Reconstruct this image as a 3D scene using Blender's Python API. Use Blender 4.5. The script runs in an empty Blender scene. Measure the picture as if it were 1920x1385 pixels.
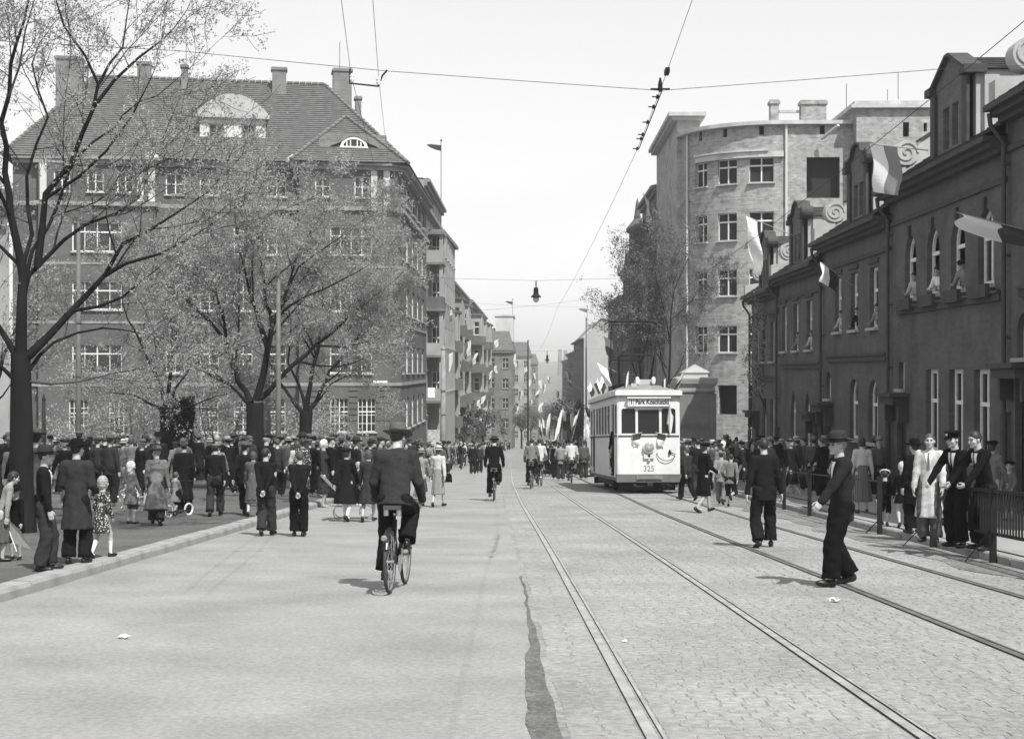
import bpy, math, random
import numpy as np
from mathutils import Vector, Matrix
random.seed(11)
rng = np.random.default_rng(11)
scene = bpy.context.scene
COL = scene.collection
pi = math.pi

# ------------------------------------------------------------------ place and camera
FPX, CAMH, SLOPE, YHOR = 2667.0, 1.62, 0.0523, 692.5
YAW = math.atan(34 / FPX)          # the street runs along +Y, its vanishing point sits a little right of the picture centre

cam_d = bpy.data.cameras.new('camera'); cam = bpy.data.objects.new('camera', cam_d); COL.objects.link(cam)
cam_d.sensor_width = 36; cam_d.lens = 50.0; cam_d.clip_end = 9000; cam_d.clip_start = 0.1
cam.location = (0, 0, CAMH); cam.rotation_euler = (pi / 2, 0, YAW)
scene.camera = cam

SUN_EL, SUN_AZ = math.radians(55), math.radians(150)
world = bpy.data.worlds.new('World'); scene.world = world; world.use_nodes = True
wn = world.node_tree.nodes; wl = world.node_tree.links
wn.clear()
wout = wn.new('ShaderNodeOutputWorld'); wbg = wn.new('ShaderNodeBackground'); wsky = wn.new('ShaderNodeTexSky')
wsky.sky_type = 'NISHITA'; wsky.sun_disc = False; wsky.sun_elevation = SUN_EL; wsky.sun_rotation = SUN_AZ
wsky.dust_density = 1.0; wsky.air_density = 1.0
wsep = wn.new('ShaderNodeSeparateColor'); wl.new(wsky.outputs[0], wsep.inputs[0])
# monochrome plate: blue weighs most
wma = wn.new('ShaderNodeMath'); wma.operation = 'MULTIPLY'; wma.inputs[1].default_value = 0.55; wl.new(wsep.outputs[2], wma.inputs[0])
wmb = wn.new('ShaderNodeMath'); wmb.operation = 'MULTIPLY_ADD'; wmb.inputs[1].default_value = 0.45
wl.new(wsep.outputs[1], wmb.inputs[0]); wl.new(wma.outputs[0], wmb.inputs[2])
wtc = wn.new('ShaderNodeTexCoord'); wmp = wn.new('ShaderNodeMapping'); wmp.inputs['Scale'].default_value = (3, 3, 9)
wno = wn.new('ShaderNodeTexNoise'); wno.inputs['Scale'].default_value = 1.3; wno.inputs['Detail'].default_value = 5
wl.new(wtc.outputs['Generated'], wmp.inputs[0]); wl.new(wmp.outputs[0], wno.inputs['Vector'])
wmr = wn.new('ShaderNodeMapRange'); wmr.inputs[1].default_value = 0.5; wmr.inputs[2].default_value = 0.75
wmr.inputs[3].default_value = 0.55; wmr.inputs[4].default_value = 0.95
wl.new(wno.outputs['Fac'], wmr.inputs[0])
wmx = wn.new('ShaderNodeMix'); wmx.data_type = 'FLOAT'; wmx.inputs[3].default_value = 5.0
wl.new(wmr.outputs[0], wmx.inputs[0]); wl.new(wmb.outputs[0], wmx.inputs[2])
wl.new(wmx.outputs[0], wbg.inputs['Color']); wbg.inputs['Strength'].default_value = 0.13
wl.new(wbg.outputs[0], wout.inputs[0])

sun_d = bpy.data.lights.new('sun', 'SUN'); sun = bpy.data.objects.new('sun', sun_d); COL.objects.link(sun)
sun_d.energy = 4.2; sun_d.angle = math.radians(0.5); sun_d.color = (1, 0.99, 0.98)
sv = Vector((math.sin(SUN_AZ) * math.cos(SUN_EL), math.cos(SUN_AZ) * math.cos(SUN_EL), math.sin(SUN_EL)))
sun.rotation_euler = sv.to_track_quat('Z', 'Y').to_euler(); sun.location = (20, -20, 40)
vs = scene.view_settings
vs.view_transform = 'Standard'; vs.look = 'None'; vs.exposure = 0.6; vs.gamma = 1.0; vs.use_curve_mapping = False
scene.cycles.max_bounces = 5; scene.cycles.diffuse_bounces = 3; scene.cycles.glossy_bounces = 2
scene.cycles.transmission_bounces = 3; scene.cycles.volume_bounces = 0; scene.cycles.transparent_max_bounces = 4

def gz(y):
    """road height: a street that falls away from the camera"""
    if y < 150: return -SLOPE * y
    if y < 700: return -SLOPE * 150 - 0.0455 * (y - 150)
    return -SLOPE * 150 - 0.0455 * 550
CA, SA = math.cos(YAW), math.sin(YAW)
def XP(px, Y):
    t = (px - 960) / FPX
    return Y * (-SA + t * CA) / (CA + t * SA)
def ZP(py, Y, px=994):
    d = Y * CA - XP(px, Y) * SA
    return CAMH + (YHOR - py) / FPX * d
def G(px, py):
    """point of the road seen at a photo pixel"""
    lo, hi = 3.0, 900.0
    for _ in range(50):
        m = (lo + hi) / 2
        if ZP(py, m, px) > gz(m): lo = m
        else: hi = m
    return XP(px, lo), lo

# ------------------------------------------------------------------ materials
MATS = {}
def M(name, v, rough=0.85, ns=0, amp=0.2, bump=0.0, bs=0, metal=0.0, spec=0.3, detail=4, trans=0.0, stretch=None, fine=0, famp=0.1, world=False):
    if name in MATS: return MATS[name]
    m = bpy.data.materials.new(name); m.use_nodes = True; MATS[name] = m
    nt = m.node_tree; n = nt.nodes; l = nt.links; b = n['Principled BSDF']
    b.inputs['Base Color'].default_value = (v, v, v, 1); b.inputs['Roughness'].default_value = rough
    b.inputs['Metallic'].default_value = metal; b.inputs['Specular IOR Level'].default_value = spec
    tc = None
    def co():
        nonlocal tc
        if tc is None:
            tc = n.new('ShaderNodeNewGeometry').outputs['Position'] if world else n.new('ShaderNodeTexCoord').outputs['Object']
            if stretch:
                mp = n.new('ShaderNodeMapping'); mp.inputs['Scale'].default_value = stretch; l.new(tc, mp.inputs[0]); tc = mp.outputs[0]
        return tc
    if ns:
        t = n.new('ShaderNodeTexNoise'); t.inputs['Scale'].default_value = ns; t.inputs['Detail'].default_value = detail; l.new(co(), t.inputs['Vector'])
        r = n.new('ShaderNodeMapRange'); r.inputs[1].default_value = 0.3; r.inputs[2].default_value = 0.7
        r.inputs[3].default_value = v * (1 - amp); r.inputs[4].default_value = v * (1 + amp); l.new(t.outputs['Fac'], r.inputs[0])
        l.new(r.outputs[0], b.inputs['Base Color'])
    if fine:
        t = n.new('ShaderNodeTexNoise'); t.inputs['Scale'].default_value = fine; t.inputs['Detail'].default_value = 3; l.new(co(), t.inputs['Vector'])
        r2 = n.new('ShaderNodeMapRange'); r2.inputs[1].default_value = 0.35; r2.inputs[2].default_value = 0.65; r2.inputs[3].default_value = 1 - famp; r2.inputs[4].default_value = 1 + famp; l.new(t.outputs['Fac'], r2.inputs[0])
        mm = n.new('ShaderNodeMath'); mm.operation = 'MULTIPLY'; l.new(r.outputs[0], mm.inputs[0]); l.new(r2.outputs[0], mm.inputs[1]); l.new(mm.outputs[0], b.inputs['Base Color'])
    if bump:
        t = n.new('ShaderNodeTexNoise'); t.inputs['Scale'].default_value = bs; t.inputs['Detail'].default_value = 6; l.new(co(), t.inputs['Vector'])
        bp = n.new('ShaderNodeBump'); bp.inputs['Strength'].default_value = bump; bp.inputs['Distance'].default_value = 0.02
        l.new(t.outputs['Fac'], bp.inputs['Height']); l.new(bp.outputs[0], b.inputs['Normal'])
    if trans:
        tr = n.new('ShaderNodeBsdfTranslucent'); tr.inputs[0].default_value = (v, v, v, 1)
        mx = n.new('ShaderNodeMixShader'); mx.inputs[0].default_value = trans
        l.new(b.outputs[0], mx.inputs[1]); l.new(tr.outputs[0], mx.inputs[2]); l.new(mx.outputs[0], n['Material Output'].inputs[0])
    return m
def Mbrick(name, v1, v2, mort, bw=0.26, bh=0.085, ns=0.7, amp=0.25, rough=0.9, bump=0.3, patch=0.0):
    if name in MATS: return MATS[name]
    m = bpy.data.materials.new(name); m.use_nodes = True; MATS[name] = m
    nt = m.node_tree; n = nt.nodes; l = nt.links; b = n['Principled BSDF']
    b.inputs['Roughness'].default_value = rough; b.inputs['Specular IOR Level'].default_value = 0.2
    tc = n.new('ShaderNodeTexCoord'); sp = n.new('ShaderNodeSeparateXYZ'); l.new(tc.outputs['Object'], sp.inputs[0])
    ad = n.new('ShaderNodeMath'); l.new(sp.outputs[0], ad.inputs[0]); l.new(sp.outputs[1], ad.inputs[1])
    cb = n.new('ShaderNodeCombineXYZ'); l.new(ad.outputs[0], cb.inputs[0]); l.new(sp.outputs[2], cb.inputs[1])
    br = n.new('ShaderNodeTexBrick'); l.new(cb.outputs[0], br.inputs['Vector'])
    br.inputs['Color1'].default_value = (v1,) * 3 + (1,); br.inputs['Color2'].default_value = (v2,) * 3 + (1,); br.inputs['Mortar'].default_value = (mort,) * 3 + (1,)
    br.inputs['Scale'].default_value = 1.0; br.inputs['Brick Width'].default_value = bw; br.inputs['Row Height'].default_value = bh
    br.inputs['Mortar Size'].default_value = 0.008; br.inputs['Bias'].default_value = 0
    t = n.new('ShaderNodeTexNoise'); t.inputs['Scale'].default_value = ns; t.inputs['Detail'].default_value = 6; l.new(tc.outputs['Object'], t.inputs['Vector'])
    r = n.new('ShaderNodeMapRange'); r.inputs[1].default_value = 0.3; r.inputs[2].default_value = 0.7; r.inputs[3].default_value = 1 - amp; r.inputs[4].default_value = 1 + amp
    l.new(t.outputs['Fac'], r.inputs[0])
    mu = n.new('ShaderNodeVectorMath'); mu.operation = 'SCALE'; l.new(br.outputs['Color'], mu.inputs[0]); l.new(r.outputs[0], mu.inputs['Scale'])
    out = mu.outputs[0]
    if patch:
        t2 = n.new('ShaderNodeTexNoise'); t2.inputs['Scale'].default_value = 2.2; t2.inputs['Detail'].default_value = 8; l.new(tc.outputs['Object'], t2.inputs['Vector'])
        r2 = n.new('ShaderNodeMapRange'); r2.inputs[1].default_value = 0.52; r2.inputs[2].default_value = 0.62; l.new(t2.outputs['Fac'], r2.inputs[0])
        mx = n.new('ShaderNodeMix'); mx.data_type = 'RGBA'; mx.inputs[7].default_value = (patch,) * 3 + (1,)
        l.new(r2.outputs[0], mx.inputs[0]); l.new(out, mx.inputs[6]); out = mx.outputs[2]
    l.new(out, b.inputs['Base Color'])
    bp = n.new('ShaderNodeBump'); bp.inputs['Strength'].default_value = bump; bp.inputs['Distance'].default_value = 0.01
    l.new(br.outputs['Fac'], bp.inputs['Height']); bp.invert = True; l.new(bp.outputs[0], b.inputs['Normal'])
    return m

# ------------------------------------------------------------------ objects
def tag(o, label=None, cat=None, group=None, kind=None):
    if label: o['label'] = label
    if cat: o['category'] = cat
    if group: o['group'] = group
    if kind: o['kind'] = kind
    return o
def thing(name, label, cat, loc=(0, 0, 0), rz=0.0, group=None):
    o = bpy.data.objects.new(name, None); COL.objects.link(o); o.empty_display_size = 0.2
    o.location = loc; o.rotation_euler = (0, 0, rz)
    return tag(o, label, cat, group)
def inst(name, mesh, parent=None, loc=(0, 0, 0), rz=0.0, rot=None, scale=None, mats=None):
    o = bpy.data.objects.new(name, mesh); COL.objects.link(o)
    o.location = loc; o.rotation_euler = rot if rot else (0, 0, rz)
    if scale is not None: o.scale = (scale,) * 3 if isinstance(scale, (int, float)) else scale
    if parent is not None: o.parent = parent
    if mats:
        for i, mm in enumerate(mats):
            if i < len(o.material_slots):
                o.material_slots[i].link = 'OBJECT'; o.material_slots[i].material = mm
    return o
def mesh_of(name, V, Fc, mats, smooth=False, mi=None):
    me = bpy.data.meshes.new(name)
    me.from_pydata([tuple(v) for v in V], [], Fc)
    for m in (mats if isinstance(mats, (list, tuple)) else [mats]): me.materials.append(m)
    if mi is not None: me.polygons.foreach_set('material_index', np.asarray(mi, dtype=np.int32))
    if smooth: me.polygons.foreach_set('use_smooth', np.ones(len(me.polygons), dtype=bool))
    me.update(); return me
class MB:
    def __init__(s): s.V = []; s.F = []; s.mi = []; s.m = 0
    def mat(s, i): s.m = i; return s
    def face(s, pts):
        b = len(s.V); s.V += [tuple(p) for p in pts]; s.F.append(tuple(range(b, b + len(pts)))); s.mi.append(s.m)
    def raw(s, V, Fc):
        b = len(s.V); s.V += [tuple(v) for v in V]
        for f in Fc: s.F.append(tuple(i + b for i in f)); s.mi.append(s.m)
    def box(s, x0, x1, y0, y1, z0, z1):
        V = [(x0, y0, z0), (x1, y0, z0), (x1, y1, z0), (x0, y1, z0), (x0, y0, z1), (x1, y0, z1), (x1, y1, z1), (x0, y1, z1)]
        s.raw(V, [(0, 3, 2, 1), (4, 5, 6, 7), (0, 1, 5, 4), (1, 2, 6, 5), (2, 3, 7, 6), (3, 0, 4, 7)]); return s
    def cbox(s, c, d): return s.box(c[0] - d[0] / 2, c[0] + d[0] / 2, c[1] - d[1] / 2, c[1] + d[1] / 2, c[2] - d[2] / 2, c[2] + d[2] / 2)
    def obox(s, p, q, w, h, up=(0, 0, 1)):
        """bar from p to q with width w and height h"""
        p = Vector(p); q = Vector(q); d = (q - p).normalized(); up = Vector(up)
        a = d.cross(up)
        if a.length < 1e-4: a = d.cross(Vector((0, 1, 0)))
        a.normalize(); b = a.cross(d)
        V = []
        for e in (p, q):
            for sx, sy in ((-1, -1), (1, -1), (1, 1), (-1, 1)): V.append(e + a * sx * w / 2 + b * sy * h / 2)
        s.raw(V, [(0, 3, 2, 1), (4, 5, 6, 7), (0, 1, 5, 4), (1, 2, 6, 5), (2, 3, 7, 6), (3, 0, 4, 7)]); return s
    def tube(s, P, R, n=6, cap=True):
        P = [Vector(p) for p in P]
        if not isinstance(R, (list, tuple)): R = [R] * len(P)
        V = []; a = None
        for i, p in enumerate(P):
            d = (P[min(i + 1, len(P) - 1)] - P[max(i - 1, 0)])
            d = d.normalized() if d.length > 1e-9 else Vector((0, 0, 1))
            if a is None: a = d.orthogonal().normalized()
            else:
                a = a - d * a.dot(d)
                a = a.normalized() if a.length > 1e-6 else d.orthogonal().normalized()
            b = d.cross(a)
            for k in range(n):
                t = 2 * pi * k / n; V.append(p + (a * math.cos(t) + b * math.sin(t)) * R[i])
        Fc = []
        for i in range(len(P) - 1):
            for k in range(n):
                k2 = (k + 1) % n; Fc.append((i * n + k, i * n + k2, (i + 1) * n + k2, (i + 1) * n + k))
        if cap: Fc.append(tuple(range(n - 1, -1, -1))); Fc.append(tuple(range((len(P) - 1) * n, len(P) * n)))
        s.raw(V, Fc); return s
    def lathe(s, prof, n=16, c=(0, 0, 0), sx=1, sy=1, Mx=None):
        V = []
        for r, z in prof:
            for k in range(n):
                t = 2 * pi * k / n; p = Vector((r * sx * math.cos(t), r * sy * math.sin(t), z))
                if Mx: p = Mx @ p
                V.append((p[0] + c[0], p[1] + c[1], p[2] + c[2]))
        Fc = []
        for i in range(len(prof) - 1):
            for k in range(n):
                k2 = (k + 1) % n; Fc.append((i * n + k, i * n + k2, (i + 1) * n + k2, (i + 1) * n + k))
        Fc.append(tuple(range(n - 1, -1, -1))); Fc.append(tuple(range((len(prof) - 1) * n, len(prof) * n)))
        s.raw(V, Fc); return s
    def prism(s, poly, axis, a, b):
        """polygon in the plane across an axis, extruded from a to b"""
        def P(u, v, w): return {'x': (w, u, v), 'y': (u, w, v), 'z': (u, v, w)}[axis]
        n = len(poly); V = [P(u, v, a) for u, v in poly] + [P(u, v, b) for u, v in poly]
        Fc = [tuple(range(n)), tuple(range(2 * n - 1, n - 1, -1))] + [(i, i + n, (i + 1) % n + n, (i + 1) % n) for i in range(n)]
        s.raw(V, Fc); return s
    def mesh(s, name, mats, smooth=False): return mesh_of(name, s.V, s.F, mats, smooth, s.mi)
    def build(s, name, mats, parent=None, smooth=False, world=False, loc=(0, 0, 0), rz=0.0):
        me = s.mesh(name, mats, smooth)
        if world and parent is not None:
            me.transform((Matrix.Translation(parent.location) @ Matrix.Rotation(parent.rotation_euler.z, 4, 'Z')).inverted())
        return inst(name, me, parent, loc, rz)
def text_mesh(txt, size, mat, depth=0.004, sx=1.0, bold=0.0):
    c = bpy.data.curves.new('lettering', 'FONT'); c.body = txt; c.size = size; c.extrude = depth; c.align_x = 'CENTER'; c.align_y = 'CENTER'; c.resolution_u = 3; c.offset = bold
    o = bpy.data.objects.new('lettering', c); COL.objects.link(o)
    dg = bpy.context.evaluated_depsgraph_get(); me = bpy.data.meshes.new_from_object(o.evaluated_get(dg)); bpy.data.objects.remove(o)
    me.transform(Matrix.Scale(sx, 4, (1, 0, 0))); me.materials.clear(); me.materials.append(mat)
    return me
# ------------------------------------------------------------------ the setting: ground, road, rails
asph = M('asphalt', 0.245, 0.9, 0.9, 0.15, 0.5, 90, spec=0.15, fine=26, famp=0.13, detail=7)
settm = M('sett_stone', 0.245, 0.85, 0.6, 0.16, 0.4, 60, spec=0.15, fine=17, famp=0.17, world=True)
settm2 = M('sett_stone_dark', 0.232, 0.85, 0.6, 0.16, 0.4, 60, spec=0.15, fine=17, famp=0.17, world=True)
sandm = M('joint_sand', 0.23, 0.95, 0.7, 0.16, 0.4, 80, spec=0.1, fine=14, famp=0.22)
dirtm = M('dirt', 0.17, 0.95, 0.9, 0.3, 0.5, 30, spec=0.1, fine=12, famp=0.3)
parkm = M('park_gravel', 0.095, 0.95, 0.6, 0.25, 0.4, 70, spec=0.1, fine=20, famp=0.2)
pavem = M('pavement_stone', 0.26, 0.9, 0.8, 0.15, 0.2, 50, spec=0.2)
kerbm = M('kerb_granite', 0.25, 0.85, 3.0, 0.2, 0.3, 60, spec=0.2)
tarm = M('tar', 0.12, 0.9, 2.0, 0.25, 0.4, 60, spec=.1, fine=30, famp=.3)
steel = M('worn_rail_steel', 0.36, 0.5, 5, 0.25, metal=0.4)
iron = M('dark_iron', 0.014, 0.6, 6, 0.3, spec=.15)
rustm = M('rail_side', 0.05, 0.8, 6, 0.3)

YS = [2, 6, 10, 15, 20, 25, 30, 35, 40, 46, 52, 60, 70, 80, 95, 110, 130, 150, 175, 200, 250, 300, 400, 500, 700]
def strip(name, xl, xr, dz, mat, ys=YS, nx=1, kind='structure'):
    mb = MB()
    fl = xl if callable(xl) else (lambda y: xl); fr = xr if callable(xr) else (lambda y: xr)
    for a, b in zip(ys[:-1], ys[1:]):
        for k in range(nx):
            def P(y, t): return (fl(y) + (fr(y) - fl(y)) * t, y, gz(y) + dz)
            mb.face([P(a, k / nx), P(a, (k + 1) / nx), P(b, (k + 1) / nx), P(b, k / nx)])
    return tag(mb.build(name, mat), kind=kind)
def interp(tab):
    ys = [t[0] for t in tab]; xs = [t[1] for t in tab]
    def f(y): return float(np.interp(y, ys, xs))
    return f
# smooth rail centre lines (distance down the street, offset)
def smooth(tab):
    yy = np.arange(0, 720, 1.0); xx = np.interp(yy, [t[0] for t in tab], [t[1] for t in tab])
    k = np.hanning(15); k /= k.sum(); xx = np.convolve(np.pad(xx, 7, mode='edge'), k, mode='valid')
    xx[:12] = np.interp(yy[:12], [t[0] for t in tab], [t[1] for t in tab])
    return lambda y: float(np.interp(y, yy, xx))
rail1 = smooth([(0, 0.90), (9.5, 0.64), (22, 0.30), (38, -0.20), (60, -0.75), (90, -1.18), (100, -1.45), (130, -1.7), (160, -1.66), (200, -1.2), (330, 0.0), (720, 3.0)])
gauge = 1.5
c2 = smooth([(0, 4.75), (9, 4.60), (15, 4.44), (25, 4.08), (35, 3.80), (46, 3.66), (57, 3.28), (90, 2.6), (160, 1.6), (330, 3.4), (720, 6.4)])
rails = [(rail1, 0.0, 'leftmost tram rail with bright worn head beside the asphalt'), (rail1, gauge, 'second tram rail from the asphalt with bright worn head'),
         (c2, -0.79, 'tram rail running out from under the left wheels of the tram'), (c2, 0.79, 'tram rail nearest the fenced pavement, dark and dusty')]
seam = lambda y: rail1(y) - 0.53 + (0.010 * math.sin(y * 1.7) + 0.006 * math.sin(y * 5.1) if y < 60 else 0)

# ground sheet out to the horizon, road surfaces each a little above the one below
gm = MB(); gx = [-1400, -300, -100, -40, -14, 14, 40, 100, 300, 1400]
gy = [-30, 0] + YS[1:] + [900, 1500, 2640]
for a, b in zip(gy[:-1], gy[1:]):
    for c, d in zip(gx[:-1], gx[1:]):
        gm.face([(c, a, gz(a) - 0.03), (d, a, gz(a) - 0.03), (d, b, gz(b) - 0.03), (c, b, gz(b) - 0.03)])
tag(gm.build('ground', M('earth', 0.12, 0.95, 0.2, 0.3)), kind='structure')
YF = [2] + [4 + 0.5 * i for i in range(0, 93)] + YS[10:]
strip('road', -8.3, seam, -0.004, asph, YF)
strip('track_bed', lambda y: seam(y) - 0.0, 6.5, -0.0045, sandm, [2] + [4 + 0.5 * i for i in range(0, 300)] + [160, 175, 200, 250, 300, 400, 500, 700])
strip('dirt_strip', lambda y: c2(y) + 1.45 + 0.12 * math.sin(y * 0.9) + 0.1 * math.sin(y * 2.3), 6.46, 0.004, dirtm, [2] + [4 + 0.5 * i for i in range(0, 93)] + [55, 60, 70])
KL, KR = -5.4, 6.5
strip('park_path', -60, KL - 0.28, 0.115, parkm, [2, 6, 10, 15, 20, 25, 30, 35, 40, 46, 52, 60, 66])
strip('pavement', KR + 0.14, 10.6, 0.12, pavem, YS[:16])
# the patch of tar along the seam
tb = MB(); yy = [6.6 + 0.11 * i for i in range(0, 100)]
def tw(y): return max(0.015, 0.17 * math.exp(-((y - 7.5) / 4.4) ** 2) + 0.006 * math.sin(3.1 * y))
for a, b in zip(yy[:-1], yy[1:]):
    tb.face([(seam(a) - tw(a) - 0.006 * math.sin(7 * a) - .003 * math.sin(23 * a), a, gz(a) + 0.001), (seam(a) + 0.012, a, gz(a) + 0.001), (seam(b) + 0.012, b, gz(b) + 0.001), (seam(b) - tw(b) - 0.006 * math.sin(7 * b) - .003 * math.sin(23 * b), b, gz(b) + 0.001)])
tag(tb.build('tar_seam', tarm), kind='structure')

for f, off, lab in rails:
    mb = MB(); ys = [2 + 0.8 * i for i in range(0, 70)] + [60 + 3 * i for i in range(0, 50)] + [230, 260, 300, 350]
    prof = [(-0.05, 0.002), (-0.048, 0.010), (0.018, 0.010), (0.020, -0.02), (0.044, -0.02), (0.046, 0.006), (0.068, 0.006), (0.07, 0.000)]
    for a, b in zip(ys[:-1], ys[1:]):
        for i in range(len(prof) - 1):
            mb.mat(0 if i in (1, 5) else 1)
            (u, z), (v, w) = prof[i], prof[i + 1]
            mb.face([(f(a) + off + u, a, gz(a) + z), (f(a) + off + v, a, gz(a) + w), (f(b) + off + v, b, gz(b) + w), (f(b) + off + u, b, gz(b) + z)])
    o = mb.build('tram_rail', [steel if f is rail1 else M('dull_rail_steel', 0.13, 0.6, 6, 0.3, metal=0.3), rustm])
    tag(o, lab, 'rail', 'tram rails in the street')

# setts: rows across the street, kept clear of the rails
paving = thing('sett_paving', 'pale worn granite sett paving laid across the street around the tram rails', 'paving', (0, 0, 0))
protos = []
for k in range(6):
    mb = MB(); w, l = 0.5, 0.5; e = 0.05
    jt = [rng.uniform(-0.03, 0.03) for _ in range(8)]
    z = 0.0
    top = [(-w + e + jt[0], -l + e + jt[1], z), (w - e + jt[2], -l + e + jt[3], z), (w - e + jt[4], l - e + jt[5], z), (-w + e + jt[6], l - e + jt[7], z)]
    bot = [(-w, -l, -0.014), (w, -l, -0.014), (w, l, -0.014), (-w, l, -0.014)]
    c = (jt[0], jt[1], 0.003)
    mb.raw(top + bot + [c], [(0, 1, 8), (1, 2, 8), (2, 3, 8), (3, 0, 8), (4, 5, 1, 0), (5, 6, 2, 1), (6, 7, 3, 2), (7, 4, 0, 3)])
    protos.append((mb.mesh('sett', settm if k % 3 else settm2), top + bot + [c]))
placed = []; mass = MB(); TF = [(0, 1, 8), (1, 2, 8), (2, 3, 8), (3, 0, 8), (4, 5, 1, 0), (5, 6, 2, 1), (6, 7, 3, 2), (7, 4, 0, 3)]
y = 6.6; nset = 0
rsq = random.Random(5)
while y < 46:
    rd = 0.112 + rsq.uniform(-0.012, 0.012)
    blocked = [f(y) + off for f, off, _ in rails]
    segs = []; x = seam(y) + 0.06; lim = c2(y) + 1.55
    edges = [seam(y) + 0.05]
    for r in blocked: edges += [r - 0.058, r + 0.076]
    edges.append(lim)
    for a, b in zip(edges[0::2], edges[1::2]):
        n = max(1, round((b - a) / (0.16 if a > rail1(y) - 0.1 else 0.2))); ww = [rsq.uniform(0.75, 1.25) for _ in range(n)]; tot = sum(ww); x = a
        for w in ww:
            wd = w / tot * (b - a); xc = x + wd / 2; x += wd
            dz = rsq.uniform(-0.002, 0.002) - 0.002; k = rsq.randrange(6)
            # only setts near the frame count as separate pieces
            if nset < 300 and y > 7.3 and abs(xc) < (y * 0.37):
                o = inst('sett', protos[k][0], paving, (xc, y + rd / 2, gz(y + rd / 2) + dz)); o.scale = (wd * 0.98, rd * 0.97, 1)
                o.rotation_euler = (math.atan(-SLOPE), 0, 0); nset += 1
            else:
                mass.mat(0 if k % 3 else 1)
                V = [(xc + p[0] * wd * 0.98, y + rd / 2 + p[1] * rd * 0.97, gz(y + rd / 2 + p[1] * rd) + dz + p[2]) for p in protos[k][1]]
                mass.raw(V, TF)
    y += rd
tag(mass.build('sett_mass', [settm, settm2], paving), kind='stuff')

# kerbs, stone by stone
def kerb(name, label, x, w, ys, h, ln):
    t = thing(name, label, 'kerb', (x, ys[0], gz(ys[0])))
    y = ys[0]; vs_ = [MB() for _ in range(3)]
    for v in vs_:
        e = rng.uniform(0.008, 0.02); 
        v.prism([(-w / 2, -0.12), (w / 2, -0.12), (w / 2 - 0.015, h - 0.035 - e), (w / 2 - 0.04, h - e * 0.4), (-w / 2 + 0.02, h), (-w / 2, h - 0.02)], 'y', -0.489, 0.489)
    ms = [v.mesh('kerb_stone', kerbm) for v in vs_]
    i = 0
    while y < ys[1]:
        l = ln * rng.uniform(0.85, 1.2)
        o = inst('kerb_stone', ms[i % 3], t, (rng.uniform(-0.006, 0.006), y + l / 2 - ys[0], gz(y + l / 2) - gz(ys[0]) + rng.uniform(-0.004, 0.004)))
        o.scale = (1, l * 1.0, 1); o.rotation_euler = (math.atan(-SLOPE), 0, rng.uniform(-0.004, 0.004)); y += l; i += 1
kerb('kerb', 'long pale stone kerb curving past the tree lined walk', KL - 0.14, 0.28, (8, 54), 0.13, 1.25)
kerb('kerb', 'low stone kerb behind the iron railing and dirt strip', KR, 0.26, (10, 66), 0.12, 1.1)
# rounded corner where the park walk turns off
cb = thing('kerb', 'curved end of the park kerb behind the two women in dark coats', 'kerb', (KL - 2.2, 54, gz(54)))
for k in range(5):
    a0, a1 = k * pi / 10 + 0.01, (k + 1) * pi / 10 - 0.01; mb = MB()
    for r0, r1, z0, z1 in ((1.92, 2.2, 0, 0.12),):
        P = [(r0 * math.cos(a0), r0 * math.sin(a0)), (r1 * math.cos(a0), r1 * math.sin(a0)), (r1 * math.cos(a1), r1 * math.sin(a1)), (r0 * math.cos(a1), r0 * math.sin(a1))]
        mb.prism(P, 'z', -0.25, 0.10)
    mb.build('kerb_stone', kerbm, cb)

# paper scraps on the road
paperm = M('paper', 0.75, 0.9)
def scrap(px, py, s, lab):
    x, yy_ = G(px, py); mb = MB()
    V = [(rng.uniform(-1, 1) * s * 0.5 + (i - 2) * s * 0.3, rng.uniform(-0.5, 0.5) * s + (j - 1) * s * 0.5, abs(rng.normal()) * s * 0.25) for i in range(5) for j in range(3)]
    mb.raw(V, [(i * 3 + j, i * 3 + j + 1, i * 3 + j + 4, i * 3 + j + 3) for i in range(4) for j in range(2)])
    o = mb.build('paper_scrap', paperm); o.location = (x, yy_, gz(yy_) + 0.006); tag(o, lab, 'litter', 'scraps of paper on the road')
scrap(232, 1196, 0.07, 'crumpled white paper scrap lying on the asphalt near the long kerb')
scrap(1563, 1128, 0.08, 'crumpled white paper scrap beside the tram rail near the striding man')
scrap(1171, 1203, 0.03, 'tiny white paper scrap between the two left tram rails')

# ------------------------------------------------------------------ buildings
glassm = M('window_glass', 0.025, 0.12, spec=0.5)
frame_w = M('white_window_paint', 0.7, 0.6, 5, 0.1)
frame_d = M('dull_window_paint', 0.36, 0.7, 5, 0.15)
darkm = M('dark_interior', 0.02, 0.9)
sheetm = M('zinc_sheet', 0.32, 0.55, 2, 0.15)
tilem = M('roof_tile', 0.105, 0.85, 2.5, 0.25, 0.3, 30)
tiled = M('dark_roof_tile', 0.06, 0.85, 2.5, 0.25)
gutterm = M('gutter_metal', 0.05, 0.6, 3, 0.2)
class Path:
    def __init__(s, pts):
        s.p = [Vector((p[0], p[1])) for p in pts]; s.c = [0]
        for a, b in zip(s.p[:-1], s.p[1:]): s.c.append(s.c[-1] + (b - a).length)
        s.L = s.c[-1]
    def at(s, u):
        i = 0
        while i < len(s.c) - 2 and u > s.c[i + 1]: i += 1
        a, b = s.p[i], s.p[i + 1]; d = (b - a).normalized(); q = a + d * (u - s.c[i])
        return q, d, Vector((d.y, -d.x))           # outward is to the right of travel
    def P(s, u, v, off=0):
        q, d, n = s.at(u); return (q.x + n.x * off, q.y + n.y * off, v)
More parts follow.
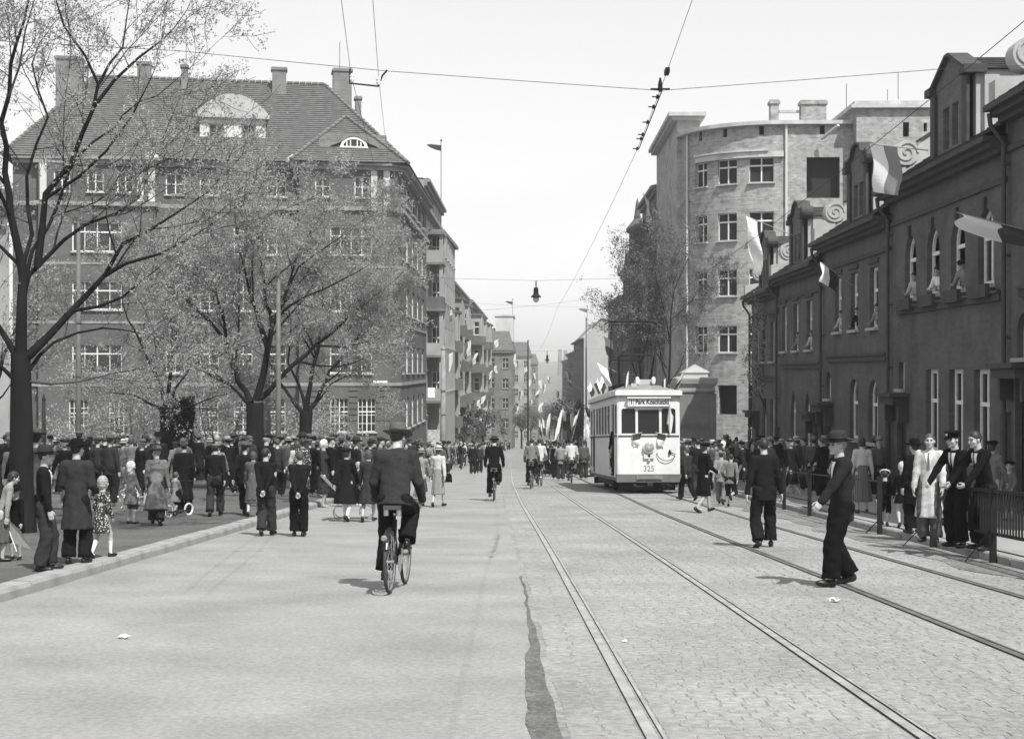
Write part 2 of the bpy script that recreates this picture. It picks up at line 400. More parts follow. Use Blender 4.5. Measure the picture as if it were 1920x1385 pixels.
def arch_pts(w, kind, n=10):
    """outline of an arch head from right springing to left, origin at the middle of the springing line"""
    if kind == 'round': return [(w / 2 * math.cos(pi * k / n), w / 2 * math.sin(pi * k / n)) for k in range(n + 1)]
    if kind == 'segment': return [(w / 2 * math.cos(pi * k / n), w * 0.16 * math.sin(pi * k / n)) for k in range(n + 1)]
    R = w * 0.95; cx = R - w / 2; t = math.acos(cx / R); out = []
    for k in range(n // 2 + 1): a = t * k / (n // 2); out.append((-cx + R * math.cos(a), R * math.sin(a)))
    return out + [(-x, z) for x, z in out[-2::-1]]
WM = {}
def window_meshes(w, h, arch, nx, nz, fm, tr, bar, fw=None, pm=None):
    key = (round(w, 2), round(h, 2), arch, nx, nz, fm.name, tr, bar, fw, pm)
    if key in WM: return WM[key]
    f = MB(); fw = fw or (0.075 if bar >= 0.05 else 0.05); ha = max(p[1] for p in arch_pts(w, arch)) if arch else 0; hs = h - ha; D = 0.06
    f.box(-w / 2, -w / 2 + fw, 0, D, 0, hs); f.box(w / 2 - fw, w / 2, 0, D, 0, hs); f.box(-w / 2 + fw, w / 2 - fw, 0, D, 0, fw)
    if not arch: f.box(-w / 2 + fw, w / 2 - fw, 0, D, h - fw, h)
    else:
        A = arch_pts(w, arch); B = arch_pts(w - 2 * fw, arch)
        for i in range(len(A) - 1):
            q = [(A[i][0], hs + A[i][1]), (A[i + 1][0], hs + A[i + 1][1]), (B[i + 1][0], hs + B[i + 1][1]), (B[i][0], hs + B[i][1])]
            f.prism(q, 'y', 0, D)
    for k in range(1, nx):
        x = -w / 2 + w * k / nx; b = bar * (1.4 if nx % 2 == 0 and k == nx // 2 else 0.8)
        f.box(x - b / 2, x + b / 2, 0.004, D - 0.004, fw, h - fw)
    if tr: f.box(-w / 2 + fw, w / 2 - fw, -0.012, D + 0.004, h * tr - bar * 0.8, h * tr + bar * 0.8)
    for k in range(1, nz):
        z = hs * k / nz
        if tr and abs(z - h * tr) < 0.12: continue
        f.box(-w / 2 + fw, w / 2 - fw, 0.01, D - 0.01, z - bar * 0.35, z + bar * 0.35)
    g = MB()
    pts = [(-w / 2 + 0.01, 0.01), (w / 2 - 0.01, 0.01), (w / 2 - 0.01, hs)] + ([(x * 0.98, hs + z * 0.98) for x, z in arch_pts(w, arch)[1:-1]] if arch else [(w / 2 - 0.01, h - 0.01), (-w / 2 + 0.01, h - 0.01)][:1] + [(-w / 2 + 0.01, h - 0.01)]) + ([(-w / 2 + 0.01, hs)] if arch else [])
    g.face([(x, D * 0.6, z) for x, z in pts])
    s = MB(); s.box(-w / 2 - 0.08, w / 2 + 0.08, -0.2, 0.03, -0.09, -0.004)
    WM[key] = (f.mesh('window', fm), g.mesh('pane', pm or glassm), s.mesh('sill', frame_d if fm is frame_w else fm))
    return WM[key]
def wall_mesh(path, z0, z1, ops, depth, mb, top=None):
    """wall with real openings and reveals; ops: dicts u (middle), v (bottom), w, h, arch"""
    us = {0, path.L}; vs_ = {z0, z1}
    for c in path.c: us.add(c)
    for o in ops: us |= {o['u'] - o['w'] / 2, o['u'] + o['w'] / 2}; vs_ |= {o['v'], o['v'] + o['h']}
    us = sorted(us); vs_ = sorted(vs_)
    us = [u for i, u in enumerate(us) if i == 0 or u - us[i - 1] > 1e-4]; vs_ = [v for i, v in enumerate(vs_) if i == 0 or v - vs_[i - 1] > 1e-4]
    for a, b in zip(us[:-1], us[1:]):
        run = None
        for c, d in zip(vs_[:-1], vs_[1:]):
            m, n = (a + b) / 2, (c + d) / 2
            hole = any(abs(m - o['u']) < o['w'] / 2 and o['v'] < n < o['v'] + o['h'] for o in ops)
            if not hole:
                run = [run[0], d] if run else [c, d]
            if (hole or d == vs_[-1]) and run:
                mb.face([path.P(a, run[0]), path.P(b, run[0]), path.P(b, run[1]), path.P(a, run[1])]); run = None
    for o in ops:
        u, v, w, h = o['u'], o['v'], o['w'], o['h']; ar = o.get('arch')
        if ar:
            A = arch_pts(w, ar); ha = max(p[1] for p in A); hs = v + h - ha
            for (x0, q0), (x1, q1) in zip(A[:-1], A[1:]):
                mb.face([path.P(u + x1, hs + q1), path.P(u + x0, hs + q0), path.P(u + x0, v + h), path.P(u + x1, v + h)])
            out = [(u - w / 2, v), (u + w / 2, v)] + [(u + x, hs + q) for x, q in A]
        else: out = [(u - w / 2, v), (u + w / 2, v), (u + w / 2, v + h), (u - w / 2, v + h)]
        for i in range(len(out)):
            p, q = out[i], out[(i + 1) % len(out)]
            if abs(p[0] - q[0]) + abs(p[1] - q[1]) < 1e-5: continue
            mb.face([path.P(p[0], p[1]), path.P(p[0], p[1], -depth), path.P(q[0], q[1], -depth), path.P(q[0], q[1])])
def fit_windows(par, path, ops, depth, frame=frame_w, nx=2, nz=3, tr=0.66, sill=True, bar=0.05, local=False, fw=None, pm=None):
    for o in ops:
        if o.get('blank'):
            mb = MB(); u, v, w, h = o['u'], o['v'], o['w'], o['h']
            mb.face([path.P(u - w / 2 - .05, v - .05, -depth - 0.5), path.P(u + w / 2 + .05, v - .05, -depth - 0.5), path.P(u + w / 2 + .05, v + h + .05, -depth - 0.5), path.P(u - w / 2 - .05, v + h + .05, -depth - 0.5)])
            for a, b in (((u - w / 2, v), (u + w / 2, v)), ((u + w / 2, v), (u + w / 2, v + h)), ((u + w / 2, v + h), (u - w / 2, v + h)), ((u - w / 2, v + h), (u - w / 2, v))):
                mb.face([path.P(a[0], a[1], -depth), path.P(a[0], a[1], -depth - .5), path.P(b[0], b[1], -depth - .5), path.P(b[0], b[1], -depth)])
            mb.build('window', darkm, par, world=not local); continue
        fm, gm_, sm = window_meshes(o['w'], o['h'], o.get('arch'), o.get('nx', nx), o.get('nz', nz), o.get('frame', frame), o.get('tr', tr), o.get('bar', bar), fw, pm)
        q, d, n = path.at(o['u']); p = Vector(path.P(o['u'], o['v'], -depth)) - (Vector((0, 0, 0)) if local else par.location)
        r = inst('window', fm, par, p, math.atan2(d.y, d.x))
        if not o.get('open'): inst('pane', gm_, r)
        if o.get('sill', sill): inst('sill', sm, r, (0, -depth + 0.07, 0))
def band(mb, path, v0, v1, off, inn=0.05, u0=None, u1=None):
    """projecting string course or cornice"""
    us = [u0 if u0 is not None else 0] + [c for c in path.c if (u0 or 0) + 1e-3 < c < (u1 if u1 is not None else path.L) - 1e-3] + [u1 if u1 is not None else path.L]
    for a, b in zip(us[:-1], us[1:]):
        V = []
        for u in (a, b):
            for v, o in ((v0, -inn), (v0, off), (v1, off), (v1, -inn)): V.append(path.P(u, v, o))
        mb.raw(V, [(0, 4, 5, 1), (1, 5, 6, 2), (2, 6, 7, 3), (0, 1, 2, 3), (7, 6, 5, 4)])
def courses(mb, A, B, C, D, n, lift=0.035):
    """roof slope A-B eave to D-C ridge in n lapped tile courses"""
    A, B, C, D = map(Vector, (A, B, C, D)); nrm = (B - A).cross(D - A).normalized()
    if nrm.z < 0: nrm = -nrm
    for k in range(n):
        t0, t1 = k / n, (k + 1) / n
        p, q = A.lerp(D, t0), B.lerp(C, t0); r, s = B.lerp(C, t1), A.lerp(D, t1)
        mb.face([p + nrm * lift, q + nrm * lift, r, s]); mb.face([p, q, q + nrm * lift, p + nrm * lift])
def chimney(par, x, y, z0, z1, w, d, mat, cap=0.08):
    mb = MB(); mb.box(x - w / 2, x + w / 2, y - d / 2, y + d / 2, z0, z1 - 0.25); mb.box(x - w / 2 - cap, x + w / 2 + cap, y - d / 2 - cap, y + d / 2 + cap, z1 - 0.25, z1 - 0.08); mb.box(x - w / 2 - cap / 3, x + w / 2 + cap / 3, y - d / 2 - cap / 3, y + d / 2 + cap / 3, z1 - 0.08, z1)
    mb.build('chimney', mat, par, world=True)
# ---- the row of dark brick terraced houses on the right
rowb = Mbrick('row_brick', 0.102, 0.084, 0.094, ns=0.9, amp=0.26)
rowg = Mbrick('gable_brick', 0.14, 0.11, 0.12, ns=0.7, amp=0.2)
rowtrim = M('row_trim', 0.05, 0.8, 3, 0.25)
gablem = M('gable_render', 0.36, 0.85, 1.5, 0.15, 0.2, 25)
XF = 10.5
doorm = M('door_wood', 0.03, 0.6, 5, 0.2)
def RZ(z): return z + CAMH                       # heights were measured from the eye
houses = [ # y near, y far, eave height above eye, style
    (21.4, 31.4, 5.70, 'B'), (31.4, 41.5, 5.07, 'A'), (41.5, 51.1, 4.42, 'B'), (51.1, 60.2, 3.78, 'C'), (60.2, 67.5, 3.35, 'D')]
hlabels = ['dark brick terraced house mostly cut off by the picture edge, nearest of the row',
           'dark brick terraced house with round arched upper windows and a pedimented dormer',
           'dark brick terraced house with flat upper windows and a small white and black flag',
           'dark brick terraced house with pointed ground floor windows behind the crowd',
           'dark brick terraced house at the far low end behind a small leafy tree']
people_at_windows = []
for (ya, yb, ev, st), lab in zip(houses, hlabels):
    ym = (ya + yb) / 2; t = thing('terraced_house', lab, 'house', (XF, ym, gz(ym)), 0, 'dark brick terraced houses stepping down the street')
    path = Path([(XF, yb), (XF, ya)])            # outward is -X when walking towards the camera
    E = RZ(ev); L = yb - ya
    def U(y): return yb - y
    ops = []; ev_ = RZ(ev)
    if st == 'A':
        for y in (39.4, 37.2, 35.05, 32.9): ops.append(dict(open=y > 33, nx=1 if y > 33 else 2, u=U(y), v=RZ(1.95), w=1.15, h=1.75, arch='round', tr=0.62, nz=1))
        for y in (37.3, 35.2, 33.2): ops.append(dict(u=U(y), v=RZ(-2.15), w=1.15, h=2.15, tr=0.62, nz=1))
        ops.append(dict(u=U(40.35), v=RZ(-0.55), w=0.62, h=0.75, tr=0, nx=1, nz=1))
        door = 40.35; cz = -0.66; sc = 1.70
    elif st == 'B':
        o = 5.1 - ev + 0.0; k = -(4.42 - ev)
        yy_ = (48.6, 46.2, 43.6) if ya > 40 else (28.8, 26.2, 23.6)
        for y in yy_: ops.append(dict(open=ya > 40, nx=1 if ya > 40 else 2, u=U(y), v=RZ(1.28 + k), w=1.05, h=1.85, tr=0.62, nz=1))
        for y in yy_[1:]: ops.append(dict(u=U(y + 0.1), v=RZ(-2.25 + k), w=1.2, h=1.95, arch='round', tr=0.6, nz=1))
        door = yy_[0] + 1.6; cz = -1.15 + k; sc = 0.42 + k
        ops.append(dict(u=U(door), v=RZ(cz + 0.12), w=0.8, h=0.95, arch='round', tr=0, nz=1))
    elif st == 'C':
        for y in (58.9, 56.3, 53.6): ops.append(dict(open=y < 58, nx=1 if y < 58 else 2, u=U(y), v=RZ(0.75), w=1.05, h=1.85, tr=0.62, nz=1))
        for y in (56.9, 54.0): ops.append(dict(u=U(y), v=RZ(-2.9), w=1.1, h=2.05, arch='pointed', tr=0.6, nz=1))
        door = 52.1; cz = -1.55; sc = 0.2
    else:
        for y in (66.0, 63.9, 61.8): ops.append(dict(u=U(y), v=RZ(0.35), w=0.95, h=1.75, tr=0.62, nz=1))
        for y in (63.9, 61.8): ops.append(dict(u=U(y), v=RZ(-3.2), w=1.0, h=1.9, tr=0.6, nz=1))
        door = 66.0; cz = -1.9; sc = -0.35
    dtop = RZ(cz) - 0.12; dg = gz(door) + 0.12
    dops = ops + [dict(u=U(door), v=dg + 0.02, w=1.05, h=dtop - dg - 0.04)]
    mb = MB(); wall_mesh(path, gz(yb) - 0.5, E, dops, 0.15, mb)
    # gable ends and back, so the house is solid
    B = XF + 9
    for y, s in ((ya + 0.002, 1), (yb - 0.002, -1)):
        mb.face([(XF, y, gz(yb) - 0.5), (B, y, gz(yb) - 0.5), (B, y, E), (XF + 4.5, y, E + 3.2), (XF, y, E)][::s])
    mb.face([(B, ya, gz(yb) - 0.5), (B, yb, gz(yb) - 0.5), (B, yb, E), (B, ya, E)])
    mb.build('wall', rowb, t, world=True)
    fit_windows(t, path, ops, 0.14, frame_w, fw=0.10, bar=0.06)
    d = MB(); d.box(-0.52, 0.52, -0.22, -0.17, 0, dtop - dg - 0.02)
    for k in (0, 1):
        for zz in (0.15, 1.2): d.box(-0.42 + k * 0.46, -0.04 + k * 0.46, -0.17, -0.155, zz, zz + 0.85)
    # the door leaf sits in the reveal; local -Y of the leaf looks into the house
    do = d.build('door', doorm, t); do.rotation_euler = (0, 0, -pi / 2 + pi); do.location = (XF - t.location.x + 0.0, door - ym, dg + 0.02 - t.location.z)
    do.location.x += 0.0
    cn = MB(); cn.box(XF - 0.55, XF - 0.003, door - 0.85, door + 0.85, RZ(cz) - 0.1, RZ(cz)); cn.box(XF - 0.45, XF - 0.003, door - 0.75, door + 0.75, RZ(cz) - 0.32, RZ(cz) - 0.103)
    cn.box(XF - 0.3, XF - 0.003, door - 0.78, door - 0.62, RZ(cz) - 0.8, RZ(cz) - 0.323); cn.box(XF - 0.3, XF - 0.003, door + 0.62, door + 0.78, RZ(cz) - 0.8, RZ(cz) - 0.323)
    cn.build('door_canopy', rowtrim, t, world=True)
    tr = MB(); band(tr, path, RZ(sc) - 0.16, RZ(sc), 0.09, 0.02, 0.9, L - 0.35); band(tr, path, RZ(sc) + 0.003, RZ(sc) + 0.07, 0.14, 0.02, 0.9, L - 0.35)
    band(tr, path, E - 0.95, E - 0.83, 0.07, 0.02)
    tr.build('string_course', rowtrim, t, world=True)
    if st != 'A':
        hd = MB()
        for o in ops[:3]: band(hd, path, o['v'] + o['h'] + 0.12, o['v'] + o['h'] + 0.24, 0.06, 0.02, o['u'] - 0.65, o['u'] + 0.65)
        hd.build('window_hood', rowtrim, t, world=True)
    else:
        for o in ops[:4]:
            hd = MB(); hd.cbox((XF - 0.03, yb - o['u'], o['v'] + o['h'] + 0.12), (0.09, 0.14, 0.3)); hd.build('keystone', rowtrim, t, world=True)
        for o in ops[:4]:
            w_ = MB(); w_.cbox((XF - 0.12, yb - o['u'], o['v'] - 0.16), (0.22, 1.3, 0.3)); w_.build('window_box', rowtrim, t, world=True)
    ea = MB(); band(ea, path, E - 0.30, E - 0.18, 0.22, 0.02); band(ea, path, E - 0.177, E - 0.06, 0.40, 0.02); band(ea, path, E - 0.057, E + 0.06, 0.55, 0.02)
    ea.build('eaves', rowtrim, t, world=True)
    rf = MB(); n = 22
    courses(rf, (XF - 0.5, yb, E + 0.065), (XF - 0.5, ya, E + 0.065), (XF + 4.5, ya, E + 3.3), (XF + 4.5, yb, E + 3.3), n)
    courses(rf, (B + 0.3, ya, E + 0.065), (B + 0.3, yb, E + 0.065), (XF + 4.5, yb, E + 3.3), (XF + 4.5, ya, E + 3.3), 10)
    roof = rf.build('roof', tiled, t, world=True)
    # party wall with scroll at the uphill end of the next house (far end of this one)
    pw = MB(); y0, y1 = yb - 0.22, yb + 0.22; zc = E + 1.19
    prof = [(XF - 0.35, E + 0.1), (XF - 0.35, E + 0.62), (XF + 0.15, E + 0.70), (XF + 0.45, E + 0.75), (XF + 0.8, E + 1.55), (XF + 1.1, E + 1.75), (XF + 1.9, E + 1.98), (XF + 2.0, E + 2.25), (XF + 3.0, E + 2.4), (XF + 4.5, E + 3.75), (XF + 7, E + 2.2), (XF + 7, E - 0.5), (XF + 0.02, E - 0.5), (XF + 0.02, E + 0.1)]
    pw.prism(prof, 'y', y0, y1); pw.build('party_wall', gablem, t, world=True)
    sc_ = MB()
    cpt = [(XF + 0.38 + 0.36 * math.cos(2 * pi * k / 20), zc + 0.36 * math.sin(2 * pi * k / 20)) for k in range(20)]
    sc_.prism(cpt, 'y', y0 - 0.05, y1 + 0.03)
    for k in range(26):
        a0, a1 = k * 0.42, (k + 1) * 0.42; r0, r1 = 0.33 * (1 - k / 30), 0.33 * (1 - (k + 1) / 30)
        sc_.obox((XF + 0.38 + r0 * math.cos(a0), y0 - 0.065, zc + r0 * math.sin(a0)), (XF + 0.38 + r1 * math.cos(a1), y0 - 0.065, zc + r1 * math.sin(a1)), 0.05, 0.035, (0, 1, 0))
    sc_.build('scroll', gablem, t, world=True)
    cp = MB(); 
    for a, b in zip(prof[4:9], prof[5:10]): cp.obox((a[0], yb, a[1] + 0.03), (b[0], yb, b[1] + 0.03), 0.54, 0.07)
    cp.build('coping', rowtrim, t, world=True)
    # dormer gable
    dc = {'A': 35.75, 'B': (ya + yb) / 2 - 0.55, 'C': (ya + yb) / 2 + 0.5, 'D': ym}[st]; hw = 1.55 if st == 'A' else 1.35
    dg_ = Path([(XF + 0.03, dc + hw), (XF + 0.03, dc - hw)]); dz0 = E + 0.07
    dh = 2.05
    wops = [dict(u=hw - 0.38, v=dz0 + 0.42, w=0.52, h=1.05, nx=1, nz=1, tr=0.6, frame=frame_d), dict(u=hw + 0.38, v=dz0 + 0.42, w=0.52, h=1.05, nx=1, nz=1, tr=0.6, frame=frame_d)]
    dm = MB(); wall_mesh(dg_, dz0 - 0.4, dz0 + dh, wops, 0.15, dm)
    if st == 'A': head = [(dc + hw, dz0 + dh), (dc + hw * 0.1, dz0 + dh + 0.62), (dc - hw * 0.1, dz0 + dh + 0.62), (dc - hw, dz0 + dh)]
    else: head = [(dc + hw, dz0 + dh), (dc + hw * 0.9, dz0 + dh + 0.22), (dc + hw * 0.55, dz0 + dh + 0.30), (dc + hw * 0.4, dz0 + dh + 0.55), (dc, dz0 + dh + 0.68), (dc - hw * 0.4, dz0 + dh + 0.55), (dc - hw * 0.55, dz0 + dh + 0.30), (dc - hw * 0.9, dz0 + dh + 0.22), (dc - hw, dz0 + dh)]
    dm.prism([(a, b) for a, b in head], 'x', XF + 0.03, XF + 0.32)
    dmr = dm.build('dormer', rowg, t, world=True); dm = MB()
    for y in (dc - hw, dc + hw - 0.25): dm = MB(); dm.box(XF + 0.18, XF + 4.2, y, y + 0.25, dz0 - 0.4, dz0 + dh - 0.003); dm.build('dormer_cheek', gablem, t, world=True)
    fit_windows(t, dg_, wops, 0.15, frame_d, sill=False)
    dt = MB(); dt.box(XF - 0.16, XF + 0.4, dc - hw - 0.16, dc - hw + 0.28, dz0 + dh - 0.1, dz0 + dh + 0.1); dt.box(XF - 0.16, XF + 0.4, dc + hw - 0.28, dc + hw + 0.16, dz0 + dh - 0.1, dz0 + dh + 0.1)
    for a, b in zip(head[:-1], head[1:]): dt.obox((XF + 0.15, a[0], a[1] + 0.04), (XF + 0.15, b[0], b[1] + 0.04), 0.5, 0.08)
    if st != 'A':
        for s in (-1, 1):
            dt.prism([(dc + s * (hw + 0.05) + 0.24 * math.cos(2 * pi * k / 14), dz0 + dh + 0.12 + 0.24 * math.sin(2 * pi * k / 14)) for k in range(14)], 'x', XF - 0.1, XF + 0.34)
    for s in (-1, 1): dt.box(XF - 0.05, XF + 0.027, dc + s * (hw - 0.2) - 0.2, dc + s * (hw - 0.2) + 0.2, dz0, dz0 + dh - 0.1)
    dt.build('dormer_cornice', rowtrim, t, world=True)
    dr = MB(); zt = dz0 + dh + (0.62 if st == 'A' else 0.5)
    courses(dr, (XF + 0.1, dc - hw - 0.1, dz0 + dh), (XF + 4.4, dc - hw - 0.1, dz0 + dh), (XF + 4.4, dc, zt), (XF + 0.1, dc, zt), 6)
    courses(dr, (XF + 4.4, dc + hw + 0.1, dz0 + dh), (XF + 0.1, dc + hw + 0.1, dz0 + dh), (XF + 0.1, dc, zt), (XF + 4.4, dc, zt), 6)
    dr.build('dormer_roof', tiled, t, world=True)
    # side volute that leads the dormer cheek down to the eaves, facing the camera
    vo = MB(); vo.prism([(XF + 0.35, dz0 - 0.1), (XF + 0.35, dz0 + dh - 0.15), (XF + 0.7, dz0 + dh - 0.15), (XF + 0.72, dz0 + 0.9), (XF + 0.9, dz0 + 0.5), (XF + 1.4, dz0 + 0.35), (XF + 1.4, dz0 - 0.1)], 'y', dc - hw - 0.12, dc - hw - 0.003)
    vo.build('volute', gablem, t, world=True)
    # rainwater pipe at the downhill boundary
    pp = MB(); x = XF - 0.13; y = yb - 0.12
    pp.tube([(XF - 0.45, y, E - 0.1), (XF - 0.42, y, E - 0.35), (x, y, E - 0.75), (x, y, gz(y) + 2.3)], 0.055, 8); pp.tube([(x, y, gz(y) + 2.297), (x, y, gz(y) + 0.12)], 0.085, 8)
    for zz in (E - 1.2, E - 3.2, E - 5.0, gz(y) + 2.3): pp.cbox((x + 0.05, y, zz), (0.18, 0.16, 0.05))
    pp.build('rain_pipe', gutterm, t, world=True)
    if st == 'A': win_A = [(XF, yb - o['u'], o['v']) for o in ops[:4]]
    if st == 'B' and ya > 40: win_B = [(XF, yb - o['u'], o['v']) for o in ops[:3]]
    if st == 'C': win_C = [(XF, yb - o['u'], o['v']) for o in ops[:3]]

# ---- small plastered kiosk with a pyramid cap beside the tram
kx, ky = XP(1303, 70), 70.0
t = thing('transformer_kiosk', 'square plastered kiosk with stepped pyramid cap and posters beside the tram', 'kiosk', (kx, ky, gz(ky) + 0.12))
kp = M('kiosk_plaster', 0.17, 0.9, 1.2, 0.2, 0.2, 30)
mb = MB(); mb.box(-0.84, 0.84, -0.84, 0.84, -0.3, 4.05); mb.box(-0.90, 0.90, -0.90, 0.90, -0.3, 0.45); mb.box(-0.87, 0.87, -0.87, 0.87, 2.35, 2.43); mb.box(-0.86, 0.86, -0.86, 0.86, 2.47, 2.53)
mb.box(-0.9, 0.9, -0.9, 0.9, 4.053, 4.12); mb.box(0.6, 0.93, -0.93, -0.6, 0.46, 4.0)
mb.build('body', kp, t)
mb = MB(); mb.lathe([(1.15, 4.25), (1.38, 4.48), (1.42, 4.66), (1.42, 4.74), (0.95, 4.85), (0.93, 4.98), (1.0, 5.0), (0.02, 5.42)], 4, Mx=Matrix.Rotation(pi / 4, 4, 'Z')); mb.box(-0.88, 0.88, -0.88, 0.88, 4.123, 4.26)
mb.build('cap', M('kiosk_cap', 0.3, 0.9, 1.2, 0.2), t)
for (x, z, w, h) in ((0.05, 1.72, 0.42, 0.22), (0.12, 1.25, 0.66, 0.42), (-0.62, 1.72, 0.3, 0.22)):
    mb = MB(); mb.box(x - w / 2, x + w / 2, -0.85, -0.842, z - h / 2, z + h / 2); mb.build('poster', paperm, t)
    mb = MB()
    for k in range(4): mb.box(x - w * 0.38, x + w * (0.1 + 0.07 * k), -0.854, -0.8505, z + h * 0.28 - k * h * 0.18, z + h * 0.33 - k * h * 0.18)
    mb.build('print', M('print_ink', 0.12, 0.9), t)

# ---- the unplastered round corner building
rb = Mbrick('pale_raw_brick', 0.34, 0.20, 0.31, ns=2.6, amp=0.26, patch=0.30)
rbd = Mbrick('pale_raw_brick_side', 0.33, 0.26, 0.3, ns=0.9, amp=0.25, patch=0.4)
conc = M('raw_concrete', 0.42, 0.9, 1.5, 0.2, 0.2, 20)
t = thing('corner_building', 'round cornered unplastered pale brick building with bare white window frames', 'building', (14, 88, gz(86)))
Yf = 84.0; xr = 15.0
curve = [(9.4, 104)] + [(9.4, 89.2)] + [(xr - 5.6 * math.cos(a), Yf + 5.2 - 5.2 * math.sin(a)) for a in [pi / 2 * k / 12 for k in range(1, 13)]] + [(26.0, Yf)]
path = Path(curve); zb = gz(86) - 1.0
u0 = path.c[1]; u1 = path.c[-2]
def UX(px):   # u on the curved wall that is seen at a photo column
    best = None
    for i in range(400):
        u = u0 + (path.L - u0) * i / 399; q = path.at(u)[0]; xx = 994 + FPX * q.x / q.y
        if best is None or abs(xx - px) < best[0]: best = (abs(xx - px), u)
    return best[1]
rows = [(302, 348), (402, 453), (507, 556), (611, 661), (722, 776)]
ops = []
for ri, (pa, pb) in enumerate(rows):
    za, z2 = ZP(pb, 85.5), ZP(pa, 85.5)
    for px, w in ((1314, 1.05), (1363, 1.25), (1427, 1.45)):
        u = UX(px)
        if ri == 4 and px == 1314: continue
        ops.append(dict(u=u, v=za, w=w, h=z2 - za, nx=2, nz=1, tr=0.68, bar=0.055, blank=(ri == 4)))
    if ri == 0: ops.append(dict(u=UX(1542), v=ZP(372, 84), w=1.95, h=2.4, blank=True))
    elif ri < 4: ops.append(dict(u=UX(1542), v=za, w=1.6, h=z2 - za, blank=True))
for px in (1313, 1358, 1427, 1541): ops.append(dict(u=UX(px), v=ZP(258, 85), w=0.30, h=0.62, blank=True))
sops = []
for ri, (pa, pb) in enumerate(rows):
    za, z2 = ZP(pb, 86), ZP(pa, 86)
    for uu in (4.0, 9.0): ops.append(dict(u=path.c[1] - uu, v=za, w=0.8, h=z2 - za, nx=1, nz=1, tr=0.6, frame=frame_d))
top = ZP(238, 84.5)
mb = MB(); wall_mesh(path, zb, top, ops, 0.28, mb); mb.build('wall', rb, t, world=True)
fit_windows(t, path, ops, 0.2, frame_w, bar=0.055, fw=0.05, pm=darkm)
mb = MB(); band(mb, path, top, top + 0.22, 0.35, 0.4, u0 + 0.3, path.L); mb.build('cornice', conc, t, world=True)
mb = MB(); band(mb, path, ZP(300, 85), ZP(290, 85), 0.22, 0.02, UX(1308), UX(1468)); band(mb, path, ZP(289.5, 85), ZP(286, 85), 0.32, 0.02, UX(1308), UX(1440)); mb.build('canopy_slab', conc, t, world=True)
for px, wv in ((1291, 0.07), (1473, 0.08)):
    q, d, n = path.at(UX(px)); mb = MB(); mb.tube([(q.x + n.x * .12, q.y + n.y * .12, top), (q.x + n.x * .12, q.y + n.y * .12, zb + 1.5)], wv, 8)
    mb.build('rain_pipe', M('pale_pipe', 0.5, 0.6), t, world=True)
mb = MB(); mb.box(9.42, 26, 90, 104, zb, top - 0.05); mb.face([(c[0], c[1], top + 0.05) for c in curve[1:]] + [(26, 104, top + 0.05), (9.4, 104, top + 0.05)]); mb.build('roof', conc, t, world=True)
# side tower at the street corner and stair tower at the right, each taller than the rest
z2 = ZP(232, 89.5)
mb = MB(); mb.box(9.15, 10.55, 88.6, 103, zb, z2); mb.build('corner_block', rbd, t, world=True)
mb = MB(); mb.box(8.75, 10.75, 88.1, 103, z2 + 0.002, z2 + 0.18); mb.box(8.55, 10.85, 87.8, 103, z2 + 0.183, z2 + 0.42); mb.build('parapet_cornice', conc, t, world=True)
xt0, xt1 = XP(1606, 83), XP(1800, 83); z3 = ZP(205, 83); tp = Path([(xt0, 92), (xt0, 83), (xt1, 83)])
tops = [dict(u=9 + XP(1699, 83) - xt0, v=ZP(258, 83), w=0.36, h=0.85, blank=True), dict(u=9 + XP(1735, 83) - xt0, v=ZP(248, 83), w=0.2, h=0.5, blank=True)]
mb = MB(); wall_mesh(tp, zb, z3, tops, 0.25, mb); mb.face([(xt0, 92, zb), (xt0, 92, z3), (xt1, 92, z3), (xt1, 92, zb)]); mb.face([(xt0, 83, z3), (xt1, 83, z3), (xt1, 92, z3), (xt0, 92, z3)]); mb.build('stair_tower', rb, t, world=True)
fit_windows(t, tp, tops, 0.25)
mb = MB(); mb.box(xt0 - 0.35, xt1 + 0.3, 82.7, 92.3, z3 + 0.003, z3 + 0.2); mb.box(xt0 - 0.15, xt1 + 0.2, 82.85, 92.1, z3 + 0.203, z3 + 0.42); mb.build('parapet_cornice', conc, t, world=True)
for pa, pb, ptop, yy_ in ((1441, 1461, 190, 86), (1498, 1550, 191, 86)):
    chimney(t, (XP(pa, yy_) + XP(pb, yy_)) / 2, yy_, top, ZP(ptop, yy_), XP(pb, yy_) - XP(pa, yy_) - 0.16, 0.7, rb)
mb = MB(); mb.box(XP(1461, 86), XP(1498, 86), 85.9, 86.1, ZP(213, 86), ZP(208, 86)); mb.build('coping', conc, t, world=True)
mb = MB(); mb.obox((XP(1540, 83.6), 83.6, ZP(262, 83.6)), (XP(1572, 82.6), 82.6, ZP(236, 82.6)), 0.2, 0.12); mb.build('plank', M('raw_plank', 0.5, 0.8), t, world=True)
def mast(px, y, pa, pb, lab, r=0.02):
    z0, z1 = ZP(pb, y), ZP(pa, y); o = MB().tube([(0, 0, 0), (0, 0, z1 - z0)], r, 5).build('antenna_mast', iron); o.location = (XP(px, y), y, z0); tag(o, lab, 'mast', 'thin masts on the roofs')
mast(1587, 86, 159, 234, 'thin mast on the flat roof right of the wide roof chimney')
mast(1664, 85, 169, 190, 'short thin mast on the stair tower roof', 0.016)
mast(1684, 85, 137, 188, 'tall thin mast on the stair tower roof')

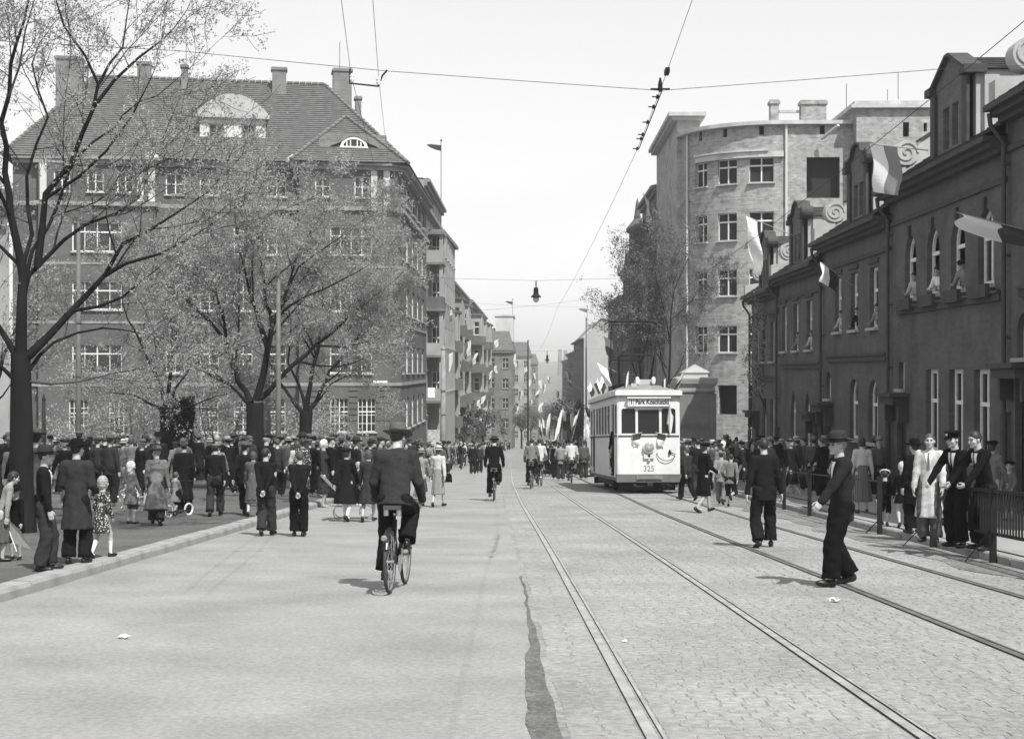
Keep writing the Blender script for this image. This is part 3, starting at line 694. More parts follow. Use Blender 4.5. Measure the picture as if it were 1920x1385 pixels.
# ---- generic street building seen edge-on
def street_house(name, label, x, side, ya, yb, ev, wallm, fl=3.6, group=None, pitch=2.9, roofm=tiled, balc=False, ww=1.1, wh=1.9, roof_h=3.0, base=None, nf=None):
    """side -1: stands left of the street, its facade looks to +X; +1: right of it, looking to -X"""
    ym = (ya + yb) / 2; g = gz(yb) - 0.5; t = thing(name, label, 'building', (x, ym, gz(ym)), 0, group)
    path = Path([(x, ya), (x, yb)]) if side < 0 else Path([(x, yb), (x, ya)])
    E = RZ(ev); L = yb - ya; n = max(1, int(L / pitch)); ops = []
    v = E - 0.9 - wh; 
    while v > gz(ya) + 0.7:
        for k in range(n): ops.append(dict(u=(k + 0.5) * L / n, v=v, w=ww, h=wh, nx=2, nz=1, tr=0.64))
        v -= fl
    mb = MB(); wall_mesh(path, g, E, ops, 0.2, mb)
    B = x + side * 11
    for y in (ya + 0.002, yb - 0.002):
        mb.face([(x, y, g), (B, y, g), (B, y, E), (x + side * 5.5, y, E + roof_h - 0.1), (x, y, E)])
    mb.build('wall', wallm, t, world=True); fit_windows(t, path, ops, 0.14, frame_w, bar=0.07)
    tr = MB(); band(tr, path, E - 0.5, E - 0.2, 0.25, 0.02); band(tr, path, E - 0.197, E + 0.05, 0.5, 0.02)
    v = E - fl - 0.55
    while v > gz(ya) + 2: band(tr, path, v, v + 0.16, 0.12, 0.02); v -= fl
    tr.build('cornice', M('stone_trim', 0.2, 0.85, 2, 0.2), t, world=True)
    rf = MB(); 
    P = [(x - side * 0.4, ya, E + 0.055), (x - side * 0.4, yb, E + 0.055), (x + side * 5.5, yb, E + roof_h), (x + side * 5.5, ya, E + roof_h)]
    courses(rf, *P, 12); courses(rf, (B, ya, E), (B, yb, E), P[2], P[3], 4); rf.build('roof', roofm, t, world=True)
    return t, path, E
def add_bays(t, x, bays, d):
    for ya, yb, top in bays:
        p = Path([(x, ya), (x + d, ya), (x + d, yb), (x, yb)]); ops = []; z = RZ(top) - 2.6
        while z > gz(ya) + 3:
            ops.append(dict(u=d / 2, v=z, w=d * .5, h=1.75, nx=1, nz=1, tr=.62)); L = yb - ya
            for k in range(max(1, int(L / 2.2))): ops.append(dict(u=d + (k + .5) * L / max(1, int(L / 2.2)), v=z, w=1.2, h=1.75, nx=2, nz=1, tr=.62))
            z -= 3.7
        mb = MB(); wall_mesh(p, gz(ya) + 2.6, RZ(top), ops, .15, mb); mb.box(x, x + d - .01, ya + .01, yb - .01, RZ(top) - .1, RZ(top) - .01); mb.box(x, x + d - .01, ya + .01, yb - .01, gz(ya) + 2.61, gz(ya) + 2.7); mb.build('bay', pl_light, t, world=True); fit_windows(t, p, ops, .1, frame_w, bar=.07)
        mb = MB(); band(mb, p, RZ(top), RZ(top) + .25, .25, .05); mb.build('bay_cornice', pl_dark, t, world=True)
        for z in range(3):
            zz = RZ(top) - 3.75 - 3.7 * z
            if zz < gz(ya) + 2.8: break
            mb = MB(); mb.box(x + .003, x + d + .5, ya - 1.6, ya - .003, zz - .18, zz); mb.box(x + .003, x + d + .5, ya - 1.6, ya - 1.5, zz + .003, zz + .95); mb.box(x + d + .4, x + d + .5, ya - 1.497, ya - .01, zz + .003, zz + .95); mb.build('balcony', pl_dark, t, world=True)
pl_grey = M('street_plaster_grey', 0.16, 0.9, 0.5, 0.25, 0.2, 10)
pl_light = M('street_plaster_light', 0.30, 0.9, 0.5, 0.2, 0.2, 10)
pl_dark = M('street_plaster_dark', 0.11, 0.9, 0.5, 0.25, 0.2, 10)
pl_white = M('street_plaster_white', 0.5, 0.9, 0.4, 0.15, 0.2, 10)

# left: tall pale block with loggias
t, path, E = street_house('tenement', 'tall pale tenement with stacked loggia balconies at its near end', -8.6, -1, 115.2, 138, 15.4, pl_light, 3.75, pitch=3.2, roof_h=0.6, roofm=sheetm)
mb = MB(); band(mb, path, RZ(12.8), RZ(13.1), 0.5, 0.02); mb.build('string_course', M('stone_trim', 0.2, 0.85, 2, 0.2), t, world=True)
bx0, bx1 = -8.6, -7.3; bt = RZ(11.6)
bp = Path([(bx0, 121), (bx1, 121), (bx1, 138), (bx0, 138)]); bops = []
fz = [RZ(z) for z in (8.9, 5.05, 1.2, -2.6)]
for z in fz:
    bops.append(dict(u=0.62, v=z + 0.12, w=0.8, h=2.3, nx=2, nz=1, tr=0.6))
    for k in range(5): bops.append(dict(u=1.3 + 1.9 + k * 3.3, v=z + 0.75, w=1.2, h=1.7, nx=2, nz=1, tr=0.6))
mb = MB(); wall_mesh(bp, gz(138) - 0.5, bt, bops, 0.2, mb); mb.build('bay', pl_light, t, world=True); fit_windows(t, bp, bops, 0.15, frame_w, bar=0.07)
mb = MB(); band(mb, bp, bt, bt + 0.3, 0.35, 0.3); mb.box(bx0, bx1, 121, 138, bt + 0.1, bt + 0.28); mb.build('bay_cornice', pl_grey, t, world=True)
for z in fz + [RZ(11.4)]:
    mb = MB(); mb.box(bx0 + 0.003, bx1 + 0.15, 117.8, 120.997, z - 0.2, z); mb.build('balcony_slab', pl_grey, t, world=True)
    if z < RZ(11): 
        mb = MB(); mb.box(bx0 + 0.003, bx1 + 0.1, 117.9, 118.05, z + 0.003, z + 1.0); mb.box(bx1 - 0.02, bx1 + 0.1, 118.053, 120.99, z + 0.003, z + 1.0); mb.build('balcony_parapet', pl_light if z != fz[1] else pl_dark, t, world=True)
mb = MB(); mb.box(bx1 - 0.25, bx1 + 0.06, 118.06, 118.35, gz(118), RZ(11.2)); mb.build('pillar', pl_light, t, world=True)
mb = MB(); mb.box(-8.5, -7.9, 117.86, 117.893, RZ(-2.35), RZ(-1.5)); mb.build('notice_board', paperm, t, world=True)
mb = MB(); mb.box(-8.5, -7.5, 117.86, 117.893, RZ(-6.3), RZ(-5.0)); mb.build('shop_sign', M('sign_grey', 0.4, 0.8, 6, 0.4), t, world=True)
t, path, E = street_house('tenement', 'grey tenement with dark overhanging cornice behind the loggia block', -8.3, -1, 138.3, 186, 9.2, pl_grey, 3.7, roof_h=2.2)
add_bays(t, -8.3, ((141, 145, 5.6), (150, 156, 7.4), (166, 172, 7.4)), 1.15)
t, path, E = street_house('tenement', 'darker tenement with heavy cornice just before the steep roofed house', -7.9, -1, 186.3, 250, 9.0, pl_dark, 3.7, roof_h=2.5)
add_bays(t, -7.9, ((190, 197, 7.2), (208, 216, 6.8), (230, 238, 7.2)), 1.5)
# steep roofed house that stands forward into the bend
def gable_house(label, x0, x1, y, y2, ev, ridge, wallm, roofm=tilem, attic=None):
    t = thing('tenement', label, 'building', ((x0 + x1) / 2, (y + y2) / 2, gz(y)))
    path = Path([(x0, y), (x1, y), (x1, y2)]); E = RZ(ev); g = gz(y2) - 1; ops = []
    v = E - 3.2
    while v > gz(y) + 0.5:
        for k in range(2): ops.append(dict(u=(k + 0.5) * (x1 - x0) / 2, v=v, w=1.1, h=1.8, nx=2, nz=1, tr=0.6, frame=frame_d))
        for k in range(int((y2 - y) / 4)): ops.append(dict(u=(x1 - x0) + 2 + k * 4, v=v, w=1.2, h=1.9, nx=2, nz=1, tr=0.6))
        v -= 3.6
    mb = MB(); wall_mesh(path, g, E, ops, 0.2, mb); mb.face([(x0, y, g), (x0, y, E), (x0, y2, E), (x0, y2, g)]); mb.build('wall', wallm, t, world=True); fit_windows(t, path, ops, 0.15, frame_w, bar=0.08)
    R = RZ(ridge); rf = MB(); ym = min(y + 7, (y + y2) / 2)
    courses(rf, (x0 - .3, y - .5, E), (x1 + .3, y - .5, E), (x1 - 0.8, ym, R), (x0 + 0.8, ym, R), 14); courses(rf, (x1 + .3, y - .5, E), (x1 + .3, y2, E), (x1 - .8, y2, R), (x1 - .8, ym, R), 10)
    courses(rf, (x0 - .3, y2, E), (x0 - .3, y - .5, E), (x0 + .8, ym, R), (x0 + .8, y2, R), 10)
    rf.face([(x0 + .8, ym, R), (x1 - .8, ym, R), (x1 - .8, y2, R), (x0 + .8, y2, R)])
    rf.build('roof', roofm, t, world=True)
    mb = MB(); band(mb, path, E - 0.35, E + 0.0, 0.4, 0.02); mb.build('cornice', M('stone_trim', 0.2, 0.85, 2, 0.2), t, world=True)
    return t, R, ym
t, R, ym = gable_house('steep roofed house standing forward at the bend on the left', -8.2, -3.2, 256, 300, 3.4, 7.6, pl_grey)
mb = MB(); mb.box(-6.4, -3.1, ym - 1, ym + 14, R - 2.5, R + 2.2); mb.box(-6.6, -2.9, ym - 1.2, ym + 14, R + 2.203, R + 2.5); mb.build('attic', pl_white, t, world=True)
gable_house('far pale house beyond the steep roofed one on the left side', -4.9, 0.2, 365, 420, 3.6, 7.2, pl_light)
gable_house('farthest left house closing the view down the street', -3.0, 2.6, 470, 540, 2.0, 5.2, pl_grey)
# right side of the far street
street_house('tenement', 'dark ornate tenement with corner turret behind the round cornered building', 9.3, 1, 104.3, 118, 13.4, pl_grey, 3.6, roof_h=1.5)
t, path, E = street_house('tenement', 'dark stepped gable tenement half hidden by the thin tree', 9.2, 1, 118.3, 141, 9.4, pl_dark, 3.5, roof_h=2.0)
mb = MB(); cx = 9.0; cy = 119.5; z = E - 6
mb.lathe([(0.7, z), (0.7, RZ(11.4)), (0.95, RZ(11.5)), (0.95, RZ(11.8)), (0.3, RZ(12.6)), (0.12, RZ(14.0)), (0.0, RZ(14.4))], 10, (cx, cy, 0)); mb.build('turret', pl_dark, t, world=True)
for k, (yy_, hh) in enumerate(((126, 2.6), (134, 1.6))):
    mb = MB(); mb.prism([(yy_ - 3, E), (yy_ - 3, E + hh * 0.4), (yy_ - 1.8, E + hh * 0.5), (yy_ - 1.4, E + hh * 0.8), (yy_, E + hh), (yy_ + 1.4, E + hh * 0.8), (yy_ + 1.8, E + hh * 0.5), (yy_ + 3, E + hh * 0.4), (yy_ + 3, E)], 'x', 9.0, 9.5); mb.build('gable', pl_dark, t, world=True)
street_house('tenement', 'lower dark tenement before the white gabled house on the right', 9.1, 1, 141.3, 166, 7.2, pl_dark, 3.5, roof_h=1.6)
t = thing('tenement', 'white plastered house with a bright gable end beyond the tram', 'building', (10, 200, gz(190)))
mb = MB(); g = gz(210) - 1; ya, yb = 188, 232; z1 = RZ(4.0)
mb.face([(7.1, ya, g), (12.5, ya, g), (12.5, ya, RZ(6.2)), (9.4, ya, RZ(6.7)), (7.3, ya, RZ(4.4)), (7.1, ya, RZ(4.2))]); mb.build('gable_wall', M('bright_plaster', 0.38, 0.9, 0.5, 0.1), t, world=True)
path = Path([(7.1, yb), (7.1, ya)]); ops = [dict(u=4 + k * 5, v=RZ(z), w=1.3, h=1.9, nx=2, nz=1, tr=0.6) for k in range(8) for z in (1.2, -2.6, -6.4)]
mb = MB(); wall_mesh(path, g, RZ(4.2), ops, 0.2, mb); mb.build('wall', pl_grey, t, world=True); fit_windows(t, path, ops, 0.15, frame_w, bar=0.08)
mb = MB(); courses(mb, (6.9, yb, RZ(4.2)), (6.9, ya - .2, RZ(4.2)), (9.4, ya - .2, RZ(6.75)), (9.4, yb, RZ(6.75)), 8); courses(mb, (9.4, yb, RZ(6.75)), (9.4, ya - .2, RZ(6.75)), (12.5, ya - .2, RZ(6.3)), (12.5, yb, RZ(6.3)), 4); mb.build('roof', sheetm, t, world=True)
mb = MB(); mb.box(6.6, 7.097, ya + 0.5, yb, RZ(4.0), RZ(4.19)); mb.build('cornice', pl_grey, t, world=True)
street_house('tenement', 'grey tenement beyond the white gabled house on the right', 7.6, 1, 233, 290, 3.0, pl_grey, 3.5, roof_h=1.6, pitch=4)
street_house('tenement', 'last hazy tenement on the right before the far trees', 8.6, 1, 291, 380, 2.2, pl_dark, 3.5, roof_h=1.6, pitch=5)
# ---- the big tiled tenement behind the park trees
brk = Mbrick('tenement_brick', 0.105, 0.085, 0.11, ns=0.5, amp=0.2)
trimd = M('tenement_trim', 0.24, 0.85, 2, 0.2)
cx, cy = -8.4, 92.0; th = math.radians(10.8); zg = gz(92)
t = thing('tenement', 'large brick tenement with steep tiled hip roof and white dormer behind the trees', 'building', (cx, cy, zg), th)
def ZL(z): return z + CAMH - zg
sdx, sdy = math.sin(th), math.cos(th); SL = 23.0
path = Path([(-24, 0), (-22.4, 0), (-22.4, -.6), (-15.4, -.6), (-15.4, 0), (-6.5, 0), (-6.5, -.6), (-0.7, -.6), (0.05, 0.3), (SL * sdx, SL * sdy)])
def US(s):
    x = -s; 
    for i, (a, b) in enumerate(zip(path.p[:-1], path.p[1:])):
        if abs(b.y - a.y) < 1e-6 and a.x <= x <= b.x: return path.c[i] + x - a.x
E = ZL(13.1); FL = [(7.3, 1.85), (3.7, 1.8), (-0.25, 1.85), (-4.0, 2.1)]
ops = []
for z, h in FL[:3]:
    ops.append(dict(u=US(3.2), v=ZL(z), w=2.7, h=h, nx=4, nz=1, tr=0.66)); ops.append(dict(u=US(18.9), v=ZL(z), w=3.0, h=h, nx=4, nz=1, tr=0.66))
    for s in (7.9, 10.0, 12.1, 14.2): ops.append(dict(u=US(s), v=ZL(z), w=1.2, h=h, nx=2, nz=3))
for s in (2.2, 3.95, 17.6, 20.0): ops.append(dict(u=US(s), v=ZL(-4.0), w=1.15, h=2.15, nx=4, nz=4, tr=0.6, bar=0.045))
for s in (7.9, 10.0, 12.1, 14.2): ops.append(dict(u=US(s), v=ZL(-4.0), w=1.15, h=2.15, nx=2, nz=4, tr=0.6))
for s, w in ((2.5, 1.0), (5.0, 1.0), (7.9, 1.2), (10, 1.2), (12.1, 1.2), (14.2, 1.2), (17.2, 1.0), (19.0, 1.0), (21.0, 1.0)): ops.append(dict(u=US(s), v=ZL(11.0), w=w, h=1.35, nx=2, nz=2, tr=0))
us0 = path.c[-2]
for z, h in FL + [(11.0, 1.35)]:
    ops.append(dict(u=us0 + 1.3, v=ZL(z), w=0.6, h=h, nx=1, nz=1))
    for k in range(4): ops.append(dict(u=us0 + 5.4 + k * 4.6, v=ZL(z), w=2.5, h=h, nx=5, nz=1, tr=0.62, bar=0.09))
mb = MB(); wall_mesh(path, -1.5, E, ops, 0.2, mb); mb.face([(-24, 0, -1.5), (-24, 12.6, -1.5), (-24, 12.6, E), (-24, 0, E)]); mb.build('wall', brk, t)
fit_windows(t, path, ops, 0.14, frame_w, local=True)
mb = MB(); band(mb, path, ZL(10.15), ZL(10.4), 0.28, .02); band(mb, path, ZL(-1.05), ZL(-0.85), 0.1, .02); band(mb, path, ZL(6.5), ZL(6.65), 0.08, .02); band(mb, path, ZL(2.85), ZL(3.0), 0.08, .02)
mb.build('string_course', trimd, t)
for k in range(6):
    for a, b in ((1.6, .72), (3.35, 2.8), (6.4, 4.55)): mb = MB(); band(mb, path, ZL(-1.35 - k * 0.38), ZL(-1.16 - k * 0.38), 0.05, .02, US(a), US(b)); mb.build('rusticated_band', brk, t)
mb = MB()
for s in (0.95, 1.75, 5.9, 6.3, 15.6, 16.3, 18.1, 19.9, 22.1):
    u = US(s); q, d, n = path.at(u)
    if s < 2 or s in (15.6, 16.3, 22.1): mb.box(q.x - .2, q.x + .2, q.y - .12, q.y - .003, ZL(10.45), ZL(12.75))
mb.build('pilaster', M('white_plaster', 0.5, 0.85, 2, 0.1), t)
mb = MB(); u = US(1.35); q, d, n = path.at(u); mb.box(q.x - .45, q.x + .45, q.y - .05, q.y - .012, ZL(-0.95), ZL(-0.72)); mb.build('street_sign', paperm, t)
mb = MB(); band(mb, path, E - 0.35, E - 0.1, 0.3, .02); band(mb, path, E - 0.097, E + 0.06, 0.62, .02); mb.build('eaves', trimd, t)
# roof
e = 0.65; R = ZL(19.5); sb = 6.3
A = (-24.6, -e, E + .07); B_ = (0.5, -e, E + .07); C_ = (-4.6, sb, R); D_ = (-19.8, sb, R); n = 38
Sfar = (SL * sdx + e, SL * sdy, E + .07); Rfar = (SL * sdx - 6.2, SL * sdy, R - 1.5)
mb = MB(); courses(mb, A, B_, C_, D_, n, 0.05)
courses(mb, (0.5, -e, E + .07), Sfar, Rfar, C_, n, 0.05); courses(mb, (-24.6, 12.6, E), A, D_, D_, n, 0.05)
mb.face([D_, C_, Rfar, (SL * sdx - 12, SL * sdy, E), (-24.6, 12.6, E)])
mb.build('roof', tilem, t)
mb = MB()
for a, b in ((D_, C_), (C_, B_), (D_, A)):
    a = Vector(a); b = Vector(b); k = max(2, int((b - a).length / 0.42))
    for i in range(k): p = a.lerp(b, i / k); q = a.lerp(b, (i + 0.92) / k); mb.obox(p + Vector((0, 0, .06)), q + Vector((0, 0, .09)), 0.24, 0.12)
mb.build('ridge_tiles', M('ridge_tile', 0.15, 0.85, 3, 0.2), t)
# hipped roof of the right bay with its eyebrow window
P0, P1, PK = (-7.1, -1.25, E + .08), (0.35, -1.25, E + .08), (-3.35, 2.9, ZL(16.75))
mb = MB(); courses(mb, P0, P1, PK, PK, 22, 0.05); courses(mb, (-7.1, -.5, E + .1), P0, PK, PK, 22, 0.02); courses(mb, P1, (0.35, -.5, E + .1), PK, PK, 22, 0.02); mb.build('bay_roof', tilem, t)
mb = MB()
for a in (P0, P1):
    a = Vector(a); b = Vector(PK)
    for i in range(14): mb.obox(b.lerp(a, i / 14) + Vector((0, -.03, .08)), b.lerp(a, (i + .92) / 14) + Vector((0, -.03, .1)), 0.22, 0.1)
mb.build('ridge_tiles', M('ridge_tile', 0.15, 0.85, 3, 0.2), t)
ez = ZL(14.35); ex = -3.0; sl = (PK[2] - P0[2]) / (PK[1] - P0[1]); ey = -1.25 + (ez - E - .08) / sl
mb = MB(); ac = [(0.86 * math.cos(pi * k / 12), 0.60 * math.sin(pi * k / 12)) for k in range(13)]; an = [(0.68 * math.cos(pi * k / 12), 0.46 * math.sin(pi * k / 12)) for k in range(13)]
for i in range(12): mb.prism([(ex + ac[i][0], ez + ac[i][1]), (ex + ac[i + 1][0], ez + ac[i + 1][1]), (ex + an[i + 1][0], ez + an[i + 1][1]), (ex + an[i][0], ez + an[i][1])], 'y', ey - 0.16, ey + 0.1)
for x in (-0.45, -0.22, 0.22, 0.45): mb.box(ex + x - .04, ex + x + .04, ey - .12, ey - .03, ez, ez + 0.46 * math.sqrt(max(0.05, 1 - (x / .68) ** 2)))
mb.box(ex - .9, ex + .9, ey - .18, ey + .1, ez - .09, ez - .003); mb.build('eyebrow_window', frame_w, t)
mb = MB(); mb.face([(ex + x, ey - .02, ez + z) for x, z in an]); mb.build('pane', glassm, t)
mb = MB(); NXe, NYe = 22, 16
def ew(i, j):
    x = -2.2 + 4.4 * i / NXe; y = ey - .2 + 1.25 * j / NYe; bump = .70 * math.exp(-(x / .95) ** 2); pz = ez + (y - ey) * sl
    return (ex + x, y, max(pz + .055, ez + bump - .02 + .12 * (y - ey)) if bump > .06 else pz + .055)
for i in range(NXe):
    for j in range(NYe): mb.face([ew(i, j), ew(i + 1, j), ew(i + 1, j + 1), ew(i, j + 1)])
mb.build('eyebrow_roof', tilem, t)
# white dormer with curved roof
s0, s1 = 8.6, 12.75; y0 = 1.2; z0, z1 = ZL(14.1), ZL(16.35); dp = Path([(-s1, y0), (-s0, y0)]); wd = s1 - s0
wp = M('white_plaster', 0.5, 0.85, 2, 0.1)
dops = [dict(u=wd * f, v=z0 + .5, w=0.95, h=1.15, nx=2, nz=2, tr=0, frame=frame_d) for f in (0.25, 0.74)]
mb = MB(); wall_mesh(dp, z0, z1, dops, 0.14, mb)
for x in (-s1, -s0): mb.face([(x, y0, z0), (x, y0 + 3, z0), (x, y0 + 3, z1), (x, y0, z1)])
mb.build('dormer', wp, t); fit_windows(t, dp, dops, 0.1, frame_d, local=True)
mb = MB(); ar = [(-s1 - .2 + (wd + .4) * k / 16, z1 + 0.02 + 1.3 * math.sin(pi * k / 16) ** 0.8) for k in range(17)]
mb.prism([(-s1 - .2, z1)] + ar[1:-1] + [(-s0 + .2, z1)], 'y', y0 - .25, y0 + 4); mb.box(-s1 - .25, -s0 + .25, y0 - .3, y0 + .1, z1 - .25, z1 - .003); mb.build('dormer_roof', M('pale_zinc', 0.36, 0.6, 1.5, 0.15), t)
for s in (15.6, 6.9):
    mb = MB(); mb.lathe([(0.45, E + .02), (0.42, E + .25), (0.1, E + .5), (0.02, E + .55)], 8, (-s, -0.65, 0)); mb.lathe([(0.06, E - .9), (0.08, E - .35), (0.3, E - .1)], 8, (-s + .1, -0.5, 0)); mb.build('rainwater_head', wp, t)
chm = Mbrick('chimney_brick', 0.20, 0.16, 0.18, ns=1, amp=0.2)
for pa, pb, ptop, yl, dd in ((104, 157, 105, 5.2, 1.2), (256, 285, 115, 7.0, 0.9), (338, 354, 120, 5.8, 0.6), (508, 539, 126, 5.6, 0.8), (622, 661, 130, 7.2, 1.4), (664, 679, 181, 9.0, .8)):
    yw = cy + yl - (994 - (pa + pb) / 2) / FPX * 92 * 0.19 + 1.5
    def loc(px):
        w = Vector((XP(px, yw) - cx, yw - cy)); return w.x * math.cos(th) + w.y * math.sin(th), -w.x * math.sin(th) + w.y * math.cos(th)
    a, b = loc(pa), loc(pb); z = ZP(ptop, yw) - zg
    mb = MB(); w = b[0] - a[0]; xm = (a[0] + b[0]) / 2; ym = a[1]
    mb.box(xm - w / 2 + .08, xm + w / 2 - .08, ym - dd / 2, ym + dd / 2, min(z - 2.2, R - 0.8) - (2.5 if pb > 600 or pa < 120 else 0), z - .22); mb.box(xm - w / 2, xm + w / 2, ym - dd / 2 - .08, ym + dd / 2 + .08, z - .217, z - .06); mb.box(xm - w / 2 + .05, xm + w / 2 - .05, ym - dd / 2, ym + dd / 2, z - .057, z); mb.build('chimney', chm, t)
mb = MB(); mb.box(-14.2, -13.7, sb - .2, sb + .2, R, R + .35); mb.box(-13.9, -13.2, sb - .1, sb + .1, R + .05, R + .15); mb.build('roof_hatch', iron, t)
mast(349, 97, 42, 122, 'tall thin mast beside the small pale chimney of the tiled roof')
mast(121, 97, 60, 104, 'thin mast on the wide left chimney of the tiled roof')
mast(637, 99, 78, 130, 'thin mast on the tall right chimney of the tiled roof')
# lower neighbour at the left edge
t0 = thing('tenement', 'lower plain building at the left picture edge beyond the dark tree trunk', 'building', (-33.5, 89, gz(89)))
path = Path([(-48, 86.2), (-32.6, 88.6)]); ops = [dict(u=1.5 + k * 3.0, v=RZ(z), w=1.2, h=2, nx=2, nz=3) for k in range(5) for z in (5, 1.2, -2.8)]
mb = MB(); wall_mesh(path, gz(95), RZ(9), ops, 0.2, mb); mb.face([(-48, 86.2, gz(95)), (-48, 86.2, RZ(9)), (-49, 98, RZ(9)), (-49, 98, gz(95))]); mb.build('wall', pl_light, t0, world=True); fit_windows(t0, path, ops, 0.14)
mb = MB(); courses(mb, (-48, 85.8, RZ(9)), (-32.6, 88.2, RZ(9)), (-33.6, 94, RZ(12)), (-47.6, 93, RZ(12)), 14); mb.build('roof', tilem, t0, world=True)

# ------------------------------------------------------------------ far end: hill, wood, stacks
mb = MB(); nx = 40
for j, (ya, yb) in enumerate(((900, 1400), (1400, 2000), (2000, 2600))):
    for i in range(nx):
        def P(k, yy):
            x = (-0.5 + k / nx) * yy * 1.1; hgt = {900: -35, 1400: -12, 2000: 6, 2600: 12}[yy] + 5 * math.sin(k * .7 + yy) + 3 * math.sin(k * 1.9); return (x, yy, hgt)
        mb.face([P(i, ya), P(i + 1, ya), P(i + 1, yb), P(i, yb)])
tag(mb.build('far_hill', M('far_fields', 0.11, 0.95, 0.01, 0.3), smooth=True), kind='structure')
for px, top, y in ((1050, 655, 1500), (1060.5, 657, 1500), (1072, 668, 1600)):
    z0 = 0; z = ZP(top, y); mb = MB(); mb.lathe([(3.2, -25), (2.0, z), (1.7, z)], 8); o = mb.build('factory_chimney', M('stack_brick', 0.12, 0.9)); o.location = (XP(px, y), y, 0)
    tag(o, {1050: 'left one of the two tallest hazy factory chimneys above the street end', 1060.5: 'right one of the two tallest hazy factory chimneys above the street end', 1072: 'shortest hazy factory chimney above the street end'}[px], 'chimney', 'factory chimneys on the horizon')

# ------------------------------------------------------------------ trees
bark = M('bark', 0.015, 0.95, 4, 0.35, 0.6, 18, spec=.08, stretch=(1, 1, 0.3))
bark2 = M('grey_bark', 0.05, 0.95, 4, 0.35, 0.5, 18, stretch=(1, 1, 0.3))
leafm = M('spring_leaves', 0.34, 0.8, 0.8, 0.3, spec=0.15, trans=0.4)
leafb = M('blossom_leaves', 0.26, 0.8, 1.5, 0.45, spec=0.2, trans=0.3)
leafd = M('far_leaves', 0.15, 0.85, 0.4, 0.4, spec=0.1, trans=0.25)
def leaf_mesh(name, C, size, mat, rg):
    n = len(C); C = np.asarray(C)
    a = rg.normal(size=(n, 3)); a /= np.linalg.norm(a, axis=1)[:, None]
    b = rg.normal(size=(n, 3)); b -= a * (a * b).sum(1)[:, None]; b /= np.linalg.norm(b, axis=1)[:, None]
    s = size * rg.uniform(0.55, 1.35, size=(n, 1)); c = np.cross(a, b)
    V = np.stack([C - a * s, C + b * s * 0.55 + c * s * .15, C + a * s, C - b * s * 0.55 + c * s * .15], 1).reshape(-1, 3)
    me = bpy.data.meshes.new(name); me.vertices.add(4 * n); me.vertices.foreach_set('co', V.ravel().astype(np.float32))
    me.loops.add(4 * n); me.loops.foreach_set('vertex_index', np.arange(4 * n, dtype=np.int32)); me.polygons.add(n)
    me.polygons.foreach_set('loop_start', np.arange(0, 4 * n, 4, dtype=np.int32)); me.polygons.foreach_set('loop_total', np.full(n, 4, dtype=np.int32))
    me.materials.append(mat); me.update(calc_edges=True); me.validate(); return me
class Tree:
    def __init__(s, seed, twig=0.008): s.b = MB(); s.tips = []; s.r = random.Random(seed); s.twig = twig
    def limb(s, P, R, lvl, dens=1.0, maxl=3, droop=0.0, lenf=1.0):
        """a limb through the points P, with side branches down to leafy twigs"""
        P = [Vector(p) for p in P]
        s.b.mat(0 if R[0] > .03 else 1).tube(P, R, 8 if lvl == 0 else (6 if R[0] > 0.03 else 4 if R[0] > .012 else 3), cap=False)
        L = sum((b - a).length for a, b in zip(P[:-1], P[1:]))
        if lvl >= maxl:
            for a, b in zip(P[:-1], P[1:]):
                for k in range(3): s.tips.append(a.lerp(b, (k + s.r.random()) / 3))
            return
        nb = max(3, int(L * [1.5, 2.6, 4.0][min(lvl, 2)] * dens)); acc = 0; seg = [(a, b) for a, b in zip(P[:-1], P[1:])]
        for i in range(nb):
            f = (0.22 if lvl == 0 else 0.12) + (0.98 - (0.22 if lvl == 0 else 0.12)) * (i + s.r.random()) / nb
            d = f * L; 
            for k, (a, b) in enumerate(seg):
                l = (b - a).length
                if d <= l or k == len(seg) - 1: break
                d -= l
            p = a.lerp(b, min(1, d / max(l, 1e-6))); ax = (b - a).normalized(); r0 = R[k] + (R[k + 1] - R[k]) * min(1, d / max(l, 1e-6))
            o = Vector((s.r.gauss(0, 1), s.r.gauss(0, 1), s.r.gauss(0.15, 0.7))); o -= ax * o.dot(ax); o.normalize()
            an = s.r.uniform(0.5, 1.0); dr = (ax * math.cos(an) + o * math.sin(an)).normalized()
            ln = lenf * [1.9, 0.95, 0.42][min(lvl, 2)] * s.r.uniform(0.55, 1.25) * (1.15 - 0.55 * f)
            if lvl == 0: ln *= min(1.5, 0.5 + L * 0.18)
            s.grow(p, dr, min(r0 * 0.6, 0.010 + 0.012 * ln if lvl else 0.014 + .014 * ln), ln, lvl + 1, dens, maxl, droop, lenf)
        if lvl > 0 or True:
            ax = (P[-1] - P[-2]).normalized(); s.grow(P[-1], ax, max(R[-1] * .9, s.twig), L * 0.18 + 0.3 * lenf, min(lvl + 1, maxl), dens, maxl, droop, lenf)
    def grow(s, p, d, r, ln, lvl, dens, maxl, droop, lenf):
        n = 4 if lvl < maxl else 3; P = [p]; d = d.copy()
        for i in range(n):
            d = (d + Vector((s.r.gauss(0, .13), s.r.gauss(0, .13), s.r.gauss(0.05 - droop, .12)))).normalized(); P.append(P[-1] + d * ln / n)
        s.limb(P, [max(s.twig * .55, r * (1 - 0.75 * i / n)) for i in range(n + 1)], lvl, dens, maxl, droop, lenf)
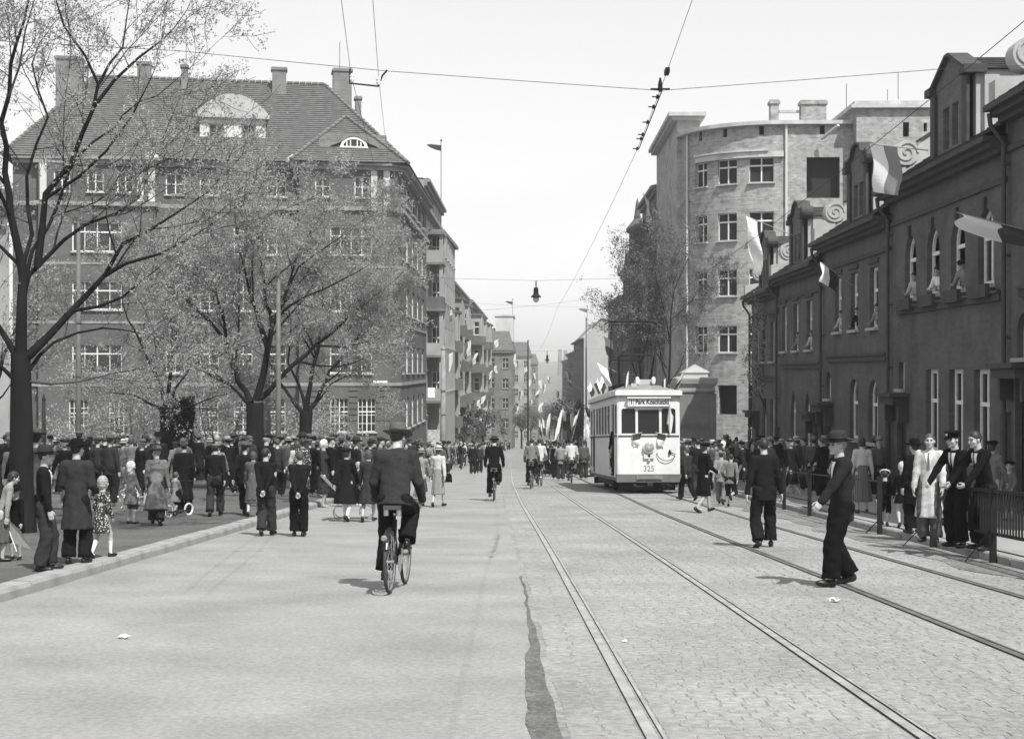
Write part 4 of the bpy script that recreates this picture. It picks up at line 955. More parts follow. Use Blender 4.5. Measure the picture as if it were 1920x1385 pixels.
def finish_tree(t, tr, nleaf, spread, lsize, lmat, bmat, seed):
    tr.b.build('trunk', [bmat, bark2], t, smooth=True, world=True)
    rg = np.random.default_rng(seed); T = np.array([tuple(p) for p in tr.tips]) - np.array(tuple(t.location))
    nc = nleaf // 7; Cc = T[rg.integers(0, len(T), nc)] + rg.normal(size=(nc, 3)) * spread * .8; C = np.repeat(Cc, 7, 0) + rg.normal(size=(nc * 7, 3)) * lsize * rg.uniform(.8, 2.2, size=(nc * 7, 1))
    inst('crown', leaf_mesh('crown', C, lsize, lmat, rg), t)
def W3(px, py, Y, dy=0):
    return Vector((XP(px, Y + dy), Y + dy, ZP(py, Y + dy, px)))
def photo_tree(name, label, bx, Y, trunk, limbs, seed, nleaf, lsize, spread=0.10, lmat=leafm, bmat=bark, dens=1.0, lenf=1.0, group='trees along the park walk', droop=0.0, maxl=3):
    """trunk and limbs as photo columns/rows at distance Y, each limb leaning towards or away from the camera"""
    base = Vector((XP(bx, Y), Y, gz(Y) + 0.1)); t = thing(name, label, 'tree', base, 0, group); tr = Tree(seed); rr = random.Random(seed)
    P = [base + Vector((0, 0, -0.1))] + [W3(x, y, Y) for x, y, r in trunk]; R = [trunk[0][2] * 1.35] + [r for _, _, r in trunk]
    tr.b.mat(0).tube(P, R, 10, cap=False)
    for pts, r0, lean in limbs:
        n = len(pts); Q = [W3(x, y, Y, lean * (i / (n - 1)) ** 1.2) for i, (x, y) in enumerate(pts)]
        # bend between the traced points
        F = []
        for a, b in zip(Q[:-1], Q[1:]):
            F.append(a); 
            if (b - a).length > 0.7: F.append(a.lerp(b, .5) + Vector((rr.gauss(0, .03), rr.gauss(0, .08), rr.gauss(0, .03))))
        F.append(Q[-1]); m = len(F)
        tr.limb(F, [.85 * r0 * (1 - 0.84 * (i / (m - 1)) ** 0.7) for i in range(m)], 0, dens, maxl, droop, lenf)
    finish_tree(t, tr, nleaf, spread, lsize, lmat, bmat, seed); return t
photo_tree('street_tree', 'nearest big tree with thick dark trunk at the left picture edge', 40, 24,
  [(40, 905, .20), (40, 800, .19), (39, 703, .17), (38, 660, .16)],
  [([(39, 670), (40, 610), (41, 560), (37, 480), (20, 404), (9, 323), (2, 230), (20, 120), (45, 40), (60, -30)], .13, -0.6),
   ([(42, 600), (53, 517), (85, 485), (121, 449), (162, 420), (218, 400), (259, 372), (300, 303)], .075, 0.8),
   ([(70, 500), (79, 430), (85, 364), (133, 307), (154, 251), (174, 206), (184, 158), (160, 105), (120, 50), (105, 0)], .085, -0.9),
   ([(182, 165), (205, 120), (230, 89), (238, 30), (246, -20)], .04, 0.4), ([(176, 200), (215, 150), (259, 109), (307, 73), (350, 20)], .045, 1.0),
   ([(52, 668), (91, 630), (127, 591), (170, 545), (197, 515), (230, 457), (273, 436), (330, 400), (390, 360)], .10, 1.2),
   ([(195, 517), (236, 494), (303, 475), (364, 442), (420, 405)], .05, -0.6),
   ([(50, 700), (75, 665), (100, 642), (145, 624), (194, 615), (273, 627)], .05, 1.8),
   ([(55, 715), (95, 720), (150, 715), (210, 700), (273, 690), (330, 688)], .032, 0.9),
   ([(36, 680), (15, 640), (-20, 560), (-50, 450), (-60, 330)], .08, 0.8), ([(36, 720), (5, 690), (-40, 640), (-90, 600)], .06, -0.8),
   ([(40, 560), (60, 470), (110, 380), (140, 300), (215, 240), (262, 190), (330, 150)], .055, 1.6),
   ([(38, 540), (60, 440), (50, 330), (90, 220), (60, 120), (90, 60)], .06, 2.2)],
  3, 62000, 0.022, 0.12, dens=0.85)
photo_tree('street_tree', 'dark forked tree in the middle of the park walk with wide layered crown', 482, 45,
  [(480, 880, .30), (478, 800, .27), (478, 755, .27)],
  [([(470, 755), (446, 715), (433, 667), (424, 640), (391, 600), (349, 560), (303, 530), (270, 520)], .13, 0.6),
   ([(465, 757), (430, 720), (380, 695), (330, 690), (290, 700)], .08, -1.2),
   ([(440, 700), (424, 654), (420, 600), (404, 540), (392, 480), (380, 440)], .09, 1.2),
   ([(480, 750), (502, 654), (510, 608), (497, 568), (489, 493), (484, 440), (482, 410)], .15, -0.3),
   ([(507, 620), (518, 592), (537, 547), (555, 485), (585, 430), (610, 390)], .09, 0.9),
   ([(487, 748), (523, 710), (550, 683), (590, 648), (644, 605), (680, 572), (722, 540)], .12, 0.4),
   ([(512, 605), (545, 572), (574, 555), (650, 520), (690, 498)], .07, -0.9),
   ([(500, 640), (470, 560), (455, 490), (445, 440), (440, 405)], .08, -1.3),
   ([(590, 648), (650, 650), (690, 640), (715, 634)], .05, 0.8),
   ([(520, 590), (560, 500), (630, 450), (672, 420)], .06, 1.6)],
  8, 100000, 0.032, 0.16, dens=0.85, lenf=1.05)
photo_tree('street_tree', 'smaller three forked tree behind the grey lamp post', 571, 55,
  [(571, 870, .26), (573, 800, .24), (574, 770, .25)],
  [([(567, 772), (545, 745), (526, 718), (500, 670), (480, 620)], .12, 0.6), ([(574, 770), (577, 747), (585, 694), (600, 620), (605, 540), (610, 470)], .14, -0.5),
   ([(580, 768), (600, 735), (617, 696), (657, 654), (685, 605), (712, 570)], .12, 0.4), ([(582, 770), (620, 720), (660, 700), (700, 686)], .06, 1.4), ([(572, 765), (560, 720), (540, 680), (545, 600), (530, 520)], .09, 1.4)],
  12, 64000, 0.036, 0.18, dens=0.8, lenf=1.15)
photo_tree('street_tree', 'low spreading tree with short dark trunk left of the round ivy stump', 311, 48,
  [(311, 880, .24), (312, 790, .22), (312, 762, .22)],
  [([(310, 765), (300, 718), (267, 651), (240, 600), (230, 540)], .10, 0.5), ([(305, 768), (282, 757), (250, 740), (200, 735)], .07, -1.0), ([(318, 768), (333, 766), (380, 752), (433, 736)], .06, -0.8),
   ([(314, 762), (320, 700), (330, 640), (322, 570), (330, 500)], .10, -0.3), ([(318, 760), (350, 700), (380, 640), (390, 580)], .07, 1.0)],
  15, 36000, 0.036, 0.17, dens=0.8, lenf=1.1)
photo_tree('street_tree', 'pale thin leaved tree far left behind the big dark trunk', -20, 52, [(-20, 860, .25), (-18, 760, .2)],
  [([(-18, 765), (0, 700), (20, 640), (40, 580), (60, 500)], .12, 0), ([(-18, 770), (-40, 700), (-50, 600)], .1, 0.6), ([(-15, 760), (20, 720), (60, 690)], .06, 1)], 19, 5000, 0.05, 0.18, lmat=leafm)
photo_tree('street_tree', 'thin bare limbed young tree between the tram and the round corner building', 1252, 76, [(1248, 890, .16), (1250, 780, .13), (1252, 725, .12)],
  [([(1250, 725), (1243, 690), (1238, 655), (1225, 610), (1215, 560)], .07, 0.3), ([(1254, 720), (1257, 640), (1258, 590), (1264, 545), (1290, 485), (1296, 470)], .08, -0.4), ([(1256, 640), (1240, 560), (1225, 500), (1232, 460)], .05, 0.5),
   ([(1256, 715), (1275, 690), (1290, 640), (1310, 600)], .05, 0.6), ([(1250, 690), (1215, 640), (1190, 600), (1180, 560)], .05, 1.2), ([(1258, 600), (1300, 560), (1330, 520)], .04, 0.3)],
  23, 20000, 0.05, 0.2, bmat=bark, group='thin trees on the right side of the street', dens=0.8, lmat=leafd)
photo_tree('street_tree', 'dark leafy street tree filling the gap left of the thin tree', 1205, 98, [(1205, 880, .18), (1205, 760, .15)],
  [([(1205, 760), (1200, 690), (1195, 610), (1200, 530), (1205, 480)], .1, 0), ([(1205, 750), (1225, 680), (1235, 610), (1230, 540)], .08, 0.5), ([(1205, 740), (1185, 680), (1175, 620)], .08, -0.5)], 27, 20000, 0.06, 0.3, lmat=leafd, group='thin trees on the right side of the street', lenf=1.3)
photo_tree('street_tree', 'small leafy tree at the far end of the dark brick row', 1438, 64, [(1440, 880, .09), (1440, 800, .07)],
  [([(1440, 800), (1435, 740), (1430, 680), (1440, 620)], .05, 0), ([(1440, 780), (1420, 730), (1410, 690)], .04, 0.3), ([(1440, 790), (1455, 740), (1450, 700)], .04, -0.3)], 29, 3500, 0.045, 0.16, group='thin trees on the right side of the street', lmat=leafm)
# flowering bushes before the tenement
def bush(px, Y, w, h, n, mat, lab, seed, group='bushes in front of the tiled tenement'):
    x = XP(px, Y); g = gz(Y) + 0.1; t = thing('bush', lab, 'bush', (x, Y, g), 0, group); rg = np.random.default_rng(seed); s_ = MB()
    blobs = [(rg.uniform(-.5, .5) * w, rg.uniform(-.4, .4) * w, rg.uniform(.3, .85) * h, rg.uniform(.22, .4) * min(w, h)) for _ in range(14)]
    C = []
    for k in range(n):
        b = blobs[rg.integers(0, 14)]; v = rg.normal(size=3); v /= np.linalg.norm(v); C.append((b[0] + v[0] * b[3] * rg.uniform(.6, 1.05), b[1] + v[1] * b[3] * rg.uniform(.6, 1.05), max(0.1, b[2] + v[2] * b[3])))
    for b in blobs[:8]: s_.tube([(b[0] * .15, b[1] * .15, 0), (b[0] * .6, b[1] * .6, b[2] * .5), b[:3]], [.05, .035, .012], 5)
    s_.build('stem', bark2, t); inst('crown', leaf_mesh('crown', C, 0.07, mat, rg), t)
bush(410, 72, 3.6, 5.6, 5000, leafb, 'tall blossoming bush right of the round ivy stump', 41)
bush(250, 78, 4.0, 5.2, 5000, leafb, 'blossoming bush between the tall grey pole and the low spreading tree', 42)
bush(620, 80, 3.2, 3.6, 3500, leafm, 'dark clipped bush under the ground floor windows right of the smaller forked tree', 43)
bush(535, 84, 3.0, 3.8, 3500, leafb, 'pale bush just right of the grey lamp post', 44)
bush(150, 80, 3.2, 3.2, 3000, leafm, 'low bush under the left ground floor windows', 45)
bush(340, 80, 3.4, 4.4, 4000, leafb, 'blossoming bush behind the round ivy stump', 46)
# ivy grown stump
x, Y = XP(341, 50), 50; t = thing('tree_stump', 'thick ivy grown tree stump in the crowd beside the low spreading tree', 'tree', (x, Y, gz(Y) + .1))
mb = MB(); mb.tube([(0, 0, -.1), (0.03, 0, 1), (-.02, 0, 2.0), (.04, 0, 2.6), (0.0, 0, 3.1)], [.4, .36, .38, .42, .22], 10); mb.build('trunk', bark, t, smooth=True)
rg = np.random.default_rng(77); C = [(0.45 * math.cos(a) * s, 0.45 * math.sin(a) * s, z) for a, s, z in zip(rg.uniform(0, 6.3, 1500), rg.uniform(.8, 1.1, 1500), rg.uniform(.2, 3.2, 1500))]
inst('ivy', leaf_mesh('ivy', C, .06, M('ivy_leaves', 0.03, 0.6, 1, 0.3), rg), t)
# far street trees
k = 0
ftl = ['far leafy tree on the left pavement of the hazy street', 'far leafy tree on the right side beyond the tram']
for (px, Y, h, w) in ((1075, 150, 6, 3), (1083, 190, 7, 4), (1065, 240, 8, 5), (1050, 300, 9, 6), (1030, 370, 11, 8), (1010, 420, 12, 8), (995, 320, 9, 5), (978, 260, 8, 4), (905, 170, 6, 3), (870, 150, 5.5, 2.5), (1040, 460, 13, 10), (1062, 430, 13, 9)):
    x = XP(px, Y); g = gz(Y); t = thing('street_tree', ftl[0] if px < 1000 else ftl[1], 'tree', (x, Y, g), 0, 'hazy trees far down the street on the ' + ('left' if px < 1000 else 'right'))
    rg = np.random.default_rng(100 + k); k += 1; mb = MB(); mb.tube([(0, 0, -.3), (0, 0, h * .35), (0.1, 0, h * .7)], [.2, .16, .05], 6)
    for q in range(6): a = q * 1.05; mb.tube([(0, 0, h * .35), (math.cos(a) * w * .3, math.sin(a) * w * .3, h * .75)], [.08, .03], 4)
    mb.build('trunk', bark, t); bl = [(rg.normal() * w * .28, rg.normal() * w * .28, h * rg.uniform(.45, .95), w * rg.uniform(.12, .26)) for _ in range(16)]
    C = []
    for q in range(2200): b = bl[rg.integers(0, 16)]; v = rg.normal(size=3) * .55; C.append((b[0] + v[0] * b[3], b[1] + v[1] * b[3], b[2] + v[2] * b[3]))
    inst('crown', leaf_mesh('crown', C, 0.16, leafd, rg), t)
rg = np.random.default_rng(9); C = []
for q in range(16000):
    y = rg.uniform(620, 900); x = rg.uniform(-0.09, 0.12) * y; C.append((x, y, gz(y) + 14 * rg.uniform(0.1, 1) ** .7 * (0.75 + .25 * math.sin(x * .13) * math.sin(y * .05))))
o = inst('far_wood', leaf_mesh('far_wood', C, 1.1, leafd, rg)); tag(o, 'hazy mass of far trees closing the street end', 'trees', kind='stuff')
# ------------------------------------------------------------------ the tram
ty = 46.6; tcx = XP(1217, ty); trz = math.atan2(0.50, 10.0)
tram = thing('tram', 'white tram car with route board and number 325, flags on its roof', 'tram', (tcx, ty, gz(ty) + 0.012), trz)
tram.rotation_euler = (math.atan(-SLOPE), 0, trz)
tw_ = M('tram_cream_paint', 0.62, 0.4, 2.2, 0.09, spec=0.4); tg = M('tram_grey_line', 0.08, 0.5); tdk = M('tram_underframe', 0.02, 0.7, 4, 0.3); troof = M('tram_roof_canvas', 0.2, 0.8, 2, 0.2)
W2, LN = 1.03, 9.6      # half width, length; the front panel is at local y = 0, the car runs back along +y
def tram_front(yf, s, parent):
    """end wall of the car with three windows; s=+1 faces -y"""
    path = Path([(-W2 + .06, yf), (W2 - .06, yf)]) if s > 0 else Path([(W2 - .06, yf), (-W2 + .06, yf)])
    L = path.L
    ops = [dict(u=L * .5 - 0.66, v=1.95, w=0.46, h=0.82, r=1), dict(u=L * .5, v=1.93, w=0.70, h=0.80), dict(u=L * .5 + 0.66, v=1.95, w=0.46, h=0.82, r=1)]
    mb = MB(); wall_mesh(path, 0.62, 3.2, ops, 0.05, mb)
    # rounded window corners
    for o in ops:
        if not o.get('r'): continue
        for sx in (-1, 1):
            cx_, cz_ = o['u'] + sx * (o['w'] / 2 - .08), o['v'] + o['h'] - .08; c = [(o['u'] + sx * o['w'] / 2, o['v'] + o['h'])] + [(cx_ + sx * .08 * math.cos(a), cz_ + .08 * math.sin(a)) for a in [pi / 2 * k / 4 for k in range(5)]]
            mb.face([path.P(u, v, -0.002) for u, v in c])
    mb.build('end_panel', tw_, parent); 
    for o in ops:
        g = MB(); g.face([path.P(o['u'] - o['w'] / 2, o['v'], -.045), path.P(o['u'] + o['w'] / 2, o['v'], -.045), path.P(o['u'] + o['w'] / 2, o['v'] + o['h'], -.045), path.P(o['u'] - o['w'] / 2, o['v'] + o['h'], -.045)]); g.build('window_pane', M('tram_glass', .02, .15, spec=.2), parent)
    return path
tram_front(0, 1, tram); tram_front(LN, -1, tram)
# sides: platform door openings at both ends, five windows between
for s in (-1, 1):
    path = Path([(s * W2, LN - .02), (s * W2, .02)]) if s < 0 else Path([(s * W2, .02), (s * W2, LN - .02)])
    L = path.L; ops = []
    for e in (0, 1):
        f = (lambda q: q) if (e == 0) else (lambda q: L - q)
        ops.append(dict(u=f(L - 0.50), v=1.95, w=0.62, h=0.95)); ops.append(dict(u=f(L - 1.42), v=0.50, w=0.82, h=2.45, door=1))
    for k in range(5): ops.append(dict(u=2.75 + k * (L - 5.5) / 4, v=1.95, w=0.86, h=0.98))
    mb = MB(); wall_mesh(path, 0.42, 3.2, ops, 0.05, mb); mb.build('side_panel', tw_, tram)
    for o in ops:
        if o.get('door'):
            for du in (-.4, .4): mb = MB(); mb.tube([path.P(o['u'] + du, .75, .05), path.P(o['u'] + du, 1.9, .05)], .016, 6); mb.build('grab_rail', iron, tram)
            mb = MB(); a, b = path.P(o['u'] - .42, 0, .02), path.P(o['u'] + .42, 0, .28); mb.box(min(a[0], b[0]), max(a[0], b[0]), min(a[1], b[1]), max(a[1], b[1]), .36, .41); mb.build('step', tdk, tram)
            continue
        fm = MB(); w = o['w'] / 2
        for (u0_, u1_, v0_, v1_) in ((-w, -w + .04, 0, o['h']), (w - .04, w, 0, o['h']), (-w + .04, w - .04, 0, .04), (-w + .04, w - .04, o['h'] - .04, o['h']), (-w + .04, w - .04, o['h'] * .72, o['h'] * .72 + .035)):
            P = [path.P(o['u'] + a, o['v'] + b, -.02) for a, b in ((u0_, v0_), (u1_, v0_), (u1_, v1_), (u0_, v1_))]; Q = [path.P(o['u'] + a, o['v'] + b, -.045) for a, b in ((u0_, v0_), (u1_, v0_), (u1_, v1_), (u0_, v1_))]
            fm.raw(P + Q, [(0, 1, 2, 3), (4, 7, 6, 5), (0, 4, 5, 1), (1, 5, 6, 2), (2, 6, 7, 3), (3, 7, 4, 0)])
        r = fm.build('side_window', M('varnished_wood', 0.12, 0.5, 4, 0.2), tram)
        g = MB(); g.face([path.P(o['u'] + a, o['v'] + b, -.035) for a, b in ((-w, 0), (w, 0), (w, o['h']), (-w, o['h']))]); g.build('pane', M('tram_glass', .02, .15, spec=.2), r)
    mb = MB(); band(mb, path, 1.84, 1.90, .02, .0); mb.build('waist_line', tg, tram)
# cut corners between end panels and sides
mb = MB()
for sx in (-1, 1):
    for y0, y1 in ((0, .02), (LN - .02, LN)):
        ya, yb = (0, .02) if y0 == 0 else (LN, LN - .02); mb.face([(sx * (W2 - .06), ya, .62), (sx * W2, yb, .62), (sx * W2, yb, 3.2), (sx * (W2 - .06), ya, 3.2)])
mb.box(-.97, .97, .06, LN - .06, .5, .56)                     # floor
mb.build('corner_post', tw_, tram)
mb = MB(); mb.box(-.99, .99, .3, LN - .3, .565, .60); mb.box(-.9, .9, 1.95, 2.0, .6, 3.1); mb.box(-.9, .9, LN - 2.0, LN - 1.95, .6, 3.1); mb.build('interior', darkm, tram)
mb = MB(); mb.box(-W2 + .03, W2 - .03, -.012, .0, 1.835, 1.895); mb.build('waist_line', tg, tram)
mb = MB()
for y0, y1 in ((-.06, .3), (LN - .3, LN + .06)): mb.box(-W2 - .03, W2 + .03, y0, y1, .36, .615)
for sx in (-1, 1): mb.box(sx * (W2 + .015) - .02, sx * (W2 + .015) + .02, .303, LN - .303, .40, .50)
mb.build('skirt_beam', M('tram_skirt', 0.12, 0.6, 2, 0.25), tram)
mb = MB(); mb.box(-.42, .42, -.10, -.063, .44, .58); mb.box(-.36, .36, -.115, -.103, .47, .55); mb.build('number_plate_frame', M('tram_skirt_light', 0.17, 0.6, 2, 0.25), tram)
# roof: cornice band then domed canvas
mb = MB()
for z0, z1, o in ((3.2, 3.34, .07), (3.343, 3.37, .03)): mb.box(-W2 - o, W2 + o, -o - .05, LN + o + .05, z0, z1)
mb.build('roof_cornice', tw_, tram)
mb = MB(); mb.box(-W2 - .075, W2 + .075, -.125, LN + .125, 3.17, 3.197); mb.build('rain_gutter', tg, tram)
rows_ = [(-.02, 0.0), (.25, .12), (.9, .22), (1.6, .27), (LN - 1.6, .27), (LN - .9, .22), (LN - .25, .12), (LN + .02, 0)]; V = []; NX = 13
for y, h in rows_:
    for i in range(NX): u = -1 + 2 * i / (NX - 1); V.append((u * (W2 + .01), y, 3.372 + h * (1 - abs(u) ** 2.4) + (.0 if h else 0)))
Fc = [(j * NX + i, j * NX + i + 1, (j + 1) * NX + i + 1, (j + 1) * NX + i) for j in range(len(rows_) - 1) for i in range(NX - 1)]
mb = MB(); mb.raw(V, Fc); mb.build('roof', troof, tram, smooth=True)
mb = MB(); mb.box(-.28, .28, .8, 1.5, 3.58, 3.76); mb.box(-.5, -.3, .5, .7, 3.5, 3.62); mb.build('roof_box', M('pale_roof_box', .4, .7, 3, .2), tram)
mb = MB(); mb.lathe([(.05, 3.6), (.07, 3.66), (.07, 3.78), (.03, 3.84)], 8, (-.27, .7, 0)); mb.lathe([(.05, 3.6), (.07, 3.66), (.07, 3.78), (.03, 3.84)], 8, (.27, .7, 0)); mb.build('insulator', M('porcelain', .75, .2), tram)
# route board with the lettering
mb = MB(); mb.box(-.69, .69, -.13, -.003, 2.84, 3.10); r = mb.build('route_board', tw_, tram)
mb = MB(); mb.prism([(-.003, 3.10), (-.20, 3.10), (-.20, 3.125), (-.003, 3.165)], 'x', -.72, .72); mb.build('board_hood', tw_, tram)
bk = M('black_lettering', 0.015, 0.6)
o = inst('lettering', text_mesh('Park Kosciuszki', 0.215, bk, .003, .80, .006), r, (.10, -.134, 2.975), rot=(pi / 2, 0, 0)); o2 = inst('lettering', text_mesh('1', 0.215, bk, .003, .9, .006), r, (-.575, -.134, 2.975), rot=(pi / 2, 0, 0))
mb = MB()
for x in (-.64, -.51, .645): mb.box(x - .006, x + .006, -.136, -.131, 2.86, 3.08)
mb.build('board_rule', bk, r)
inst('car_number', text_mesh('325', 0.26, M('worn_number', .2, .6), .003, .95), tram, (0.0, -.006, .80), rot=(pi / 2, 0, 0))
# lamp, socket and hanging cable
mb = MB(); Mx = Matrix.Rotation(pi / 2, 4, 'X')
mb.lathe([(.10, -.02), (.19, .06), (.19, .12), (.165, .125)], 20, (0, 0, 1.50), Mx=Mx); mb.box(-.17, .17, -.07, -.003, 1.13, 1.29); lamp = mb.build('headlight', M('lamp_shell', .55, .35), tram)
mb = MB(); mb.lathe([(.0, .122), (.165, .122), (.14, .145), (.07, .16), (.0, .165)], 20, (0, 0, 1.50), Mx=Mx); mb.build('lens', M('lamp_glass', .28, .08, spec=.8), lamp, smooth=True)
mb = MB(); mb.lathe([(.045, 0), (.045, .075)], 12, (0, 0, 1.22), Mx=Mx); mb.build('socket', darkm, lamp)
mb = MB(); mb.lathe([(.03, .0), (.055, .05), (.02, .1)], 8, (0, -.04, 1.02)); mb.build('lamp_bracket', M('pale_roof_box', .4, .7, 3, .2), tram)
mb = MB(); mb.tube([(.26 + .30 * (1 - math.cos(pi * k / 14)), -.04 - .03 * math.sin(pi * k / 14), 1.27 - .24 * math.sin(pi * k / 14) - .06 * k / 14 + .06) for k in range(15)] + [(.72, -.03, 1.34), (.70, -.01, 1.36)], .012, 5); mb.lathe([(.05, 1.28), (.05, 1.34), (.02, 1.42)], 8, (.69, -.03, 0)); mb.build('coupling_cable', iron, tram)
mb = MB(); mb.tube([(.40, -.10, .28), (.55, -.22, .30), (.70, -.16, .24), (.62, -.12, .18), (.45, -.14, .2)], .022, 6); mb.tube([(-.45, -.1, .22), (-.2, -.1, .22)], .02, 6); mb.box(-.09, .09, -.3, .0, .25, .36); mb.lathe([(.05, .2), (.07, .26), (.05, .3)], 8, (-.48, -.1, 0)); mb.build('coupler', tdk, tram)
# running gear
mb = MB(); mb.box(-.8, .8, 2.6, LN - 2.6, .16, .40); mb.box(-.92, .92, .35, .42, .08, .34); mb.box(-.92, .92, LN - .42, LN - .35, .08, .34); mb.box(-.95, -.88, 2.2, LN - 2.2, .2, .48); mb.box(.88, .95, 2.2, LN - 2.2, .2, .48); mb.box(-.85, .85, .5, 2.4, .3, .48); mb.build('truck_frame', tdk, tram)
for yy_ in (3.3, LN - 3.3):
    for sx in (-1, 1):
        mb = MB(); mb.lathe([(.38, -.07), (.38, -.04), (.34, -.03), (.34, .06), (.12, .07), (.12, -.07)], 18, (sx * .75, yy_, .345), Mx=Matrix.Rotation(sx * pi / 2, 4, 'Y')); mb.build('wheel', iron, tram, smooth=False)
# pantograph
pm = iron; mb = MB(); yb_ = 4.6; z0 = 3.72
for sx in (-.5, .5): mb.tube([(sx, yb_ - 1.1, z0), (sx, yb_ + 1.1, z0)], .028, 6)
for yy_ in (-1.1, -.4, .4, 1.1): mb.tube([(-.62, yb_ + yy_, z0), (.62, yb_ + yy_, z0)], .028, 6)
mb.tube([(-.55, yb_ - 1.0, z0), (-.62, yb_ - 1.5, 4.65), (-.5, yb_ - 1.52, 4.72), (.5, yb_ - 1.52, 4.72), (.62, yb_ - 1.5, 4.65), (.55, yb_ - 1.0, z0)], .034, 6)
mb.tube([(-.55, yb_ + 1.0, z0), (-.62, yb_ + 1.5, 4.65), (-.5, yb_ + 1.52, 4.72), (.5, yb_ + 1.52, 4.72), (.62, yb_ + 1.5, 4.65), (.55, yb_ + 1.0, z0)], .03, 6)
zt = 6.02
for s in (-1, 1): mb.tube([(-.58, yb_ + s * 1.5, 4.66), (-.72, yb_, zt - .12)], .02, 5); mb.tube([(.58, yb_ + s * 1.5, 4.66), (.72, yb_, zt - .12)], .02, 5)
mb.tube([(-.58, yb_ - 1.5, 4.66), (.72, yb_, zt - .12)], .013, 5); mb.tube([(.58, yb_ - 1.5, 4.66), (-.72, yb_, zt - .12)], .013, 5); mb.tube([(-.72, yb_, zt - .12), (.72, yb_, zt - .12)], .02, 5)
mb.tube([(-.95, yb_ - .12, zt - .1), (-.78, yb_ - .12, zt), (.78, yb_ - .12, zt), (.95, yb_ - .12, zt - .1)], .026, 6); mb.tube([(-.95, yb_ + .12, zt - .1), (-.78, yb_ + .12, zt), (.78, yb_ + .12, zt), (.95, yb_ + .12, zt - .1)], .026, 6)
for sx in (-1, 1): mb.tube([(sx * .72, yb_ - .12, zt), (sx * .72, yb_ + .12, zt)], .02, 5); mb.lathe([(.06, 3.55), (.08, 3.6), (.05, 3.66), (.08, 3.7)], 8, (sx * .5, yb_ - 1, 0)); mb.lathe([(.06, 3.55), (.08, 3.6), (.05, 3.66), (.08, 3.7)], 8, (sx * .5, yb_ + 1, 0))
mb.build('pantograph', pm, tram)
def tram_pt(x, y, z): return tram.matrix_basis @ Vector((x, y, z))

# ------------------------------------------------------------------ flags
fw_, fr_, fd_ = M('flag_white', .82, .9, trans=.2), M('flag_red', .16, .9, trans=.2), M('flag_black', .035, .9)
def flag(p, d, ln, w, drop, label, group, seed=0, split='along', mats=(fw_, fr_), pole_l=None, wave=.06, cat='flag', hang=False):
    """cloth fixed along the end of a pole from p in direction d; the cloth hangs or flies from it"""
    p = Vector(p); d = Vector(d).normalized(); t = thing('flag', label, cat, p, 0, group); pl = pole_l or ln + .5; rr = random.Random(seed)
    MB().tube([(0, 0, 0), d * pl], [.018, .013], 5).build('pole', M('flag_pole', .3, .7), t)
    o = Vector(drop).normalized(); a = d * (pl - ln); nrm = d.cross(o).normalized(); N1, N2 = 12, 14; mb = MB(); ph = rr.uniform(0, 6)
    V = []
    for j in range(N2 + 1):
        for i in range(N1 + 1):
            u, v = i / N1, j / N2; pt = a + d * ln * u * (1 - (.35 * v if hang else .06 * v)) + o * w * v + nrm * wave * w * math.sin(5.5 * v + 3 * u + ph) * (v ** .7) + d * ln * .06 * math.sin(7 * v + ph)
            V.append(pt)
    for j in range(N2):
        for i in range(N1):
            mb.mat(0 if ((i >= N1 / 2) if split == 'along' else (j < N2 / 2)) else 1); b = j * (N1 + 1) + i; mb.face([V[b], V[b + 1], V[b + N1 + 2], V[b + N1 + 1]])
    mb.build('cloth', list(mats), t, smooth=True); return t
def pennant(px, Y, ptop, pbot, lab, mat=fd_):
    z0, z1 = ZP(pbot, Y), ZP(ptop, Y); t = thing('flagpole', lab, 'flagpole', (XP(px, Y), Y, z0), 0, 'roof flagpoles'); h = z1 - z0
    mb = MB(); mb.tube([(0, 0, 0), (0, 0, h)], .035, 5); mb.lathe([(.02, h), (.12, h + .1), (.02, h + .2)], 6); mb.build('pole', iron, t)
    V = [(-.02, 0, h - .9), (-.02, 0, h - .35), (-.55, .1, h - .75), (-.55, .08, h - .28), (-1.05, -.05, h - .55), (-1.05, -.03, h - .25), (-1.4, .04, h - .30)]
    mb = MB(); mb.raw(V, [(0, 1, 3, 2), (2, 3, 5, 4), (4, 5, 6)]); mb.build('cloth', mat, t, smooth=True)
pennant(827, 133, 265, 385, 'tall flagpole with dark pennant on the pale loggia block roof')
pennant(961, 270, 562, 600, 'flagpole with dark pennant on the flat attic of the steep roofed house')
pennant(1101, 215, 575, 615, 'thin flagpole with pale pennant on the white gabled house', fr_)
# tram flags
for i, (x, y, ly, lx, lab) in enumerate(((W2 - .05, .05, -.2, .35, 'flag leaning out at the right front corner of the tram roof'), (-.62, .55, -.1, .06, 'small flag standing at the left front of the tram roof'), (-W2 + .05, 3.2, 0, -.35, 'flag on the left edge of the tram roof nearest the front'),
        (-W2 + .05, 4.6, 0, -.4, 'flag on the left edge of the tram roof second from the front'), (-W2 + .05, 7.2, 0, -.45, 'flag on the left edge of the tram roof farthest back'), (.62, .4, -.1, .02, 'tiny flag near the right front of the tram roof'))):
    flag(tram_pt(x, y, 3.4), (lx, ly, 1), .44 if i != 5 else .28, .28 if i != 5 else .18, (-.35 if x < 0 else -.5, -.2, -.55), 'white and dark ' + lab, 'flags on the tram', i, 'across' if i % 2 else 'along', mats=(fw_, fd_), pole_l=.62 if i != 5 else .4)
for sx, lab in ((-1, 'dark and white flag draped under the left tram cab window'), (1, 'white and dark flag draped beside the tram headlight on the right')):
    flag(tram_pt(sx * .22 + (.0), -.06, 1.98), (sx * .75, -.12, -.15), .30, .42, (sx * .12, -.04, -1), lab, 'flags on the tram', 30 + sx, 'across', (fd_, fw_) if sx < 0 else (fd_, fw_), .34, .10, hang=True)
